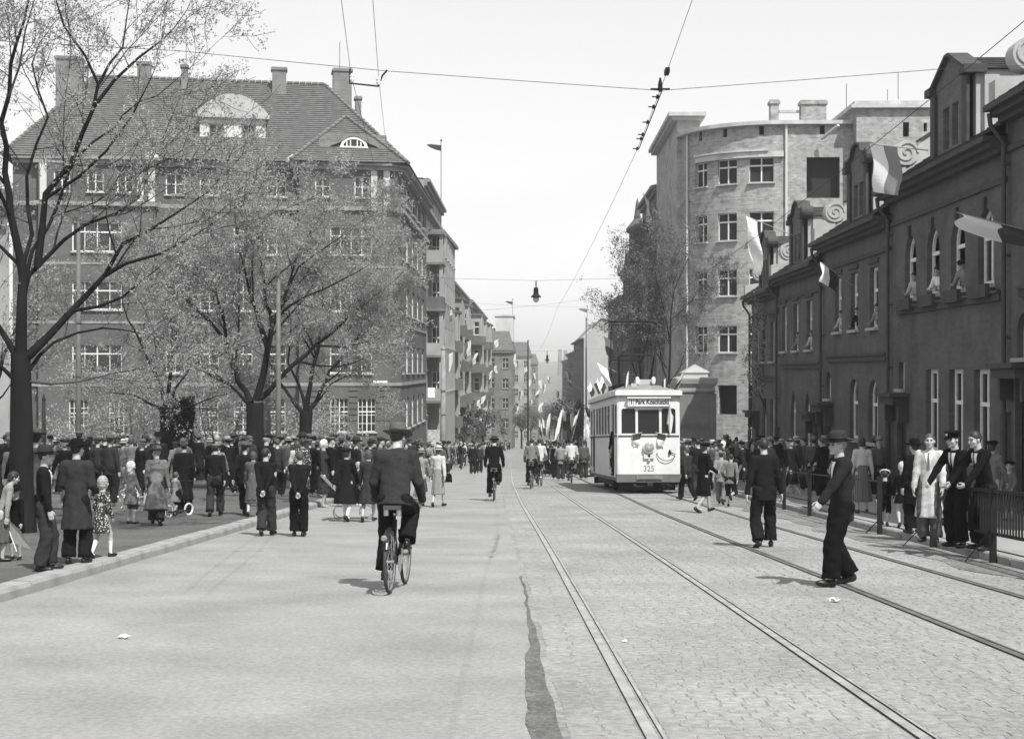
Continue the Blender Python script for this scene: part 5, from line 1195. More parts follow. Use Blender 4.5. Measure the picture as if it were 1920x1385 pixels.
flag(tram_pt(.60, -.05, 2.25), (.12, -.15, 1), .62, .40, (.25, -.1, -.8), 'long white flag strip tied upright by the right tram cab window', 'flags on the tram', 55, 'along', (fw_, fw_), .65)
# house flags
def at3(px, py, Y): return Vector((XP(px, Y), Y, ZP(py, Y, px)))
a, b = at3(1740, 282, 35.8), at3(1634, 270, 37.2); flag(a, b - a, (b - a).length * .5, 1.25, (0.03, 0, -1), 'long white and red flag hanging from the pedimented dormer', 'flags on the house fronts', 3, 'along', (fw_, M('flag_red_light', .27, .9, trans=.3)), (b - a).length)
a, b = Vector((XF, 46.4, at3(1600, 535, 46.4).z)), at3(1540, 492, 46.0); flag(a, b - a, .75, .62, (-.15, -.2, -1), 'small white and black flag on a slanting pole at the flat upper windows', 'flags on the house fronts', 4, 'along', (fw_, fd_), (b - a).length, .1)
a, b = Vector((XF, 29.2, at3(1975, 440, 29.2).z)), at3(1794, 398, 28.6); flag(a, b - a, 1.9, .34, (.1, -.15, -1), 'white and dark flag blowing almost level from the nearest house', 'flags on the house fronts', 5, 'along', (fw_, M('flag_dark_red', .07, .9, trans=.1)), (b - a).length, .42)
a, b = Vector((XF, 55.5, at3(1466, 447, 55.5).z)), at3(1397, 404, 54.5); flag(a, b - a, .55, 2.1, (.12, .05, -1), 'narrow white flag hanging from a white slanting pole', 'flags on the house fronts', 6, 'along', (fw_, fw_), (b - a).length, .12, hang=True)
a, b = at3(748, 372, 93), at3(730, 366, 91.2); flag(a, b - a, .5, 3.3, (.12, -.05, -1), 'long narrow white and grey flag at the corner of the tiled tenement', 'flags on the house fronts', 8, 'across', (fw_, M('flag_red_light', .27, .9, trans=.3)), 1.0, .12, hang=True)
a, b = at3(1222, 385, 103), at3(1208, 366, 102.5); flag(a, b - a, .8, 1.9, (.15, 0, -1), 'white flag beside the upper storeys of the corner block', 'flags on the house fronts', 9, 'along', (fw_, fw_), 1.2, .1, hang=True)
rf_ = random.Random(21); wv = ['white and red flag', 'white flag', 'narrow white and red flag', 'short white and red flag']
spots = [(843, 585, 130), (857, 690, 145), (875, 645, 150), (878, 690, 165), (893, 755, 165), (908, 745, 170), (904, 768, 172), (918, 700, 190), (925, 690, 200), (930, 640, 215), (880, 780, 160), (898, 790, 175), (916, 795, 190), (950, 655, 270), (960, 668, 275), (985, 690, 300), (1000, 702, 310), (1012, 715, 330),
         (1007, 735, 320), (1020, 722, 340), (995, 752, 300), (1012, 758, 330), (968, 765, 280), (975, 735, 270), (1072, 715, 260), (1085, 705, 250), (1088, 722, 240), (1058, 745, 300), (1066, 700, 270), (1130, 690, 90), (1141, 640, 120), (1047, 735, 350), (888, 668, 160), (842, 668, 128), (990, 715, 320), (1030, 708, 380)]
for i, (px, py, Y) in enumerate(spots):
    s = rf_.uniform(.55, .95) * (.8 + Y / 400); p = at3(px, py, Y); sd = -1 if px < 1030 else 1
    flag(p + Vector((sd * .8, 0, -.2)), (-sd * 1, -.2, .5), s * .8, s * rf_.uniform(1.0, 1.9), (rf_.uniform(-.25, .25), 0, -1), wv[i % 4] + (' on left house fronts' if px < 1030 else ' on right house fronts') + (' before the bend' if Y < 240 else ' past the bend'), 'flags down the street', i, 'along' if i % 3 else 'across', (fw_, fr_ if i % 4 != 1 else fw_), s * .8 + .6, .12, hang=bool(i % 2))

# ------------------------------------------------------------------ overhead wires, lamps, poles
wire = M('overhead_wire', 0.03, 0.6)
def wire_obj(name, P, r, lab, group='overhead wires'):
    P = [Vector(p) for p in P]; Q = []
    for a, b in zip(P[:-1], P[1:]):
        n = max(2, int((b - a).length / 3)); sag = (b - a).length ** 2 * .00022
        for i in range(n): f = i / n; Q.append(a.lerp(b, f) - Vector((0, 0, 4 * sag * f * (1 - f))))
    Q.append(P[-1]); o = MB().tube([q - P[0] for q in Q], r, 4).build(name, wire); o.location = P[0]; tag(o, lab, 'wire', group); return o
def wz(y): return gz(y) + 6.0
S1 = at3(1238, 170, 17.6)
wire_obj('trolley_wire', [(1.75, -2, 6.05), at3(1298, 0, 14.04), S1, at3(1195, 280, 21.6), at3(1046, 575, 45.4), at3(1000, 660, 92), (XP(985, 170), 170, wz(170)), (XP(1000, 300), 300, wz(300))], .0034, 'trolley wire over the left pair of rails running down the street')
wire_obj('trolley_wire', [(5.3, 6, wz(6)), at3(1920, 40, 14.7), at3(1640, 270, 20.8), at3(1310, 520, 37.4), tram_pt(0, yb_, zt + .03), (XP(1085, 120), 120, wz(120)), (XP(1050, 300), 300, wz(300))], .005, 'trolley wire over the right pair of rails down to the tram pantograph')
SL_ = at3(720, 133, 17.6); wire_obj('span_wire', [(-14, 17.6, at3(330, 95, 17.6).z + .6), at3(330, 95, 17.6), SL_, S1, at3(1760, 130, 17.6), (XF, 18.2, at3(1760, 130, 17.6).z + .35)], .0045, 'thin span wire crossing the whole street high overhead')
t = thing('section_insulator', 'dark clamps and insulators strung along the left trolley wire', 'insulator', S1)
mb = MB(); dv = (at3(1195, 280, 21.6) - S1); mb.tube([(-.12, 0, .02), (.12, 0, .02)], .010, 6); mb.lathe([(.015, 0), (.03, .03), (.028, .08), (.01, .16)], 8)
for f in (.0, .10, .25, .5, .72, .8, 1.0): p = dv * f; mb.cbox((p.x, p.y, p.z + .01), (.03, .12, .035)); mb.tube([p + Vector((-.07, 0, .01)), p + Vector((.03, 0, .01))], .009, 5)
mb.tube([Vector((.03, 0, .02)), dv + Vector((.03, 0, .02))], .008, 4); up = (at3(1298, 0, 14.04) - S1); mb.cbox(tuple(up * .25), (.05, .2, .06)); mb.build('clamps', iron, t)
# bracket with two feeder insulators on the span wire
p = at3(690, 132, 17.6); t = thing('wire_bracket', 'dark hanging bracket carrying two white insulators on the span wire', 'bracket', p); k_ = 17.6 / FPX
mb = MB(); mb.tube([(-34 * k_, 0, .02), (-35 * k_, 0, -24 * k_), (20 * k_, 0, -30 * k_), (27 * k_, 0, -10 * k_), (36 * k_, 0, .0)], .012, 5); mb.build('frame', iron, t)
for px, py in ((660, 146), (710, 152)):
    mb = MB(); x, z = (px - 690) * k_, -(py - 132) * k_; mb.lathe([(.02, z - .05), (.032, z - .02), (.026, z), (.034, z + .02), (.02, z + .05)], 8, (x, 0, 0)); mb.build('insulator', M('porcelain', .75, .2), t)
wire_obj('feeder_wire', [at3(638, -200, 11.5), at3(640, 0, 14.2), at3(658, 140, 17.6), at3(745, 420, 60)], .004, 'left feeder wire coming down to the hanging bracket')
wire_obj('feeder_wire', [at3(694, -200, 11.5), at3(699, 0, 14.2), at3(710, 146, 17.6), at3(740, 300, 88)], .004, 'right feeder wire coming down to the hanging bracket')
def street_lamp(px, py, Y, xl, xr, lab, s=1.0):
    p = at3(px, py, Y); t = thing('street_lamp', lab, 'street lamp', p, 0, 'lamps hung over the street'); mb = MB()
    mb.tube([(0, 0, 0), (.0, 0, -.3 * s)], .03, 5); mb.lathe([(.05, -.3 * s), (.11, -.36 * s), (.12, -.62 * s), (.24, -.74 * s), (.24, -.78 * s), (.1, -.78 * s)], 10); mb.build('lamp_shade', iron, t)
    mb = MB(); mb.lathe([(.13, -.78 * s), (.15, -.88 * s), (.1, -.98 * s), (.01, -1.02 * s)], 10); mb.build('globe', M('lamp_globe', .6, .2), t, smooth=True)
    wire_obj('span_wire', [(xl, Y, p.z + .25), p, (xr, Y, p.z + .3)], .008, lab.replace('street lamp hanging', 'span wire holding the lamp'))
street_lamp(1005, 526, 66, -8.2, 10.4, 'nearer street lamp hanging over the road')
street_lamp(1026, 658, 150, -7.4, 8.8, 'farther small street lamp hanging over the road', 1.3)
for Y, a, b in ((104, 590, 545), (128, 566, 575), (190, 640, 650)):
    wire_obj('span_wire', [(-7.6, Y, ZP(a, Y)), (1.0, Y, ZP((a + b) / 2 + 4, Y)), (8.9, Y, ZP(b, Y))], .009, 'span wire across the far street at about %s' % {104: 'the corner block', 128: 'the loggia block', 190: 'the white gabled house'}[Y])
def pole(px, Y, ptop, r, lab, mat=M('grey_pole_paint', .11, .7, 3, .25), rings=0, name='lamp_post'):
    x = XP(px, Y); g = gz(Y) + (.1 if x < KL else 0); h = ZP(ptop, Y, px) - g; t = thing(name, lab, 'post', (x, Y, g), 0, 'tall posts beside the street'); mb = MB(); mb.tube([(0, 0, -.2), (0, 0, h * .35), (0, 0, h)], [r * 1.1, r, r * .72], 10); mb.build('shaft', mat, t, smooth=True)
    mb = MB(); mb.lathe([(r * 1.7, -.1), (r * 1.7, .25), (r * 1.3, .35), (r * 1.25, 1.0), (r * 1.02, 1.05)], 10); mb.build('base', mat, t)
    for k in range(rings): mb = MB(); z = h * (.45 + .2 * k); mb.lathe([(r * 1.25, z), (r * 1.25, z + .1)], 10); mb.build('collar', mat, t)
    mb = MB(); mb.lathe([(r * .9, h), (r * .9, h + .06), (r * .3, h + .2), (0.01, h + .3)], 8); mb.build('finial', mat, t); return t
pole(147, 40, 430, .075, 'tall slim grey pole among the leaves right of the big dark trunk', rings=2)
pole(522, 44, 520, .085, 'grey lamp post standing in front of the middle tree crowd')
pole(498, 58, 560, .20, 'thick pale grey post directly behind the middle dark tree trunk', M('pale_post', .16, .85, 2, .2))
pole(831, 92, 655, .19, 'pale banded concrete tram pole before the loggia block', M('pale_post2', .22, .85, 2, .2), rings=2)
pole(1099, 120, 600, .07, 'slim grey tram pole on the right pavement beyond the tram')
pole(990, 210, 640, .14, 'far tram pole left of the road bend', iron)
pole(82, 62, 750, .10, 'short dark iron lamp column right of the big trunk', iron)

# ------------------------------------------------------------------ iron railing along the right pavement
fx = 6.32; fp = [16.6, 19.5, 22.4, 25.6, 28.8, 32.0]
def rail_z(y): return gz(y)
t = thing('railing', 'low black iron railing with upright bars at the right picture edge', 'railing', (fx, 22.4, gz(22.4)))
mb = MB(); 
for y0, y1 in ((10.8, 13.7), (13.7, 16.6), (16.6, 19.5), (19.5, 22.4)):
    mb.obox((0, y0 - 22.4, gz(y0) - gz(22.4) + .98), (0, y1 - 22.4, gz(y1) - gz(22.4) + .98), .05, .045); mb.obox((0, y0 - 22.4, gz(y0) - gz(22.4) + .40), (0, y1 - 22.4, gz(y1) - gz(22.4) + .40), .045, .04)
mb.build('rail', iron, t)
bar = MB().box(-.011, .011, -.009, .009, 0, .55).mesh('bar', iron); y = 10.85
while y < 22.3:
    inst('bar', bar, t, (0, y - 22.4, gz(y) - gz(22.4) + .42)); y += .112
post = MB().box(-.04, .04, -.035, .035, -.2, 1.02); post.box(-.05, .05, -.045, .045, 1.023, 1.06); pme = post.mesh('post', iron)
for y in (10.8, 13.7, 16.6, 19.5, 22.4): inst('post', pme, t, (0, y - 22.4, gz(y) - gz(22.4)))
mb = MB(); mb.tube([(0, .0, .5), (-.42, .25, -.02)], .008, 5); mb.tube([(0, -2.9, .65), (-.35, -2.75, .13)], .008, 5); mb.build('stay', iron, t)
t = thing('railing', 'plain two rail iron railing in front of the crowd behind the striding man', 'railing', (fx - .05, 28.8, gz(28.8)))
mb = MB()
for y0, y1 in ((25.6, 28.8), (28.8, 32.0), (32, 35.2), (35.2, 38.4)):
    for h in (.95, .35): mb.tube([(0, y0 - 28.8, gz(y0) - gz(28.8) + h), (0, y1 - 28.8, gz(y1) - gz(28.8) + h)], .018, 6)
mb.build('rail', iron, t)
for y in (25.6, 28.8, 32.0, 35.2, 38.4): inst('post', pme, t, (0, y - 28.8, gz(y) - gz(28.8)), scale=(1, 1, .98))
mb = MB(); mb.tube([(0, -3.2, .45), (-.2, -3.0, -.0 + .17)], .01, 5); mb.build('stay', iron, t)
# ------------------------------------------------------------------ people: smooth bodies grown from distance fields
def nets(fn, lo, hi, h):
    lo = np.array(lo, float); hi = np.array(hi, float); n = np.maximum(4, np.ceil((hi - lo) / h).astype(int) + 1)
    ax = [lo[i] + h * np.arange(n[i]) for i in range(3)]
    P = np.stack(np.meshgrid(*ax, indexing='ij'), -1).reshape(-1, 3); D = fn(P).reshape(n)
    S = D < 0; c = np.zeros(n - 1, int)
    offs = [(i, j, k) for i in (0, 1) for j in (0, 1) for k in (0, 1)]
    sl = lambda o: tuple(slice(o[a], n[a] - 1 + o[a]) for a in range(3))
    for o in offs: c += S[sl(o)]
    act = np.argwhere((c > 0) & (c < 8))
    if len(act) == 0: return np.zeros((0, 3)), []
    idx = -np.ones(n - 1, int); idx[tuple(act.T)] = np.arange(len(act))
    val = {o: D[tuple((act + o).T)] for o in offs}; acc = np.zeros((len(act), 3)); cnt = np.zeros(len(act))
    for a in offs:
        for d in range(3):
            if a[d]: continue
            b = list(a); b[d] = 1; b = tuple(b); va, vb = val[a], val[b]; m = (va < 0) != (vb < 0)
            t = np.where(m, va / np.where(m, va - vb, 1), 0); p = np.array(a, float)[None] + t[:, None] * (np.array(b) - np.array(a))[None]
            acc += p * m[:, None]; cnt += m
    V = lo + (act + acc / cnt[:, None]) * h; F = []
    for d in range(3):
        u, v = (d + 1) % 3, (d + 2) % 3; a = [slice(None)] * 3; b = [slice(None)] * 3; a[d] = slice(0, -1); b[d] = slice(1, None)
        A, B = S[tuple(a)], S[tuple(b)]; e = np.argwhere(A != B); ok = np.ones(len(e), bool)
        for w in (u, v): ok &= (e[:, w] > 0) & (e[:, w] < n[w] - 1)
        e = e[ok]; s = A[tuple(e.T)]; q = []
        for du, dv in ((-1, -1), (0, -1), (0, 0), (-1, 0)): f = e.copy(); f[:, u] += du; f[:, v] += dv; q.append(idx[tuple(f.T)])
        Q = np.stack(q, 1); Q[~s] = Q[~s][:, ::-1]; F += Q.tolist()
    return V, F
def s_cone(P, a, b, ra, rb):
    a = np.asarray(a, float); b = np.asarray(b, float); ba = b - a; pa = P - a; h = np.clip(pa @ ba / max(ba @ ba, 1e-9), 0, 1)
    return np.linalg.norm(pa - h[:, None] * ba, axis=1) - (ra + (rb - ra) * h)
def s_ell(P, c, r):
    r = np.asarray(r, float); q = (P - np.asarray(c)) / r; k0 = np.linalg.norm(q, axis=1); k1 = np.linalg.norm(q / r, axis=1)
    return k0 * (k0 - 1) / np.maximum(k1, 1e-9)
def smin(a, b, k=.03):
    h = np.clip(.5 + .5 * (b - a) / k, 0, 1); return b + (a - b) * h - k * h * (1 - h)
def rotx(a): c, s = math.cos(a), math.sin(a); return np.array([[1, 0, 0], [0, c, -s], [0, s, c]])
def rotz(a): c, s = math.cos(a), math.sin(a); return np.array([[c, -s, 0], [s, c, 0], [0, 0, 1]])
def roty(a): c, s = math.cos(a), math.sin(a); return np.array([[c, 0, s], [0, 1, 0], [-s, 0, c]])
def ik(a, t, l1, l2, hint):
    a = np.asarray(a, float); t = np.asarray(t, float); d = t - a; L = np.linalg.norm(d); L2 = min(L, (l1 + l2) * .999); d = d / max(L, 1e-6); t = a + d * L2
    x = (l1 * l1 - l2 * l2 + L2 * L2) / (2 * L2); hgt = math.sqrt(max(0, l1 * l1 - x * x)); h = np.asarray(hint, float); h = h - d * (h @ d); h /= max(np.linalg.norm(h), 1e-6)
    return a + d * x + h * hgt, t
def bounds(pts, r): p = np.array(pts); return p.min(0) - r, p.max(0) + r
class PM: pass
skinm = M('skin', .36, .6, 12, .08, spec=.3); eyem = M('eye_dark', .03, .4); lipm = M('lip', .2, .6)
hairs = [M('dark_hair', .022, .5, 30, .3), M('brown_hair', .06, .55, 30, .3), M('fair_hair', .26, .6, 30, .25), M('grey_hair', .2, .6, 30, .2)]
def cloth(v): return M('cloth_%03d' % round(v * 1000), v, .92, 40, .18, .25, 220, spec=.06)
CL_ = {k: cloth(v) for k, v in dict(black=.007, dark=.011, navy=.016, char=.030, grey=.085, mid=.14, lgrey=.22, pale=.42, cream=.45, white=.72).items()}
shoem = M('shoe_leather', .015, .35); strawm = M('pale_hat_felt', .38, .85, 10, .1)
pattern = None
def pattern_mat():
    m = M('flowered_dress', .03, .9); nt = m.node_tree; v = nt.nodes.new('ShaderNodeTexVoronoi'); v.inputs['Scale'].default_value = 22; tc = nt.nodes.new('ShaderNodeTexCoord'); nt.links.new(tc.outputs['Object'], v.inputs['Vector'])
    r = nt.nodes.new('ShaderNodeMapRange'); r.inputs[1].default_value = .25; r.inputs[2].default_value = .4; r.inputs[3].default_value = .5; r.inputs[4].default_value = .03; nt.links.new(v.outputs['Distance'], r.inputs[0]); nt.links.new(r.outputs[0], nt.nodes['Principled BSDF'].inputs['Base Color']); return m
def stripe_mat():
    m = M('pleated_skirt', .1, .9); nt = m.node_tree; v = nt.nodes.new('ShaderNodeTexWave'); v.inputs['Scale'].default_value = 9; v.bands_direction = 'X'; tc = nt.nodes.new('ShaderNodeTexCoord'); nt.links.new(tc.outputs['Object'], v.inputs['Vector'])
    r = nt.nodes.new('ShaderNodeMapRange'); r.inputs[3].default_value = .05; r.inputs[4].default_value = .16; nt.links.new(v.outputs['Fac'], r.inputs[0]); nt.links.new(r.outputs[0], nt.nodes['Principled BSDF'].inputs['Base Color']); return m
CL_['flower'] = pattern_mat(); CL_['pleat'] = stripe_mat()

def figure(sp, res=.021, fine=True):
    """meshes of one figure, 1.75 m tall unless a child, facing +Y, feet on z = 0: list of (part name, mesh)"""
    fem = sp.get('fem', False); ch = sp.get('child', False); hs = 1.28 if ch else 1.0
    pel = np.array(sp.get('pelvis', (0, 0, .955)), float); lean = math.radians(sp.get('lean', 0)); side = math.radians(sp.get('side', 0)); tw = math.radians(sp.get('twist', 0))
    Rt = rotz(tw) @ rotx(-lean) @ roty(side)
    T = lambda p: pel + Rt @ np.array(p, float)
    shw = .15 if fem else .17
    if ch: shw = .13
    feet = sp.get('feet', [(-.1, .0, .085), (.1, .0, .085)]); fdir = sp.get('fdir', [12, -12]); fp_ = sp.get('fpitch', [0, 0])
    sh = [T((-shw, 0, .46)), T((shw, 0, .46))]
    hd = sp.get('hands', [(-.26, .05, .78), (.26, .05, .78)]); eh = sp.get('elbow', [(-.5, -1, 0), (.5, -1, 0)])
    el, wr = [None] * 2, [None] * 2
    for i in (0, 1): el[i], wr[i] = ik(sh[i], hd[i], .29, .255, eh[i])
    hip = [T((-.09, 0, -.03)), T((.09, 0, -.03))]; kn, an = [None] * 2, [None] * 2; kh = sp.get('knee', [(-.15, 1, 0), (.15, 1, 0)])
    for i in (0, 1): kn[i], an[i] = ik(hip[i], feet[i], .43, .425, kh[i])
    neck = T((0, .0, .53)); hy = math.radians(sp.get('hyaw', 0)); hp = math.radians(sp.get('hpitch', 0)); Rh = Rt @ rotz(hy) @ rotx(-hp) if not sp.get('hfree') else rotz(hy) @ rotx(-hp)
    hc = neck + (Rt @ np.array([0, .018, .0])) + Rh @ np.array([0, .012, .150 * (hs * .9 if ch else 1)])
    out = []; near = fine; cs = sp.get('coarse', 1)
    def hloc(P): return (P - hc) @ Rh / hs
    def f_head(P):
        q = hloc(P); d = s_ell(q, (0, -.014, .022), (.074, .095, .1)); d = smin(d, s_ell(q, (0, .03, -.052), (.053, .06, .058)), .03); d = smin(d, s_ell(q, (0, .074, -.088), (.022, .02, .02)), .02)
        d = smin(d, s_cone(q, (0, .088, .008), (0, .105, -.03), .008, .0125), .012)
        for sx in (-1, 1):
            d = smin(d, s_ell(q, (sx * .076, -.008, -.012), (.010, .02, .03)), .008); d = smin(d, s_ell(q, (sx * .042, .062, -.022), (.024, .022, .022)), .02); d = smin(d, s_ell(q, (sx * .03, .078, .028), (.028, .012, .009)), .012)
        d = smin(d, s_ell(q, (0, .084, -.062), (.022, .010, .007)), .008)
        for sx in (-1, 1): d = np.maximum(d, -s_ell(q, (sx * .031, .094, .007), (.017, .014, .010)))
        a = hloc(T((0, 0, .47))[None])[0]; d = smin(d, s_cone(q, (0, -.018, -.06), a, .05, .062), .02); return d * hs
    lo, hi = bounds([hc, T((0, 0, .47))], .13 * hs + .02); Vb, Fb = nets(f_head, lo, hi, 0.0105 if near else .02 * cs)
    mi = np.zeros(len(Fb), int)
    if near and len(Fb):
        q = hloc(Vb[np.array(Fb)].mean(1)); ax_ = np.abs(q[:, 0])
        eye = (np.abs(ax_ - .031) < .014) & (np.abs(q[:, 2] - .007) < .008) & (q[:, 1] > .055); brow = (np.abs(ax_ - .032) < .019) & (np.abs(q[:, 2] - .030) < .006) & (q[:, 1] > .06); lip = (ax_ < .021) & (np.abs(q[:, 2] + .062) < .007) & (q[:, 1] > .07)
        mi[eye | brow] = 1; mi[lip] = 2
    VV = [Vb]; FF = list(Fb); MI = list(mi); nv = len(Vb)
    # hands
    for i in (0, 1):
        if sp.get('nohands'): break
        fd = sp['hdir'][i] if sp.get('hdir') and sp['hdir'][i] is not None else wr[i] - el[i]; fd = np.asarray(fd, float); fd = fd / np.linalg.norm(fd)
        th_ = np.array((sp.get('thumb') or [(0, 1, 0), (0, 1, 0)])[i], float); th_ = th_ - fd * (th_ @ fd); th_ /= max(np.linalg.norm(th_), 1e-6)
        pn = np.cross(th_, fd) * (-1 if i == 0 else 1); curl = (sp.get('curl') or [.5, .5])[i]; w = wr[i]; L = lambda a, b, c: w + fd * a + th_ * b + pn * c
        def f_hand(P, L=L, w=w, fd=fd, th_=th_, pn=pn, curl=curl):
            q = np.stack([(P - w) @ fd, (P - w) @ th_, (P - w) @ pn], 1); d = s_ell(q, (.05, 0, 0), (.052, .040, .018)); d = smin(d, s_cone(q, (-.04, 0, 0), (.02, 0, 0), .026, .026), .02)
            for k, (b, l) in enumerate(((.028, .036), (.009, .041), (-.010, .038), (-.028, .030))):
                c1, c2_ = curl * .7, curl * 2.0; p0 = np.array((.088, b, 0)); p1 = p0 + l * np.array((math.cos(c1), 0, math.sin(c1))); p2 = p1 + l * .95 * np.array((math.cos(c2_), 0, math.sin(c2_))); d = smin(d, np.minimum(s_cone(q, p0 - (.02, 0, 0), p1, .0105, .0095), s_cone(q, p1, p2, .0095, .0075)), .004)
            t0, t1, t2 = np.array((.02, .025, .004)), np.array((.055, .052, .014 + .02 * curl)), np.array((.085, .050, .03 * curl + .012)); d = smin(d, np.minimum(s_cone(q, t0, t1, .014, .011), s_cone(q, t1, t2, .011, .009)), .008); return d
        if near: lo, hi = bounds([w, w + fd * .19, w + th_ * .06], .055); Vh, Fh = nets(f_hand, lo, hi, .0095)
        else:
            def f_h2(P, w=w, fd=fd, th_=th_, pn=pn): q = np.stack([(P - w) @ fd, (P - w) @ th_, (P - w) @ pn], 1); return smin(s_ell(q, (.075, 0, .006), (.085, .04, .026)), s_cone(q, (.02, .03, 0), (.08, .055, .01), .016, .012), .02)
            lo, hi = bounds([w, w + fd * .17], .06); Vh, Fh = nets(f_h2, lo, hi, .024)
        VV.append(Vh); FF += [[a + nv for a in f] for f in Fh]; MI += [0] * len(Fh); nv += len(Vh)
    # trunk and limbs of the body, slim under the clothes
    bare_leg = sp.get('bottom', 'trousers') in ('skirt', 'shorts', 'dress', 'none') 
    def f_body(P):
        q = (P - pel) @ Rt; y = q.copy(); y[:, 1] /= .7; d = s_cone(y, (0, 0, .40), (0, 0, .0), .118, .115)
        for i in (0, 1):
            d = smin(d, s_cone(P, sh[i], el[i], .044, .036), .03); d = smin(d, s_cone(P, el[i], wr[i], .038, .026), .01)
            d = smin(d, s_cone(P, hip[i], kn[i], .075, .050), .03); m = kn[i] + (an[i] - kn[i]) * .3; d = smin(d, s_cone(P, kn[i], m, .047, .052), .02); d = smin(d, s_cone(P, m, an[i], .052, .034), .02)
            if not near or True:
                a = math.radians(fdir[i]); f = np.array((math.sin(-a), math.cos(a), 0)); d = smin(d, s_cone(P, an[i] + (0, 0, -.03), an[i] + f * .12 + (0, 0, -.052), .035, .026), .02)
        return d
    lo, hi = bounds(list(sh) + list(el) + list(wr) + list(kn) + list(an) + [pel], .14); Vl, Fl = nets(f_body, lo, hi, (.024 if bare_leg else .04) if near else .045 * cs)
    VV.append(Vl); FF += [[a + nv for a in f] for f in Fl]; leg = sp.get('socks')
    if leg and len(Fl):
        cz = Vl[np.array(Fl)].mean(1)[:, 2]; MI += list(np.where(cz < leg, 3, 0))
    else: MI += [0] * len(Fl)
    out.append(('body', mesh_of('body', np.concatenate(VV), FF, [skinm, eyem, lipm, CL_['white'] if sp.get('sockm', 'white') == 'white' else CL_['black']], True, MI)))
    ph = sp.get('seed', 0) * 1.7
    def folds(P, a=.003): return a * (np.sin(38 * P[:, 0] + 17 * P[:, 2] + ph) + np.sin(29 * P[:, 1] - 33 * P[:, 2] + 2 * ph) * .8 + np.sin(61 * P[:, 2] + 20 * P[:, 0] + ph) * .5)
    top = sp.get('top', 'jacket'); hem = sp.get('hem', -.19); loose = sp.get('loose', 1.0)
    def f_top(P):
        q = (P - pel) @ Rt; y = q.copy(); y[:, 1] /= .66; k = .9 if fem else 1.0
        if ch: k = .86
        d = s_cone(y, (0, 0, .38), (0, 0, .12), .158 * k * loose, (.128 if fem else .148) * k * loose); d = smin(d, s_cone(q, (-shw * .92, -.004, .452), (shw * .92, -.004, .452), .055, .055), .06)
        d = smin(d, s_cone(q, (0, -.012, .455), (0, -.008, .488), .082, .066), .025)
        if fem: d = smin(d, s_cone(q, (-.065, .075, .33), (.065, .075, .33), .062, .062), .05)
        if top == 'coat':
            w = -hem; e = .225 if fem else .255; yc = q.copy(); yc[:, 1] /= .82; l = s_cone(yc, (0, 0, .10), (0, 0, hem - .1), .138 * k * loose, e * sp.get('flare', 1.0)); ang = np.arctan2(q[:, 1], q[:, 0]); l += .014 * np.sin(ang * 7 + ph + 2 * q[:, 2]) * np.clip((.1 - q[:, 2]) / (w + .1), 0, 1); d = smin(d, l, .05)
        elif top == 'dress': d = smin(d, s_cone(y, (0, 0, .14), (0, 0, -.08), .125, .16), .04)
        else: d = smin(d, s_cone(y, (0, 0, .13), (0, 0, hem - .02), .142 * k * loose, (.165 if fem else .178) * k * loose), .05)
        for i in (0, 1):
            sl = s_cone(P, sh[i], el[i], .068 * loose * k, .056 * loose); e2 = el[i] + (wr[i] - el[i]) * sp.get('sleeve', .97); d = smin(d, sl, .045); 
            if sp.get('sleeve', .97) > .1: d = smin(d, s_cone(P, el[i], e2, .056 * loose, .044 * loose), .02)
        d = d + folds(P); return np.maximum(d, hem - q[:, 2] if top != 'dress' else -.1 - q[:, 2])
    if top:
        lo, hi = bounds(list(sh) + list(el) + list(wr) + [T((0, 0, hem)), T((0, 0, .5))], .12); e = .28 if top == 'coat' else .2
        lo = np.minimum(lo, np.minimum(T((-e, -e, hem)), T((e, e, hem))) - .02); hi = np.maximum(hi, np.maximum(T((e, e, 0)), T((-e, -e, 0))) + .02)
        nm = {'jacket': 'jacket', 'coat': 'coat', 'blouse': 'blouse', 'dress': 'dress_top'}[top]; V, F = nets(f_top, lo, hi, res); out.append((nm, mesh_of(nm, V, F, [CL_['dark']], True)))
    bot = sp.get('bottom', 'trousers')
    if bot in ('trousers', 'shorts', 'breeches'):
        tl = {'trousers': .94, 'shorts': .02, 'breeches': .35}[bot]
        def f_bot(P):
            wd = sp.get('wide', 1.05)
            q = (P - pel) @ Rt; y = q.copy(); y[:, 1] /= .75; d = s_cone(y, (0, 0, .14), (0, 0, -.03), .128, .142)
            for i in (0, 1):
                d = smin(d, s_cone(P, hip[i], kn[i], .100 * wd, .090 * wd if bot == 'trousers' else .092), .02); e2 = kn[i] + (an[i] - kn[i]) * tl; l = s_cone(P, kn[i], e2 + (an[i] - kn[i]) * .15, (.088 * wd if bot == 'trousers' else .08) if bot != 'shorts' else .092, .098 * wd if bot == 'trousers' else .085); ax_ = (an[i] - kn[i]) / np.linalg.norm(an[i] - kn[i]); l = np.maximum(l, (P - e2) @ ax_ - .01); d = smin(d, l, .012)
            return d + folds(P, .0045)
        lo, hi = bounds(list(hip) + list(kn) + list(an) + [T((0, 0, .14))], .16); V, F = nets(f_bot, lo, hi, res); out.append((bot if bot != 'breeches' else 'trousers', mesh_of('trousers', V, F, [CL_['dark']], True)))
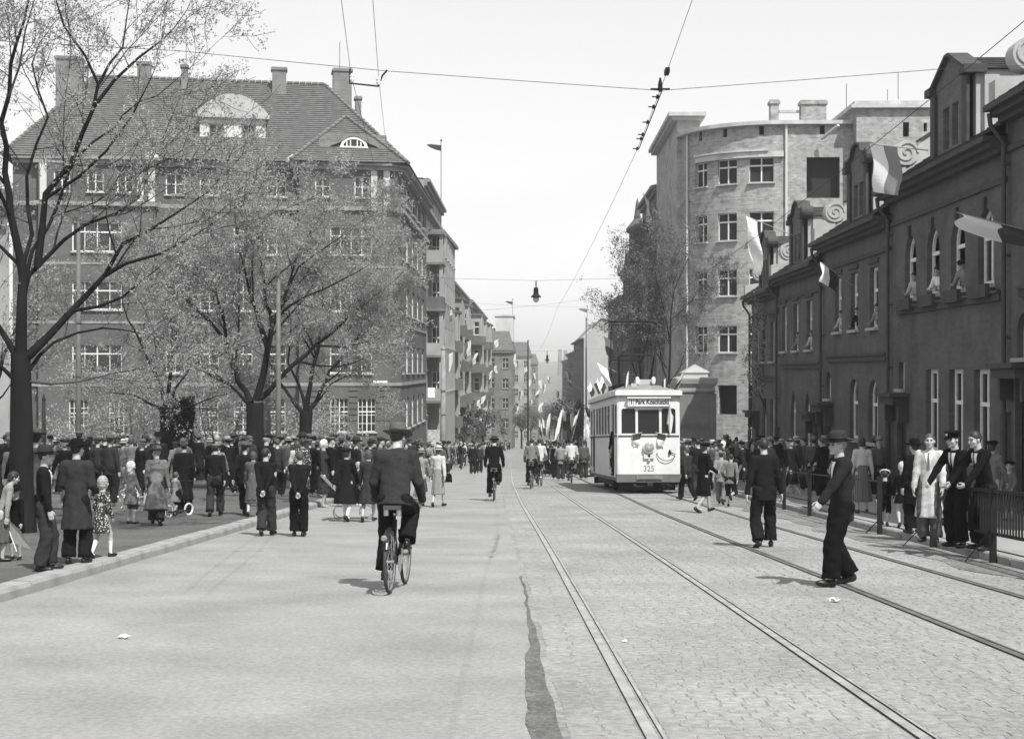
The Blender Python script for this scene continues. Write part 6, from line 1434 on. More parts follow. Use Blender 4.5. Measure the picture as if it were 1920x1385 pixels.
    if bot in ('skirt', 'dress'):
        sz = sp.get('skirt_z', .36); c = (an[0] + an[1]) / 2; 
        def f_sk(P):
            a = T((0, 0, .15)); b = np.array((c[0] * .7, c[1] * .7, sz)); ba = b - a; h = np.clip((P - a) @ ba / (ba @ ba), 0, 1.1); pa = P - (a + h[:, None] * ba); pa[:, 1] /= .76; r = .125 + (sp.get('skirt_w', .225) - .125) * h ** .8; ang = np.arctan2(pa[:, 1], pa[:, 0])
            return np.maximum((np.linalg.norm(pa, axis=1) - r - .013 * h * np.sin(ang * 8 + ph) + folds(P, .002)) * .8, np.maximum(sz - P[:, 2], (P - a) @ np.array((0, 0, 1.0)) - .02))
        lo, hi = bounds([T((0, 0, .16)), (c[0] * .7, c[1] * .7, sz)], .3); lo[2] = sz - .05; V, F = nets(f_sk, lo, hi, res); out.append(('skirt', mesh_of('skirt', V, F, [CL_['dark']], True)))
    for i in (0, 1):
        a = math.radians(fdir[i]); f = np.array((math.sin(-a), math.cos(a), 0)); p = math.radians(fp_[i]); f3 = f * math.cos(p) - np.array((0, 0, 1)) * math.sin(p); u3 = f * math.sin(p) + np.array((0, 0, 1)) * math.cos(p); s3 = np.cross(f3, u3); o = an[i]
        def f_shoe(P, f3=f3, u3=u3, s3=s3, o=o):
            q = np.stack([(P - o) @ s3, (P - o) @ f3, (P - o) @ u3], 1); d = s_ell(q, (0, .075, -.045), (.044, .125, .042)); d = smin(d, s_ell(q, (0, -.015, -.035), (.038, .055, .06)), .03); return np.maximum(d, -.085 - q[:, 2])
        if sp.get('shoes', True): lo, hi = bounds([o, o + f3 * .2, o - u3 * .085, o - f3 * .07], .05); V, F = nets(f_shoe, lo, hi, .018 if near else .03); out.append(('shoe', mesh_of('shoe', V, F, [shoem], True)))
    # hair
    hk = sp.get('hair', 'short')
    if hk:
        def f_hair(P):
            q = hloc(P); 
            if hk == 'short': d = s_ell(q, (0, -.018, .024), (.080, .100, .105)); return np.maximum(np.maximum(d, q[:, 1] - (.018 + 1.1 * (q[:, 2] - .01))), -.062 - q[:, 2]) * hs
            d = s_ell(q, (0, -.022, .018), (.086, .104, .110)); d = smin(d, s_ell(q, (0, -.06, -.06), (.075, .05, .05)), .03); d += .003 * np.sin(q[:, 2] * 150); return np.maximum(np.maximum(d, q[:, 1] - (.022 + 1.0 * (q[:, 2] - .0))), -.115 - q[:, 2]) * hs
        lo, hi = bounds([hc], .14 * hs); V, F = nets(f_hair, lo, hi, .011 if near else .024 * cs)
        if len(F): out.append(('hair', mesh_of('hair', V, F, [hairs[0]], True)))
    # hats sit in the head's own frame
    Mh = Matrix(Rh.tolist()).to_4x4(); Mh = Matrix.Translation(hc) @ Mh @ Matrix.Scale(hs, 4); hat = sp.get('hat'); nseg = 20 if near else 12
    def hatmesh(name, prof, sy=1.16, tilt=0, wob=0.0, c=(0, -.012, 0)):
        mb = MB(); mb.lathe(prof, nseg, c, 1, sy)
        V = []
        for v in mb.V:
            v = Vector(v)
            if wob: v.z += wob * ((v.x / .15) ** 2) - wob * .6 * max(0, v.y / .17)
            V.append(Mh @ (Matrix.Rotation(tilt, 3, 'X') @ v))
        return (name, mesh_of(name, V, mb.F, [CL_['dark']], True))
    if hat == 'fedora':
        out.append(hatmesh('hat', [(.088, .035), (.162, .043), (.165, .048), (.098, .052), (.096, .10), (.088, .145), (.07, .165), (.03, .150), (.005, .145)], wob=.022)); out.append(hatmesh('hat_band', [(.0985, .053), (.1005, .056), (.099, .078), (.0965, .081)]))
    elif hat == 'bowler': out.append(hatmesh('hat', [(.088, .038), (.142, .046), (.145, .053), (.098, .050), (.098, .10), (.085, .142), (.05, .162), (.005, .168)], wob=.02))
    elif hat == 'cap':
        mb = MB(); mb.lathe([(.088, .045), (.112, .075), (.112, .095), (.085, .115), (.03, .122), (.003, .122)], nseg, (0, -.005, 0), 1, 1.12); V = [Mh @ Vector(v) for v in mb.V]; out.append(('hat', mesh_of('hat', V, mb.F, [CL_['dark']], True)))
        mb = MB(); P = [(-.07, .07, .050), (-.055, .125, .040), (0, .148, .036), (.055, .125, .040), (.07, .07, .050)]; mb.raw(P + [(x, y, z + .012) for x, y, z in P], [(0, 1, 2, 3, 4), (9, 8, 7, 6, 5), (0, 5, 6, 1), (1, 6, 7, 2), (2, 7, 8, 3), (3, 8, 9, 4)]); out.append(('peak', mesh_of('peak', [Mh @ Vector(v) for v in mb.V], mb.F, [CL_['black']])))
    elif hat == 'peaked':
        out.append(hatmesh('hat', [(.088, .045), (.09, .085), (.128, .118), (.128, .128), (.06, .138), (.003, .138)], 1.1, .08))
        mb = MB(); P = [(-.07, .07, .048), (-.055, .128, .030), (0, .15, .024), (.055, .128, .030), (.07, .07, .048)]; mb.raw(P + [(x, y, z + .010) for x, y, z in P], [(0, 1, 2, 3, 4), (9, 8, 7, 6, 5), (0, 5, 6, 1), (1, 6, 7, 2), (2, 7, 8, 3), (3, 8, 9, 4)]); out.append(('peak', mesh_of('peak', [Mh @ Vector(v) for v in mb.V], mb.F, [shoem])))
        mb = MB(); mb.cbox((0, .122, .10), (.03, .012, .03)); out.append(('badge', mesh_of('badge', [Mh @ Vector(v) for v in mb.V], mb.F, [M('badge_metal', .6, .3, metal=.8)])))
    elif hat == 'beret': out.append(hatmesh('hat', [(.085, .04), (.118, .06), (.125, .085), (.1, .112), (.05, .122), (.003, .124)], 1.05, .12))
    elif hat == 'brim': out.append(hatmesh('hat', [(.086, .030), (.14, .012), (.142, .018), (.094, .045), (.094, .10), (.08, .135), (.04, .150), (.003, .152)], 1.12, -.08)); out.append(hatmesh('hat_band', [(.0945, .046), (.098, .05), (.0965, .074), (.094, .078)], 1.12, -.08))
    elif hat == 'kerchief':
        def f_k(P): q = hloc(P); d = s_ell(q, (0, -.018, .02), (.09, .108, .114)); d = smin(d, s_ell(q, (0, -.07, -.08), (.05, .04, .06)), .04); return np.maximum(d, q[:, 1] - (.035 + 1.0 * (q[:, 2]))) * hs
        lo, hi = bounds([hc], .17 * hs); V, F = nets(f_k, lo, hi, .012 if near else .025); out.append(('kerchief', mesh_of('kerchief', V, F, [CL_['white']], True)))
    elif hat == 'ring':
        out.append(hatmesh('hat', [(.085, .04), (.115, .065), (.12, .085), (.1, .108), (.003, .115)], 1.05, -.5)); mb = MB(); out.append(hatmesh('hat_band', [(.118, .06), (.132, .07), (.132, .084), (.119, .09)], 1.05, -.5))
    if sp.get('collar'):
        mb = MB(); mb.lathe([(.066, 0), (.073, .004), (.068, .026), (.061, .032)], 16 if near else 10); Mt = Matrix.Translation(T((0, .004, .492))) @ Matrix((Rt @ rotx(-.18)).tolist()).to_4x4(); out.append(('collar', mesh_of('collar', [Mt @ Vector(v) for v in mb.V], mb.F, [CL_['white']], True)))
    if sp.get('shirt'):
        V = []; n = 7
        for j in range(n):
            z = .492 - .27 * j / (n - 1); hw = .070 * (1 - j / (n - 1)) ** .9 + .004
            for i in range(5):
                x = hw * (-1 + i / 2); pz = T((x, .30, z)); dd = Rt @ np.array([0, -1.0, 0]); P = pz[None] + np.linspace(0, .3, 61)[:, None] * dd[None]; dv = f_top(P); k = int(np.argmax(dv < .004)); V.append(P[max(k - 1, 0)])
        Fq = [(j * 5 + i, j * 5 + i + 1, j * 5 + i + 6, j * 5 + i + 5) for j in range(n - 1) for i in range(4)]; out.append(('shirt_front', mesh_of('shirt_front', V, Fq, [CL_['white']], True)))
        if sp['shirt'] == 'tie':
            Vt = []
            for j in range(n):
                c_ = (np.array(V[j * 5 + 1]) + np.array(V[j * 5 + 3])) / 2 * 0 + np.array(V[j * 5 + 2]); o = Rt @ np.array([0, .007, 0]); w = .008 + .014 * j / (n - 1) + (.006 if j == 0 else 0); Vt += [c_ + o + Rt @ np.array([-w, 0, 0]), c_ + o + Rt @ np.array([w, 0, 0])]
            out.append(('tie', mesh_of('tie', Vt, [(2 * j, 2 * j + 1, 2 * j + 3, 2 * j + 2) for j in range(n - 1)], [CL_['grey']], True)))
    info = PM(); info.T = T; info.wr = wr; info.el = el; info.an = an; info.hc = hc
    return out, info
# material of each part of an outfit
def outfit(t, meshes, top='dark', bot=None, hat=None, hair=0, band='black', tie='grey', collar='white', share=None):
    mt = {'jacket': CL_[top], 'coat': CL_[top], 'blouse': CL_[top], 'dress_top': CL_[top], 'trousers': CL_[bot or top], 'shorts': CL_[bot or top], 'skirt': CL_[bot or top], 'hat': CL_[hat or top], 'hat_band': CL_[band], 'peak': CL_[hat or 'black'], 'hair': hairs[hair], 'kerchief': CL_[hat or 'white'], 'collar': CL_[collar], 'tie': CL_[tie]}
    for nm, me in meshes: inst(nm, me, t, mats=[mt[nm]] if nm in mt else None)
def GD(px, py, dz):
    lo, hi = 3.0, 900.0
    for _ in range(50):
        m = (lo + hi) / 2
        if ZP(py, m, px) > gz(m) + dz: lo = m
        else: hi = m
    return XP(px, lo), lo
STAND = dict()
WALK = dict(pelvis=(0, .02, .935), feet=[(-.09, .26, .10), (.09, -.24, .14)], fpitch=[-8, 35], hands=[(-.25, -.13, .80), (.25, .24, .84)], lean=3)
WALK2 = dict(pelvis=(0, .02, .935), feet=[(-.09, -.20, .13), (.09, .22, .09)], fpitch=[30, 0], hands=[(-.25, .2, .82), (.25, -.12, .80)], lean=3)
BEHIND = dict(feet=[(-.09, .03, .085), (.09, -.02, .085)], hands=[(-.035, -.165, .86), (.03, -.19, .83)], elbow=[(-1, -.6, 0), (1, -.6, 0)], hdir=[(.55, -.1, -.5), (-.5, -.1, -.5)], thumb=[(0, -.4, 1), (0, -.4, 1)], curl=[.7, .7])
NAMED = []
def person(label, px, py, htop, sp, dz=0.0, face=0.0, group=None, res=.021, fine=True, cat='person', **of):
    x, y = GD(px, py, dz); h = ((py - htop) / FPX * y) / (1.80 if sp.get('hat') in ('fedora', 'bowler', 'brim', 'peaked') else 1.75)
    ms, info = figure(sp, res, fine); t = thing('person', label, cat, (x, y, gz(y) + dz), math.radians(face), group); t.scale = (h,) * 3; outfit(t, ms, **of); NAMED.append((x, y)); return t, info, h
def U(*ds, **k):
    r = {}
    for d in ds: r.update(d)
    r.update(k); return r
PK = .115; PV = .12
# --- on the park walk and at the kerb, left
person('man in dark suit, soft hat and white badge at the kerb by the trunk', 82, 1070, 833, U(STAND, hat='fedora', hair='short', hands=[(-.25, .06, .78), (.27, .12, .76)], shirt='plain', seed=1, hyaw=-15, feet=[(-.09, .08, .085), (.1, -.05, .085)]), PK, -75, top='dark', bot='char', hat='char', band='black')
p_, inf, h_ = person('broad man in long grey overcoat and black bowler seen from behind at the kerb', 143, 1057, 820, U(STAND, top='coat', hem=-.45, hat='bowler', flare=.95, loose=1.08, hands=[(-.16, .25, 1.04), (.2, .24, 1.02)], elbow=[(-.35, -1, -.6), (.35, -1, -.6)], hyaw=-18, seed=2, feet=[(-.12, 0, .085), (.12, 0, .085)]), PK, -4, top='char', bot='dark', hat='black', hair=0)
person('girl in flowered dress and white knee socks beside the grey overcoat', 189, 1046, 895, U(WALK2, child=True, fem=True, top='dress', bottom='dress', skirt_z=.55, hair='long', socks=.38, skirt_w=.2, hands=[(-.2, .2, .9), (.22, .1, .9)], seed=3), PK, -20, top='flower', bot='flower', hair=2)
person('small boy in dark buttoned coat and round brimmed hat at the left edge', 30, 1048, 908, U(STAND, child=True, top='coat', hem=-.30, hat='brim', bottom='shorts', hands=[(-.2, .1, .85), (.2, .1, .85)], seed=4), PK, 170, top='black', bot='black', hat='black', hair=2, band='dark')
person('woman in light blouse bending forward at the left edge by the thick trunk', 2, 1052, 880, U(STAND, fem=True, top='blouse', bottom='skirt', hair='long', lean=18, seed=5), PK, -60, top='lgrey', bot='grey', hair=0)
person('stooping man in long pale grey coat and soft hat walking with a small child', 293, 985, 832, U(WALK, top='coat', hem=-.60, hat='fedora', flare=1.15, lean=12, hyaw=35, hands=[(-.22, .16, .85), (.27, .05, .85)], seed=6), PK, 12, top='mid', bot='char', hat='grey', band='black', hair=3)
person('small child in white cap and light coat holding flowers', 245, 982, 868, U(STAND, child=True, top='coat', hem=-.38, bottom='shorts', hat='kerchief', hands=[(-.16, .2, .9), (.16, .2, .9)], seed=7), PK, -30, top='mid', bot='grey', hat='white')
person('small child in light coat pushing a white wheeled scooter', 328, 966, 886, U(WALK, child=True, top='coat', hem=-.38, bottom='shorts', hair='short', hands=[(-.14, .3, .95), (.14, .3, .95)], seed=8), PK, -20, top='lgrey', bot='dark', hair=1)
person('tall person in long black coat between the pale coat and the dark suited man', 345, 962, 828, U(STAND, top='coat', hem=-.62, hair='short', seed=9), PK, 8, top='dark', bot='black')
person('man in dark suit with white collar walking away under the trees', 403, 968, 830, U(WALK2, collar=1, hat='cap', seed=10), PK, 4, top='dark', bot='char', hat='mid')
person('man in dark suit and pale soft hat beside the woman in patterned skirt', 458, 965, 825, U(WALK, collar=1, hat='fedora', seed=11, hyaw=-30), PK, -6, top='dark', bot='dark', hat='grey', band='black')
person('woman in dark patterned coat walking just left of the grey lamp post', 474, 968, 845, U(WALK2, fem=True, top='coat', hem=-.5, bottom='skirt', hair='long', seed=12), PK, 0, top='grey', bot='grey', hair=1)
# --- in the road
person('bareheaded man in dark suit with hands clasped behind, left of the pair', 498, 1004, 840, U(BEHIND, collar=1, hair='short', seed=13, hyaw=-25, feet=[(-.05, -.12, .12), (.08, .15, .085)], fpitch=[25, 0]), 0, -8, top='dark', bot='char', hair=0, group='two men strolling with hands behind their backs')
person('young man with cropped hair and hands clasped behind, right of the pair', 560, 1005, 846, U(BEHIND, collar=1, hair='short', seed=14, side=2), 0, 4, top='dark', bot='black', hair=1, group='two men strolling with hands behind their backs')
person('woman in flared dark coat with pale stockings walking beside a pram', 648, 977, 838, U(WALK, fem=True, top='coat', hem=-.52, flare=1.35, bottom='none', hair='long', hat='beret', seed=15, socks=.5), 0, -8, top='dark', hat='dark', hair=0)
person('woman in belted dark coat walking beside the pram', 690, 978, 842, U(WALK2, fem=True, top='coat', hem=-.50, flare=1.15, bottom='none', hair='long', seed=16), 0, -6, top='char', hair=1)
person('woman in pale jacket suit and white brimmed hat carrying a dark bag', 821, 950, 832, U(WALK2, fem=True, top='jacket', hem=-.12, bottom='skirt', skirt_z=.36, hat='brim', hair='long', seed=17, skirt_w=.2), 0, -14, top='pale', bot='lgrey', hat='pale', hair=1)
person('woman in light grey coat and pale hat beside the pale jacket suit', 789, 948, 838, U(WALK, fem=True, top='coat', hem=-.5, bottom='none', hat='brim', hair='long', seed=18), 0, -5, top='lgrey', hat='lgrey', hair=1)
person('small child walking right beside the nearest bicycle', 783, 968, 905, U(WALK, child=True, top='jacket', bottom='shorts', hair='short', seed=19), 0, -10, top='mid', bot='mid', hair=1)
person('man in dark suit standing in the road at the end of the left crowd', 887, 888, 832, U(STAND, collar=1, hair='short', seed=20), 0, 5, res=.022, top='dark', bot='dark')
person('second man in dark suit close beside the one at the left crowd end', 899, 886, 833, U(STAND, hat='cap', seed=21), 0, 0, res=.022, top='char', bot='dark', hat='dark')
# --- right side
person('big man in dark suit and felt hat striding left across the tram rails', 1578, 1098, 806, dict(hat='fedora', hair='short', shirt='tie', pelvis=(0, 0, .945), feet=[(-.11, .17, .09), (.11, -.15, .11)], wide=1.12, fpitch=[-6, 14], fdir=[6, -8], hands=[(-.30, .40, .95), (.27, -.02, .86)], elbow=[(-.6, -1, -.2), (.6, -1, 0)], lean=2, loose=1.1, hyaw=8, seed=22, curl=[.9, .8], collar=1), 0, 100, res=.015, top='navy', bot='black', hat='char', band='black', hair=3)
person('bareheaded man in dark suit walking away between the right tram rails', 1434, 1026, 820, U(WALK2, collar=1, hair='short', seed=23, hyaw=-8, hands=[(-.30, -.03, .80), (.29, .06, .80)], feet=[(-.13, -.12, .11), (.13, .14, .085)], fpitch=[22, 0], fdir=[14, -14]), 0, 4, res=.016, top='dark', bot='dark', hair=0)
person('young woman in black dress and beret walking right past the tram', 1318, 961, 828, U(WALK, fem=True, top='jacket', hem=-.05, bottom='skirt', skirt_z=.42, hat='beret', hair='long', hands=[(-.18, .30, 1.03), (.2, .28, 1.0)], seed=24, skirt_w=.22), 0, -62, top='black', bot='black', hat='black', hair=0)
person('man in dark suit walking close beside the right tram corner', 1291, 938, 838, U(WALK, hair='short', seed=25), 0, 40, top='char', bot='dark', hair=1)
person('boy in light jacket and dark knee breeches running away from the tram', 1369, 950, 850, U(WALK2, top='jacket', bottom='breeches', hair='short', seed=26, feet=[(-.08, .1, .085), (.1, -.38, .42)], fpitch=[0, 60], lean=10, hands=[(-.24, .2, .95), (.26, -.1, .9)]), 0, -20, top='mid', bot='dark', hair=0)
person('boy in pale jacket half behind the running boy', 1352, 946, 846, U(WALK, top='jacket', bottom='trousers', hat='cap', seed=27), 0, -15, top='lgrey', bot='mid', hat='mid')
person('woman in light blouse and pleated dark skirt behind the striding man', 1617, 962, 820, U(STAND, fem=True, top='blouse', hem=-.04, bottom='skirt', skirt_z=.28, hair='long', seed=28, lean=3, sleeve=.8), PV, 0, top='pale', bot='pleat', hair=0)
person('little boy in dark sailor suit and hat with white ring by the railing', 1659, 986, 884, U(WALK, child=True, top='jacket', bottom='shorts', hat='ring', hair='short', collar=1, seed=29), PV, -18, top='black', bot='black', hat='char', band='white')
person('little child in dark coat and white cap stepping along the pavement', 1692, 988, 869, U(WALK2, child=True, top='coat', hem=-.28, bottom='none', hat='kerchief', collar=1, seed=30), PV, -10, top='black', hat='pale')
person('man in dark coat and hat half hidden behind the pale coat at the railing', 1716, 1000, 822, U(STAND, top='coat', hem=-.4, hat='fedora', seed=31), PV, 20, top='black', bot='black', hat='black')
person('youth in open pale raincoat standing at the end of the railing', 1744, 1016, 814, U(STAND, top='coat', hem=-.55, hair='short', shirt='tie', hands=[(-.24, .16, .82), (.26, .10, .72)], loose=1.05, seed=32, hyaw=8), PV, 152, res=.016, top='cream', bot='grey', hair=1, tie='mid')
person('officer in dark uniform and peaked cap leaning on the railing', 1796, 1026, 802, U(STAND, hat='peaked', hair='short', shirt='tie', lean=9, pelvis=(0, -.03, .95), hands=[(-.18, .40, .93), (.24, .38, .93)], elbow=[(-1, -.6, -.2), (1, -.6, -.2)], curl=[1.0, 1.0], hdir=[(.5, .5, -.35), (-.2, .7, -.4)], seed=33, hyaw=6), PV, 118, res=.016, top='black', bot='black', hat='black', hair=0, tie='dark')
person('smiling bareheaded man in dark suit leaning on the railing beside the officer', 1842, 1031, 806, U(STAND, hair='short', shirt='tie', lean=13, pelvis=(0, -.05, .95), hands=[(-.16, .42, .93), (.24, .40, .93)], elbow=[(-1, -.6, -.2), (1, -.6, -.2)], curl=[1.0, 1.0], hdir=[(.3, .6, -.35), (0, .7, -.4)], seed=34, hyaw=4), PV, 108, res=.016, top='black', bot='black', hair=0, tie='dark')
person('woman in mid grey dress with dark hair walking behind the men at the railing', 1858, 985, 825, U(WALK, fem=True, top='coat', hem=-.5, bottom='none', hair='long', seed=35, hat='beret'), PV, -40, top='mid', hat='black', hair=0)
person('small child in grey coat and dark cap standing on the pavement by the house wall', 1893, 976, 868, U(STAND, child=True, top='coat', hem=-.30, bottom='shorts', hat='beret', socks=.32, hands=[(-.14, .26, .98), (.2, .22, .95)], seed=36), PV, 150, top='mid', bot='mid', hat='black')
# people leaning out of the windows
def at_window(win, label, **kw):
    x, y, z = win; of = dict(top=kw.pop('top', 'dark'), hair=kw.pop('hair', 0), hat=kw.pop('hat_c', 'dark')); sp = U(STAND, bottom='none', shoes=False, lean=22, hands=[(-.2, .38, 1.08), (.2, .38, 1.08)], **kw); ms, inf = figure(sp, .022, True)
    t = thing('person', label, 'person', (x + .27, y, z - .97), math.radians(90 + 40), 'people leaning out of the house windows'); outfit(t, ms, **of); NAMED.append((x, y))
at_window((win_A[1][0], win_A[1][1], win_A[1][2]), 'woman in light dress at the second arched window from the downhill end', fem=True, hair='long' if False else 0, top='pale') if False else None
for w, lab, kw in ((win_A[0], 'person in pale shirt leaning from the arched window nearest the rain pipe', dict(top='pale')), (win_A[1], 'dark haired woman in white leaning from the second arched window', dict(top='white', fem=True)), (win_A[2], 'person in dark cap and grey jacket leaning from the third arched window', dict(top='lgrey', hat='cap')),
                   (win_B[0], 'person in white at the flat window farthest from the arched ones', dict(top='pale', fem=True)), (win_B[1], 'person in dark at the middle flat window', dict(top='dark')), (win_B[2], 'dark haired woman at the flat window nearest the arched ones', dict(top='lgrey', fem=True)), (win_C[1], 'person at the middle upper window of the third house', dict(top='lgrey', fem=True)), (win_C[2], 'person in pale shirt at the upper window beside the small flag', dict(top='pale'))):
    at_window(w, lab, **kw)
# man on the tram step
ms, inf = figure(U(STAND, hat='cap', hands=[(-.2, .3, 1.1), (.25, .1, .8)], seed=50), .022, True); p = tram_pt(-W2 + .14, 1.40, .56); t = thing('person', 'man in dark cap standing on the front step of the tram looking out', 'person', p, math.radians(150)); outfit(t, ms, 'black', 'black', 'black')
p = tram_pt(-.45, .55, .6); ms, inf = figure(U(STAND, hat='peaked', hands=[(-.2, .3, 1.1), (.25, .3, 1.1)], seed=51), .022, True); t = thing('person', 'tram driver in dark uniform behind the left cab window', 'person', p, math.radians(178)); outfit(t, ms, 'dark', 'dark', 'black')
# ------------------------------------------------------------------ bicycles and their riders
tyrem = M('tyre_rubber', .05, .8, 8, .2); chrome = M('nickel', .5, .25, metal=.9); enamel = M('black_enamel', .015, .25)
def ring(mb, c, R, r, n=28, m=6, axis='x'):
    V = []; Fc = []
    for i in range(n):
        a = 2 * pi * i / n
        for j in range(m):
            b = 2 * pi * j / m; rr = R + r * math.cos(b); V.append((c[0] + r * math.sin(b), c[1] + rr * math.cos(a), c[2] + rr * math.sin(a)))
    for i in range(n):
        for j in range(m): Fc.append((i * m + j, ((i + 1) % n) * m + j, ((i + 1) % n) * m + (j + 1) % m, i * m + (j + 1) % m))
    mb.raw(V, Fc)
def bicycle(label, x, y, rz, group='bicycles ridden along the street', steer=0.0):
    t = thing('bicycle', label, 'bicycle', (x, y, gz(y)), rz, group); t.rotation_euler = (math.atan(-SLOPE) * math.cos(rz), 0, rz); R = .345; yr, yf = -.5, .58
    for yc in (yr, yf):
        w = MB(); ring(w, (0, yc, R), R - .02, .02); r = w.build('wheel', tyrem, t, smooth=True); m = MB(); ring(m, (0, yc, R), R - .042, .011, 28, 4); m.build('rim', chrome, r)
        s_ = MB()
        for k in range(18): a = 2 * pi * k / 18; s_.obox((.025 * (-1) ** k, yc, R), (0, yc + (R - .045) * math.cos(a), R + (R - .045) * math.sin(a)), .003, .003)
        s_.tube([(-.05, yc, R), (.05, yc, R)], .018, 8); s_.build('spokes', chrome, r)
        f = MB(); a0, a1 = (.2, 2.7) if yc == yr else (.6, 2.35)
        for k in range(12):
            b0, b1 = a0 + (a1 - a0) * k / 12, a0 + (a1 - a0) * (k + 1) / 12; Q = []
            for b in (b0, b1):
                for xx, dr in ((-.03, .018), (0, .032), (.03, .018)): Q.append((xx, yc + (R + dr) * math.cos(b), R + (R + dr) * math.sin(b)))
            f.raw(Q, [(0, 1, 4, 3), (1, 2, 5, 4)])
        f.build('mudguard', enamel, t, smooth=True)
    f = MB(); bb = (0, -.06, .29); st = (0, -.22, .83); hd0, hd1 = (0, .40, .64), (0, .36, .86)
    for a, b, r in ((bb, st, .016), (bb, hd0, .018), (st, hd1, .016), (hd0, hd1, .02)): f.tube([a, b], r, 7)
    for sx in (-1, 1):
        f.tube([(sx * .02, bb[1], bb[2]), (sx * .055, yr, R)], .010, 6); f.tube([(sx * .02, -.2, .78), (sx * .055, yr, R)], .009, 6); f.tube([(sx * .05, hd0[1], hd0[2]), (sx * .05, .5, .42), (sx * .05, yf, R)], .012, 6)
    f.build('frame', enamel, t, smooth=True)
    s_ = MB(); s_.prism([(-.10, -.14), (-.09, -.17), (.09, -.17), (.10, -.14), (.035, .02), (.02, .12), (-.02, .12), (-.035, .02)], 'z', .90, .945)
    sd = s_.build('saddle', M('saddle_leather', .06, .4), t); sd.location = (0, -.24, 0); c = MB()
    for sx in (-.07, .07): c.lathe([(.025, .83), (.03, .835), (.03, .895), (.025, .898)], 8, (sx, -.11, 0))
    c.build('spring', chrome, sd); c = MB(); c.tube([st, (0, -.235, .9)], .013, 6); c.build('seat_post', chrome, t)
    h = MB(); h.tube([hd1, (0, .35, .98)], .013, 6); h.tube([(-.27, .12, .96), (-.25, .25, .99), (-.1, .36, 1.0), (.1, .36, 1.0), (.25, .25, .99), (.27, .12, .96)], .012, 6); hb = h.build('handlebar', chrome, t, smooth=True)
    for sx in (-1, 1): g = MB(); g.tube([(sx * .272, .10, .958), (sx * .262, .2, .978)], .018, 6); g.build('grip', tyrem, hb)
    c = MB(); c.lathe([(.1, .0), (.1, .008)], 20, (.035, bb[1], bb[2]), Mx=Matrix.Rotation(pi / 2, 4, 'Y')); c.obox((-.06, bb[1], bb[2]), (-.06, bb[1] - .02, bb[2] - .17), .014, .02); c.obox((.06, bb[1], bb[2]), (.06, bb[1] + .02, bb[2] + .17), .014, .02); cr = c.build('crank', chrome, t)
    for sx, py, pz in ((-1, bb[1] - .02, bb[2] - .17), (1, bb[1] + .02, bb[2] + .17)): p = MB(); p.cbox((sx * .12, py, pz), (.09, .08, .025)); p.build('pedal', tyrem, cr)
    l = MB(); l.lathe([(.03, 0), (.035, .02), (.02, .05)], 8, (0, yr - .36, .62), Mx=Matrix.Rotation(pi / 2, 4, 'X')); l.build('rear_reflector', M('reflector', .2, .2), t)
    return t
RIDE = dict(pelvis=(0, -.22, 1.03), lean=13, feet=[(-.12, -.12, .21), (.12, -.08, .54)], fdir=[0, 0], fpitch=[8, -5], knee=[(-.06, 1, .2), (.06, 1, .2)], hands=[(-.265, .06, 1.0), (.265, .06, 1.0)], elbow=[(-.35, -.8, -.6), (.35, -.8, -.6)], hem=-.10, curl=[1, 1], hdir=[(0, .8, -.25), (0, .8, -.25)])
def rider(label, px, py, htop, rz, bl, sp, res=.016, **of):
    x, y = G(px, py); t = bicycle(bl, x, y + .4, math.radians(rz)); ms, inf = figure(sp, res, True); p = thing('person', label, 'person', t.location, math.radians(rz)); p.rotation_euler = t.rotation_euler; outfit(p, ms, **of); NAMED.append((x, y)); NAMED.append((x, y + 1)); return t
rider('man in dark jacket and broad soft hat riding the nearest bicycle away from the camera', 738, 1111, 812, -4, 'nearest black bicycle with bright rims ridden by the man in the broad hat', U(RIDE, hat='fedora', hair='short', hyaw=-18, loose=1.1, seed=60), .015, top='char', bot='dark', hat='grey', band='black', hair=0)
rider('man in black suit and hat cycling away beside the left tram rail', 926, 939, 822, 0, 'bicycle under the man in black suit beside the left tram rail', U(RIDE, hat='bowler', seed=61), .018, top='black', bot='black', hat='char')
rider('cyclist in light jacket riding between the rails, left of the pair', 997, 916, 826, -4, 'bicycle under the cyclist in the light jacket, left of the pair', U(RIDE, hair='short', seed=62), .02, top='mid', bot='dark')
rider('cyclist in white shirt riding between the rails, right of the pair', 1012, 911, 830, 6, 'bicycle under the right cyclist of the pair between the rails', U(RIDE, hair='short', seed=63), .02, top='pale', bot='grey')
rider('cyclist in white shirt close to the left side of the tram', 1072, 906, 825, 0, 'bicycle under the white shirted cyclist beside the tram', U(RIDE, hair='short', seed=64), .02, top='cream', bot='grey')

# ------------------------------------------------------------------ pram, scooter, bag, umbrella, flowers
x, y = G(663, 972); t = thing('pram', 'low dark pram pushed between the two women in dark coats', 'pram', (x, y, gz(y)), .1); mb = MB()
mb.prism([(-.42, .42), (-.36, .72), (.36, .72), (.44, .46), (.3, .36), (-.3, .36)], 'y', -.22, .22); mb.build('body', CL_['black'], t); mb = MB(); mb.lathe([(.3, 0), (.28, .12), (.18, .24), (.02, .29)], 12, (-.16, 0, .70), 1, .75); mb.build('hood', CL_['dark'], t)
for wx in (-.28, .28):
    for wy in (-.24, .24): mb = MB(); V0 = len(mb.V); ring(mb, (0, 0, 0), .15, .012, 18, 5); mb.V = [(v[1] + wx, wy + v[0], v[2] + .16) for v in mb.V]; mb.build('wheel', chrome, t)
mb = MB(); mb.tube([(-.36, -.18, .6), (-.7, -.2, .95), (-.7, .2, .95), (-.36, .18, .6)], .014, 6); mb.build('handle', chrome, t)
x, y = GD(335, 968, PK); t = thing('scooter', 'child scooter with white wheels beside the small child in the light coat', 'scooter', (x, y, gz(y) + PK), -.5); 
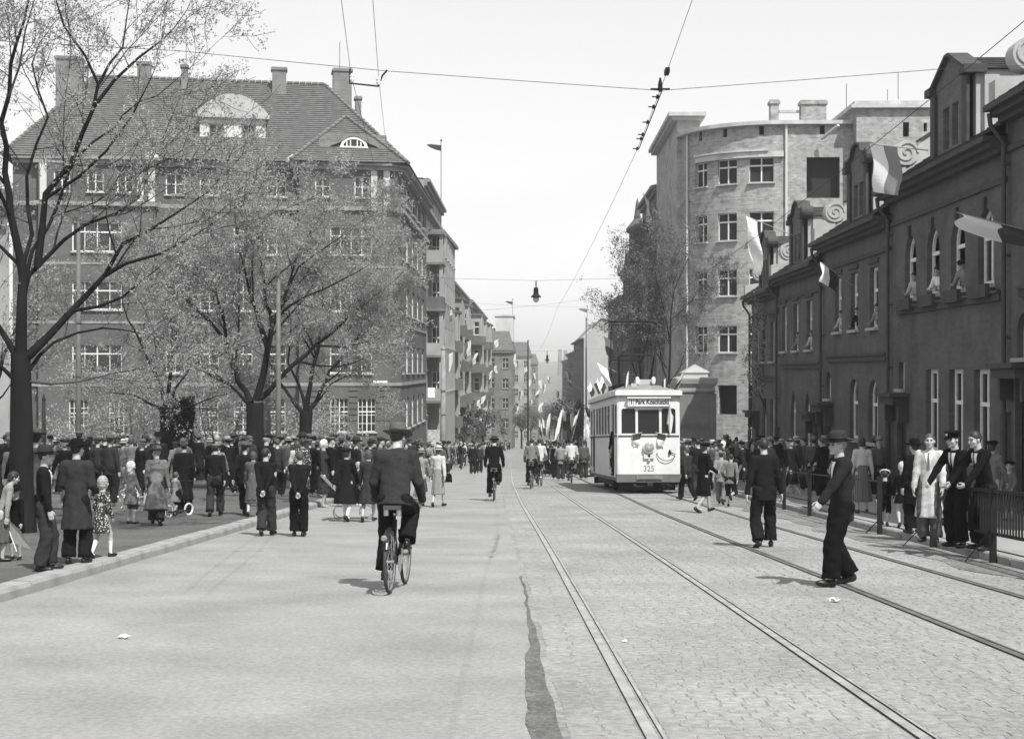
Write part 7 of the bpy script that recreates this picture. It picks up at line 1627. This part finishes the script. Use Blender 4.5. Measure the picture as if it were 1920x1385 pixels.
for yc in (-.3, .3): mb = MB(); ring(mb, (0, yc, .13), .115, .02, 18, 6); mb.build('wheel', CL_['white'], t)
mb = MB(); mb.box(-.06, .06, -.25, .2, .1, .13); mb.build('deck', CL_['char'], t); mb = MB(); mb.tube([(0, .3, .13), (0, .24, .72)], .014, 6); mb.tube([(-.16, .24, .72), (.16, .24, .72)], .014, 6); mb.build('handlebar', CL_['char'], t)
x, y = GD(838, 948, 0); t = thing('handbag', 'dark handbag hanging from the hand of the woman in the pale suit', 'bag', (x, y, gz(y) + .72)); mb = MB(); mb.prism([(-.14, -.1), (.14, -.1), (.12, .1), (.06, .13), (-.06, .13), (-.12, .1)], 'y', -.04, .04); mb.build('body', CL_['black'], t); mb = MB(); mb.tube([(-.07, 0, .12), (-.06, 0, .24), (.06, 0, .24), (.07, 0, .12)], .009, 5); mb.build('handle', CL_['black'], t)
x, y = GD(249, 958, PK); t = thing('flower_bunch', 'bunch of white flowers held low by the small child in the white cap', 'flowers', (x, y - .15, gz(y) + PK + .28)); rg = np.random.default_rng(4); C = rg.normal(size=(160, 3)) * (.11, .09, .10) + (0, 0, .1); inst('blossom', leaf_mesh('blossom', C, .04, fw_, rg), t); mb = MB(); mb.tube([(0, 0, -.12), (0, 0, .08)], [.012, .03], 6); mb.build('stem', leafd, t)
x, y = GD(30, 1048, PK); t = thing('paper_flag', 'small pale paper flag held low beside the buttoned boy', 'flag', (x + .02, y - .35, gz(y) + PK)); mb = MB(); mb.tube([(-.06, 0, .62), (.12, -.02, .15)], .007, 5); mb.build('pole', CL_['white'], t); mb = MB(); mb.raw([(-.05, .01, .60), (.08, .01, .25), (.30, .03, .16), (.16, .0, .42)], [(0, 1, 2, 3)]); mb.build('cloth', CL_['lgrey'], t)

# ------------------------------------------------------------------ the crowd
PR = []
def proto(kind, txt, sp, **of): PR.append((kind, txt, [m for m in figure(U(sp, shoes=False), .034, False)[0]], of))
A1 = dict(collar=1)
proto('man', 'man in {c} suit and soft hat', U(STAND, A1, hat='fedora'), top=('dark', 'char', 'navy', 'grey'), hat=('char', 'grey', 'mid', 'dark'))
proto('man', 'man in {c} suit and soft hat', U(WALK, A1, hat='fedora'), top=('dark', 'char', 'navy', 'grey'), hat=('char', 'grey', 'lgrey', 'dark'))
proto('man', 'bareheaded man in {c} suit', U(WALK2, A1, hair='short'), top=('dark', 'char', 'navy', 'black'), hat=('dark',))
proto('man', 'man in {c} suit and flat cap', U(STAND, hat='cap'), top=('dark', 'char', 'grey', 'black'), hat=('dark', 'char', 'grey'))
proto('man', 'man in {c} overcoat and hat', U(STAND, top='coat', hem=-.45, hat='bowler'), top=('char', 'dark', 'grey', 'mid'), hat=('black', 'dark', 'grey'))
proto('man', 'bareheaded man in {c} jacket', U(STAND, hair='short', hands=[(-.2, .25, 1.0), (.2, .28, 1.0)]), top=('lgrey', 'mid', 'grey', 'dark'), hat=('dark',))
proto('woman', 'woman in {c} coat and small hat', U(STAND, fem=True, top='coat', hem=-.5, bottom='none', hat='brim', hair='long'), top=('dark', 'char', 'mid', 'grey', 'lgrey'), hat=('dark', 'grey', 'pale'))
proto('woman', 'woman in {c} coat and beret', U(WALK, fem=True, top='coat', hem=-.5, bottom='none', hat='beret', hair='long'), top=('dark', 'char', 'navy', 'mid'), hat=('black', 'char', 'grey'))
proto('woman', 'bareheaded woman in {c} dress', U(STAND, fem=True, top='dress', bottom='dress', hair='long'), top=('grey', 'mid', 'lgrey', 'flower', 'pale'), hat=('dark',))
proto('woman', 'woman in white kerchief and {c} coat', U(STAND, fem=True, top='coat', hem=-.45, bottom='skirt', hat='kerchief'), top=('dark', 'char', 'grey'), hat=('white',))
proto('child', 'boy in {c} jacket and short trousers', U(STAND, child=True, top='jacket', bottom='shorts', hair='short', socks=.3), top=('mid', 'dark', 'grey'), hat=('dark',))
proto('child', 'girl in {c} frock', U(STAND, child=True, fem=True, top='dress', bottom='dress', skirt_z=.5, hair='long', socks=.3), top=('pale', 'white', 'mid'), hat=('dark',))
cname = dict(dark='dark', char='charcoal', navy='slate', grey='grey', mid='ashen', lgrey='light grey', pale='pale', black='black', white='white', flower='flowered')
rc = random.Random(33); PLACED = list(NAMED); blockers = [(XP(40, 24), 24), (XP(482, 45), 45), (XP(571, 55), 55), (XP(311, 48), 48), (XP(341, 50), 50), (XP(522, 44), 44), (XP(831, 92), 92), (kx, ky), (kx + .6, ky), (kx - .6, ky)]
USED = {}
def crowd(n, region, where, face, weights=None, group=None, mind=.52, dz=lambda x, y: 0.0):
    k = 0; tries = 0
    while k < n and tries < n * 60:
        tries += 1; x, y = region()
        if any((x - a) ** 2 + (y - b) ** 2 < mind * mind for a, b in PLACED) or any((x - a) ** 2 + (y - b) ** 2 < .5 for a, b in blockers): continue
        if abs(x - (tcx + (y - ty) * -.05)) < 1.4 and ty - .4 < y < ty + 10.6: continue
        PLACED.append((x, y)); kind, txt, ms, of = rc.choices(PR, weights or [3, 3, 2.5, 2.5, 2, 1.5, 2.5, 2.5, 1.5, .7, .7, .5])[0]
        top = rc.choice(of['top']); hat = rc.choice(of['hat']); px = 994 + FPX * x / y; w = where(px, x, y)
        lab = txt.format(c=cname[top]) + ' ' + w
        t = thing('person', lab, 'person', (x, y, gz(y) + dz(x, y)), math.radians(face(x, y)), group)
        t.scale = ({'man': 1.0, 'woman': .94, 'child': .68}[kind] * rc.uniform(.93, 1.05),) * 3
        bot = rc.choice(('dark', 'char', 'navy')) if kind == 'man' else top
        outfit(t, ms, top=top, bot=bot, hat=hat, hair=rc.choice((0, 0, 1, 1, 2)), band='black'); k += 1
def in_park(x, y): return .115 if x < KL - .28 and y < 62 else 0.0
# the mass under the park trees
def r1():
    while True:
        y = rc.uniform(33.5, 60); x = rc.uniform(-.40 * y, KL - .4)
        px = 994 + FPX * x / y
        if px < -30: continue
        if px < 230 and y < 26: continue
        return x, y
def w1(px, x, y):
    d = 'in front' if y < 39 else 'midway' if y < 48 else 'far back'
    lm = ('by the dark trunk' if px < 110 else 'behind the grey overcoat' if px < 200 else 'behind the pale coat' if px < 300 else 'near the ivy stump' if px < 380 else 'left of the middle tree' if px < 450 else 'around the middle tree' if px < 515 else 'beyond the lamp post')
    return d + ' ' + lm
crowd(99, r1, w1, lambda x, y: rc.gauss(-8, 32), group='crowd under the park trees', dz=in_park)
def r1b():
    y = rc.uniform(24, 33); px = rc.uniform(-20, 130); return XP(px, y), y
crowd(7, r1b, lambda px, x, y: 'close behind the thick dark trunk', lambda x, y: rc.gauss(-40, 40), group='crowd under the park trees', dz=in_park)
# the crowd along the left side of the road
def r2():
    y = 36 + 60 * rc.random() ** 1.3; e = float(np.interp(y, [36, 50, 72, 92, 131], [-4.3, -4.4, -4.2, -4.1, -4.6])); return e - abs(rc.gauss(0, 1.7)), y
def w2(px, x, y): return ('behind the coated women' if px < 700 else 'behind the nearest cyclist' if px < 790 else 'behind the pale suit' if px < 850 else 'by the banded pole' if px < 905 else 'at the far left kerb') + (' in front' if y < 55 else ' beyond' if y < 85 else ' far off')
crowd(84, r2, w2, lambda x, y: rc.gauss(-45, 45), group='crowd along the left side of the road', dz=in_park, weights=[3, 3, 2, 2.5, 1.5, 2.5, 3, 2, 3, .7, 1.2, 1.2])
# the crowd on the right pavement
def r3():
    y = rc.uniform(37.5, 63); x = rc.uniform(4.8 if y < 46 else 5.4, 9.9); px = 994 + FPX * x / y
    return x, y
crowd(46, r3, lambda px, x, y: ('beside the kiosk' if px < 1360 else 'beyond the kiosk' if px < 1430 else 'behind the walking man in dark suit' if px < 1500 else 'behind the striding man') + (' at railing' if y < 46 else ' deeper in' if y < 54 else ' at the back'), lambda x, y: rc.gauss(20, 70), group='crowd on the right pavement', dz=lambda x, y: .12 if x > 6.6 else 0)
# marchers far down the street
def r4():
    y = 61 + 14 * rc.random(); c = float(np.interp(y, [60, 90, 150, 200], [1.55, 1.6, 1.7, 2.2])); return c + rc.uniform(-1.1, 1.1) * (1 + (y - 60) / 120), y
crowd(10, r4, lambda px, x, y: 'marching ' + ('just ahead of the cyclists' if y < 75 else 'below the banners' if y < 110 else 'far off among the banners'), lambda x, y: rc.gauss(0, 8), weights=[1.5, 1.5, 4, 2, 0, 1, 0, 0, 0, 0, 0, 0], group='marchers down the street', mind=.55)
# beyond the three hundred nearest people the crowd is one mass
FAR = []
for sp_, tp in ((U(STAND, hat='fedora'), 'dark'), (U(WALK2, hair='short'), 'char'), (U(STAND, fem=True, top='coat', hem=-.5, bottom='none', hat='brim'), 'mid'), (U(STAND, hat='cap', top='coat', hem=-.4), 'dark'), (U(STAND, fem=True, top='dress', bottom='dress', hair='long'), 'lgrey')):
    V = []; Fq = []; mi = []
    for nm, me in figure(U(sp_, shoes=False, nohands=True, coarse=2.6), .1, False)[0]:
        b = len(V); V += [tuple(v.co) for v in me.vertices]; Fq += [[i + b for i in pl.vertices] for pl in me.polygons]; mi += [0 if nm == 'body' else 1 if nm in ('hair', 'trousers', 'hat_band') else 2 if nm in ('hat', 'peak') else 3] * len(me.polygons)
    FAR.append((np.array(V), Fq, mi))
fm = [skinm, CL_['dark'], CL_['grey'], CL_['char'], CL_['mid'], CL_['pale'], CL_['black']]; V = []; Fq = []; mi = []; nv = 0
for k in range(430):
    if k >= 370: y = rc.uniform(50, 66); x = rc.uniform(5.4, 10.0)
    elif k >= 300: y = rc.uniform(58, 78); x = rc.uniform(-.33 * y, -5.2)
    elif k < 190: y = 70 + 170 * rc.random() ** 1.4; c = float(np.interp(y, [60, 90, 150, 240], [1.4, 1.5, 1.8, 2.4])); x = c + rc.uniform(-1.1, 1.1) * (1 + (y - 60) / 110)
    else: y = 97 + 140 * rc.random() ** 1.3; e = float(np.interp(y, [92, 131, 200, 250], [-4.2, -4.4, -4.0, -2.4])); x = e - abs(rc.gauss(0, 1.3))
    if any((x - a) ** 2 + (y - b) ** 2 < .25 for a, b in PLACED): continue
    PLACED.append((x, y)); A, B, m = FAR[rc.choices(range(5), [4, 5, 1, 2, .5] if k < 190 else [3, 2, 3, 2, 2])[0]]; r_ = rc.gauss(0, .15) if k < 190 else rc.gauss(-.8, .8); s_ = rc.uniform(.92, 1.05); ct, st = math.cos(r_), math.sin(r_)
    V.append(np.stack([(A[:, 0] * ct - A[:, 1] * st) * s_ + x, (A[:, 0] * st + A[:, 1] * ct) * s_ + y, A[:, 2] * s_ + gz(y)], 1)); Fq += [[i + nv for i in f] for f in B]; nv += len(A); q = {0: 0, 1: rc.choice((1, 3, 6)), 2: rc.choice((1, 2, 3, 5)), 3: rc.choice((1, 3, 6, 1, 2, 4, 5) if k >= 190 else (1, 3, 6, 1, 2))}; mi += [q[i] for i in m]
me = mesh_of('far_crowd', np.concatenate(V), Fq, fm, True, mi); tag(inst('far_crowd', me), 'dense far crowd and marchers filling the street beyond the tram', 'crowd', kind='stuff')
# banners they carry
for i, (px, py, Y, hgt) in enumerate(((1044, 800, 88, 1.5), (1068, 798, 92, 1.4), (1094, 805, 80, 1.5), (1055, 790, 120, 1.6), (1030, 800, 110, 1.4), (1020, 805, 130, 1.5), (1080, 792, 125, 1.5), (1010, 806, 140, 1.5))):
    p = at3(px, py, Y); flag((p.x, p.y, gz(Y) + 1.3), (rc.uniform(-.25, .25), 0, 1), hgt, .55, (rc.choice((-.5, .5)), -.1, -.8), ('white and dark banner' if i % 2 else 'white banner') + ' carried above the marchers ' + ('near the tram' if Y < 95 else 'farther on'), 'banners of the marchers', 70 + i, 'along' if i % 2 else 'across', (fw_, fd_ if i % 2 else fw_), p.z + .7 - gz(Y) - 1.3 + hgt * .3, .12)

# labels: where several would read alike, their order from the left in the picture tells them apart
bpy.context.view_layer.update()
def order_labels():
    by = {}
    for o in COL.objects:
        if o.parent is None and 'category' in o.keys() and 'label' in o.keys(): by.setdefault(o['label'], []).append(o)
    nth = ['leftmost', 'second from left', 'third from left', 'fourth from left', 'fifth from left', 'sixth from left', 'seventh from left', 'eighth from left', 'ninth from left']
    for lab, os_ in by.items():
        if len(os_) < 2: continue
        os_.sort(key=lambda o: o.location.x / max(o.location.y, 1))
        for i, o in enumerate(os_): o['label'] = lab + ', ' + (nth[i] if i < 9 else 'far right') + ' of these'
        if len(lab.split()) > 11:
            for i, o in enumerate(os_): o['label'] = lab + ', ' + (nth[i] if i < 9 else 'far right')
order_labels()
for o in COL.objects:
    if 'label' in o.keys() and len(o['label'].split()) > 16: print('LONG', len(o['label'].split()), o['label'])

# ------------------------------------------------------------------ the smoky spring air
hb = MB().box(-1600, 1600, -40, 2750, -46, 31); hm = bpy.data.materials.new('haze'); hm.use_nodes = True; hn = hm.node_tree.nodes
hn.remove(hn['Principled BSDF']); pv = hn.new('ShaderNodeVolumePrincipled'); pv.inputs['Color'].default_value = (.95, .95, .95, 1); pv.inputs['Density'].default_value = 0.00055; pv.inputs['Anisotropy'].default_value = 0.2
hm.node_tree.links.new(pv.outputs[0], hn['Material Output'].inputs['Volume'])
o = hb.build('haze', hm); tag(o, 'pale smoky air over the whole street', 'haze', kind='stuff')
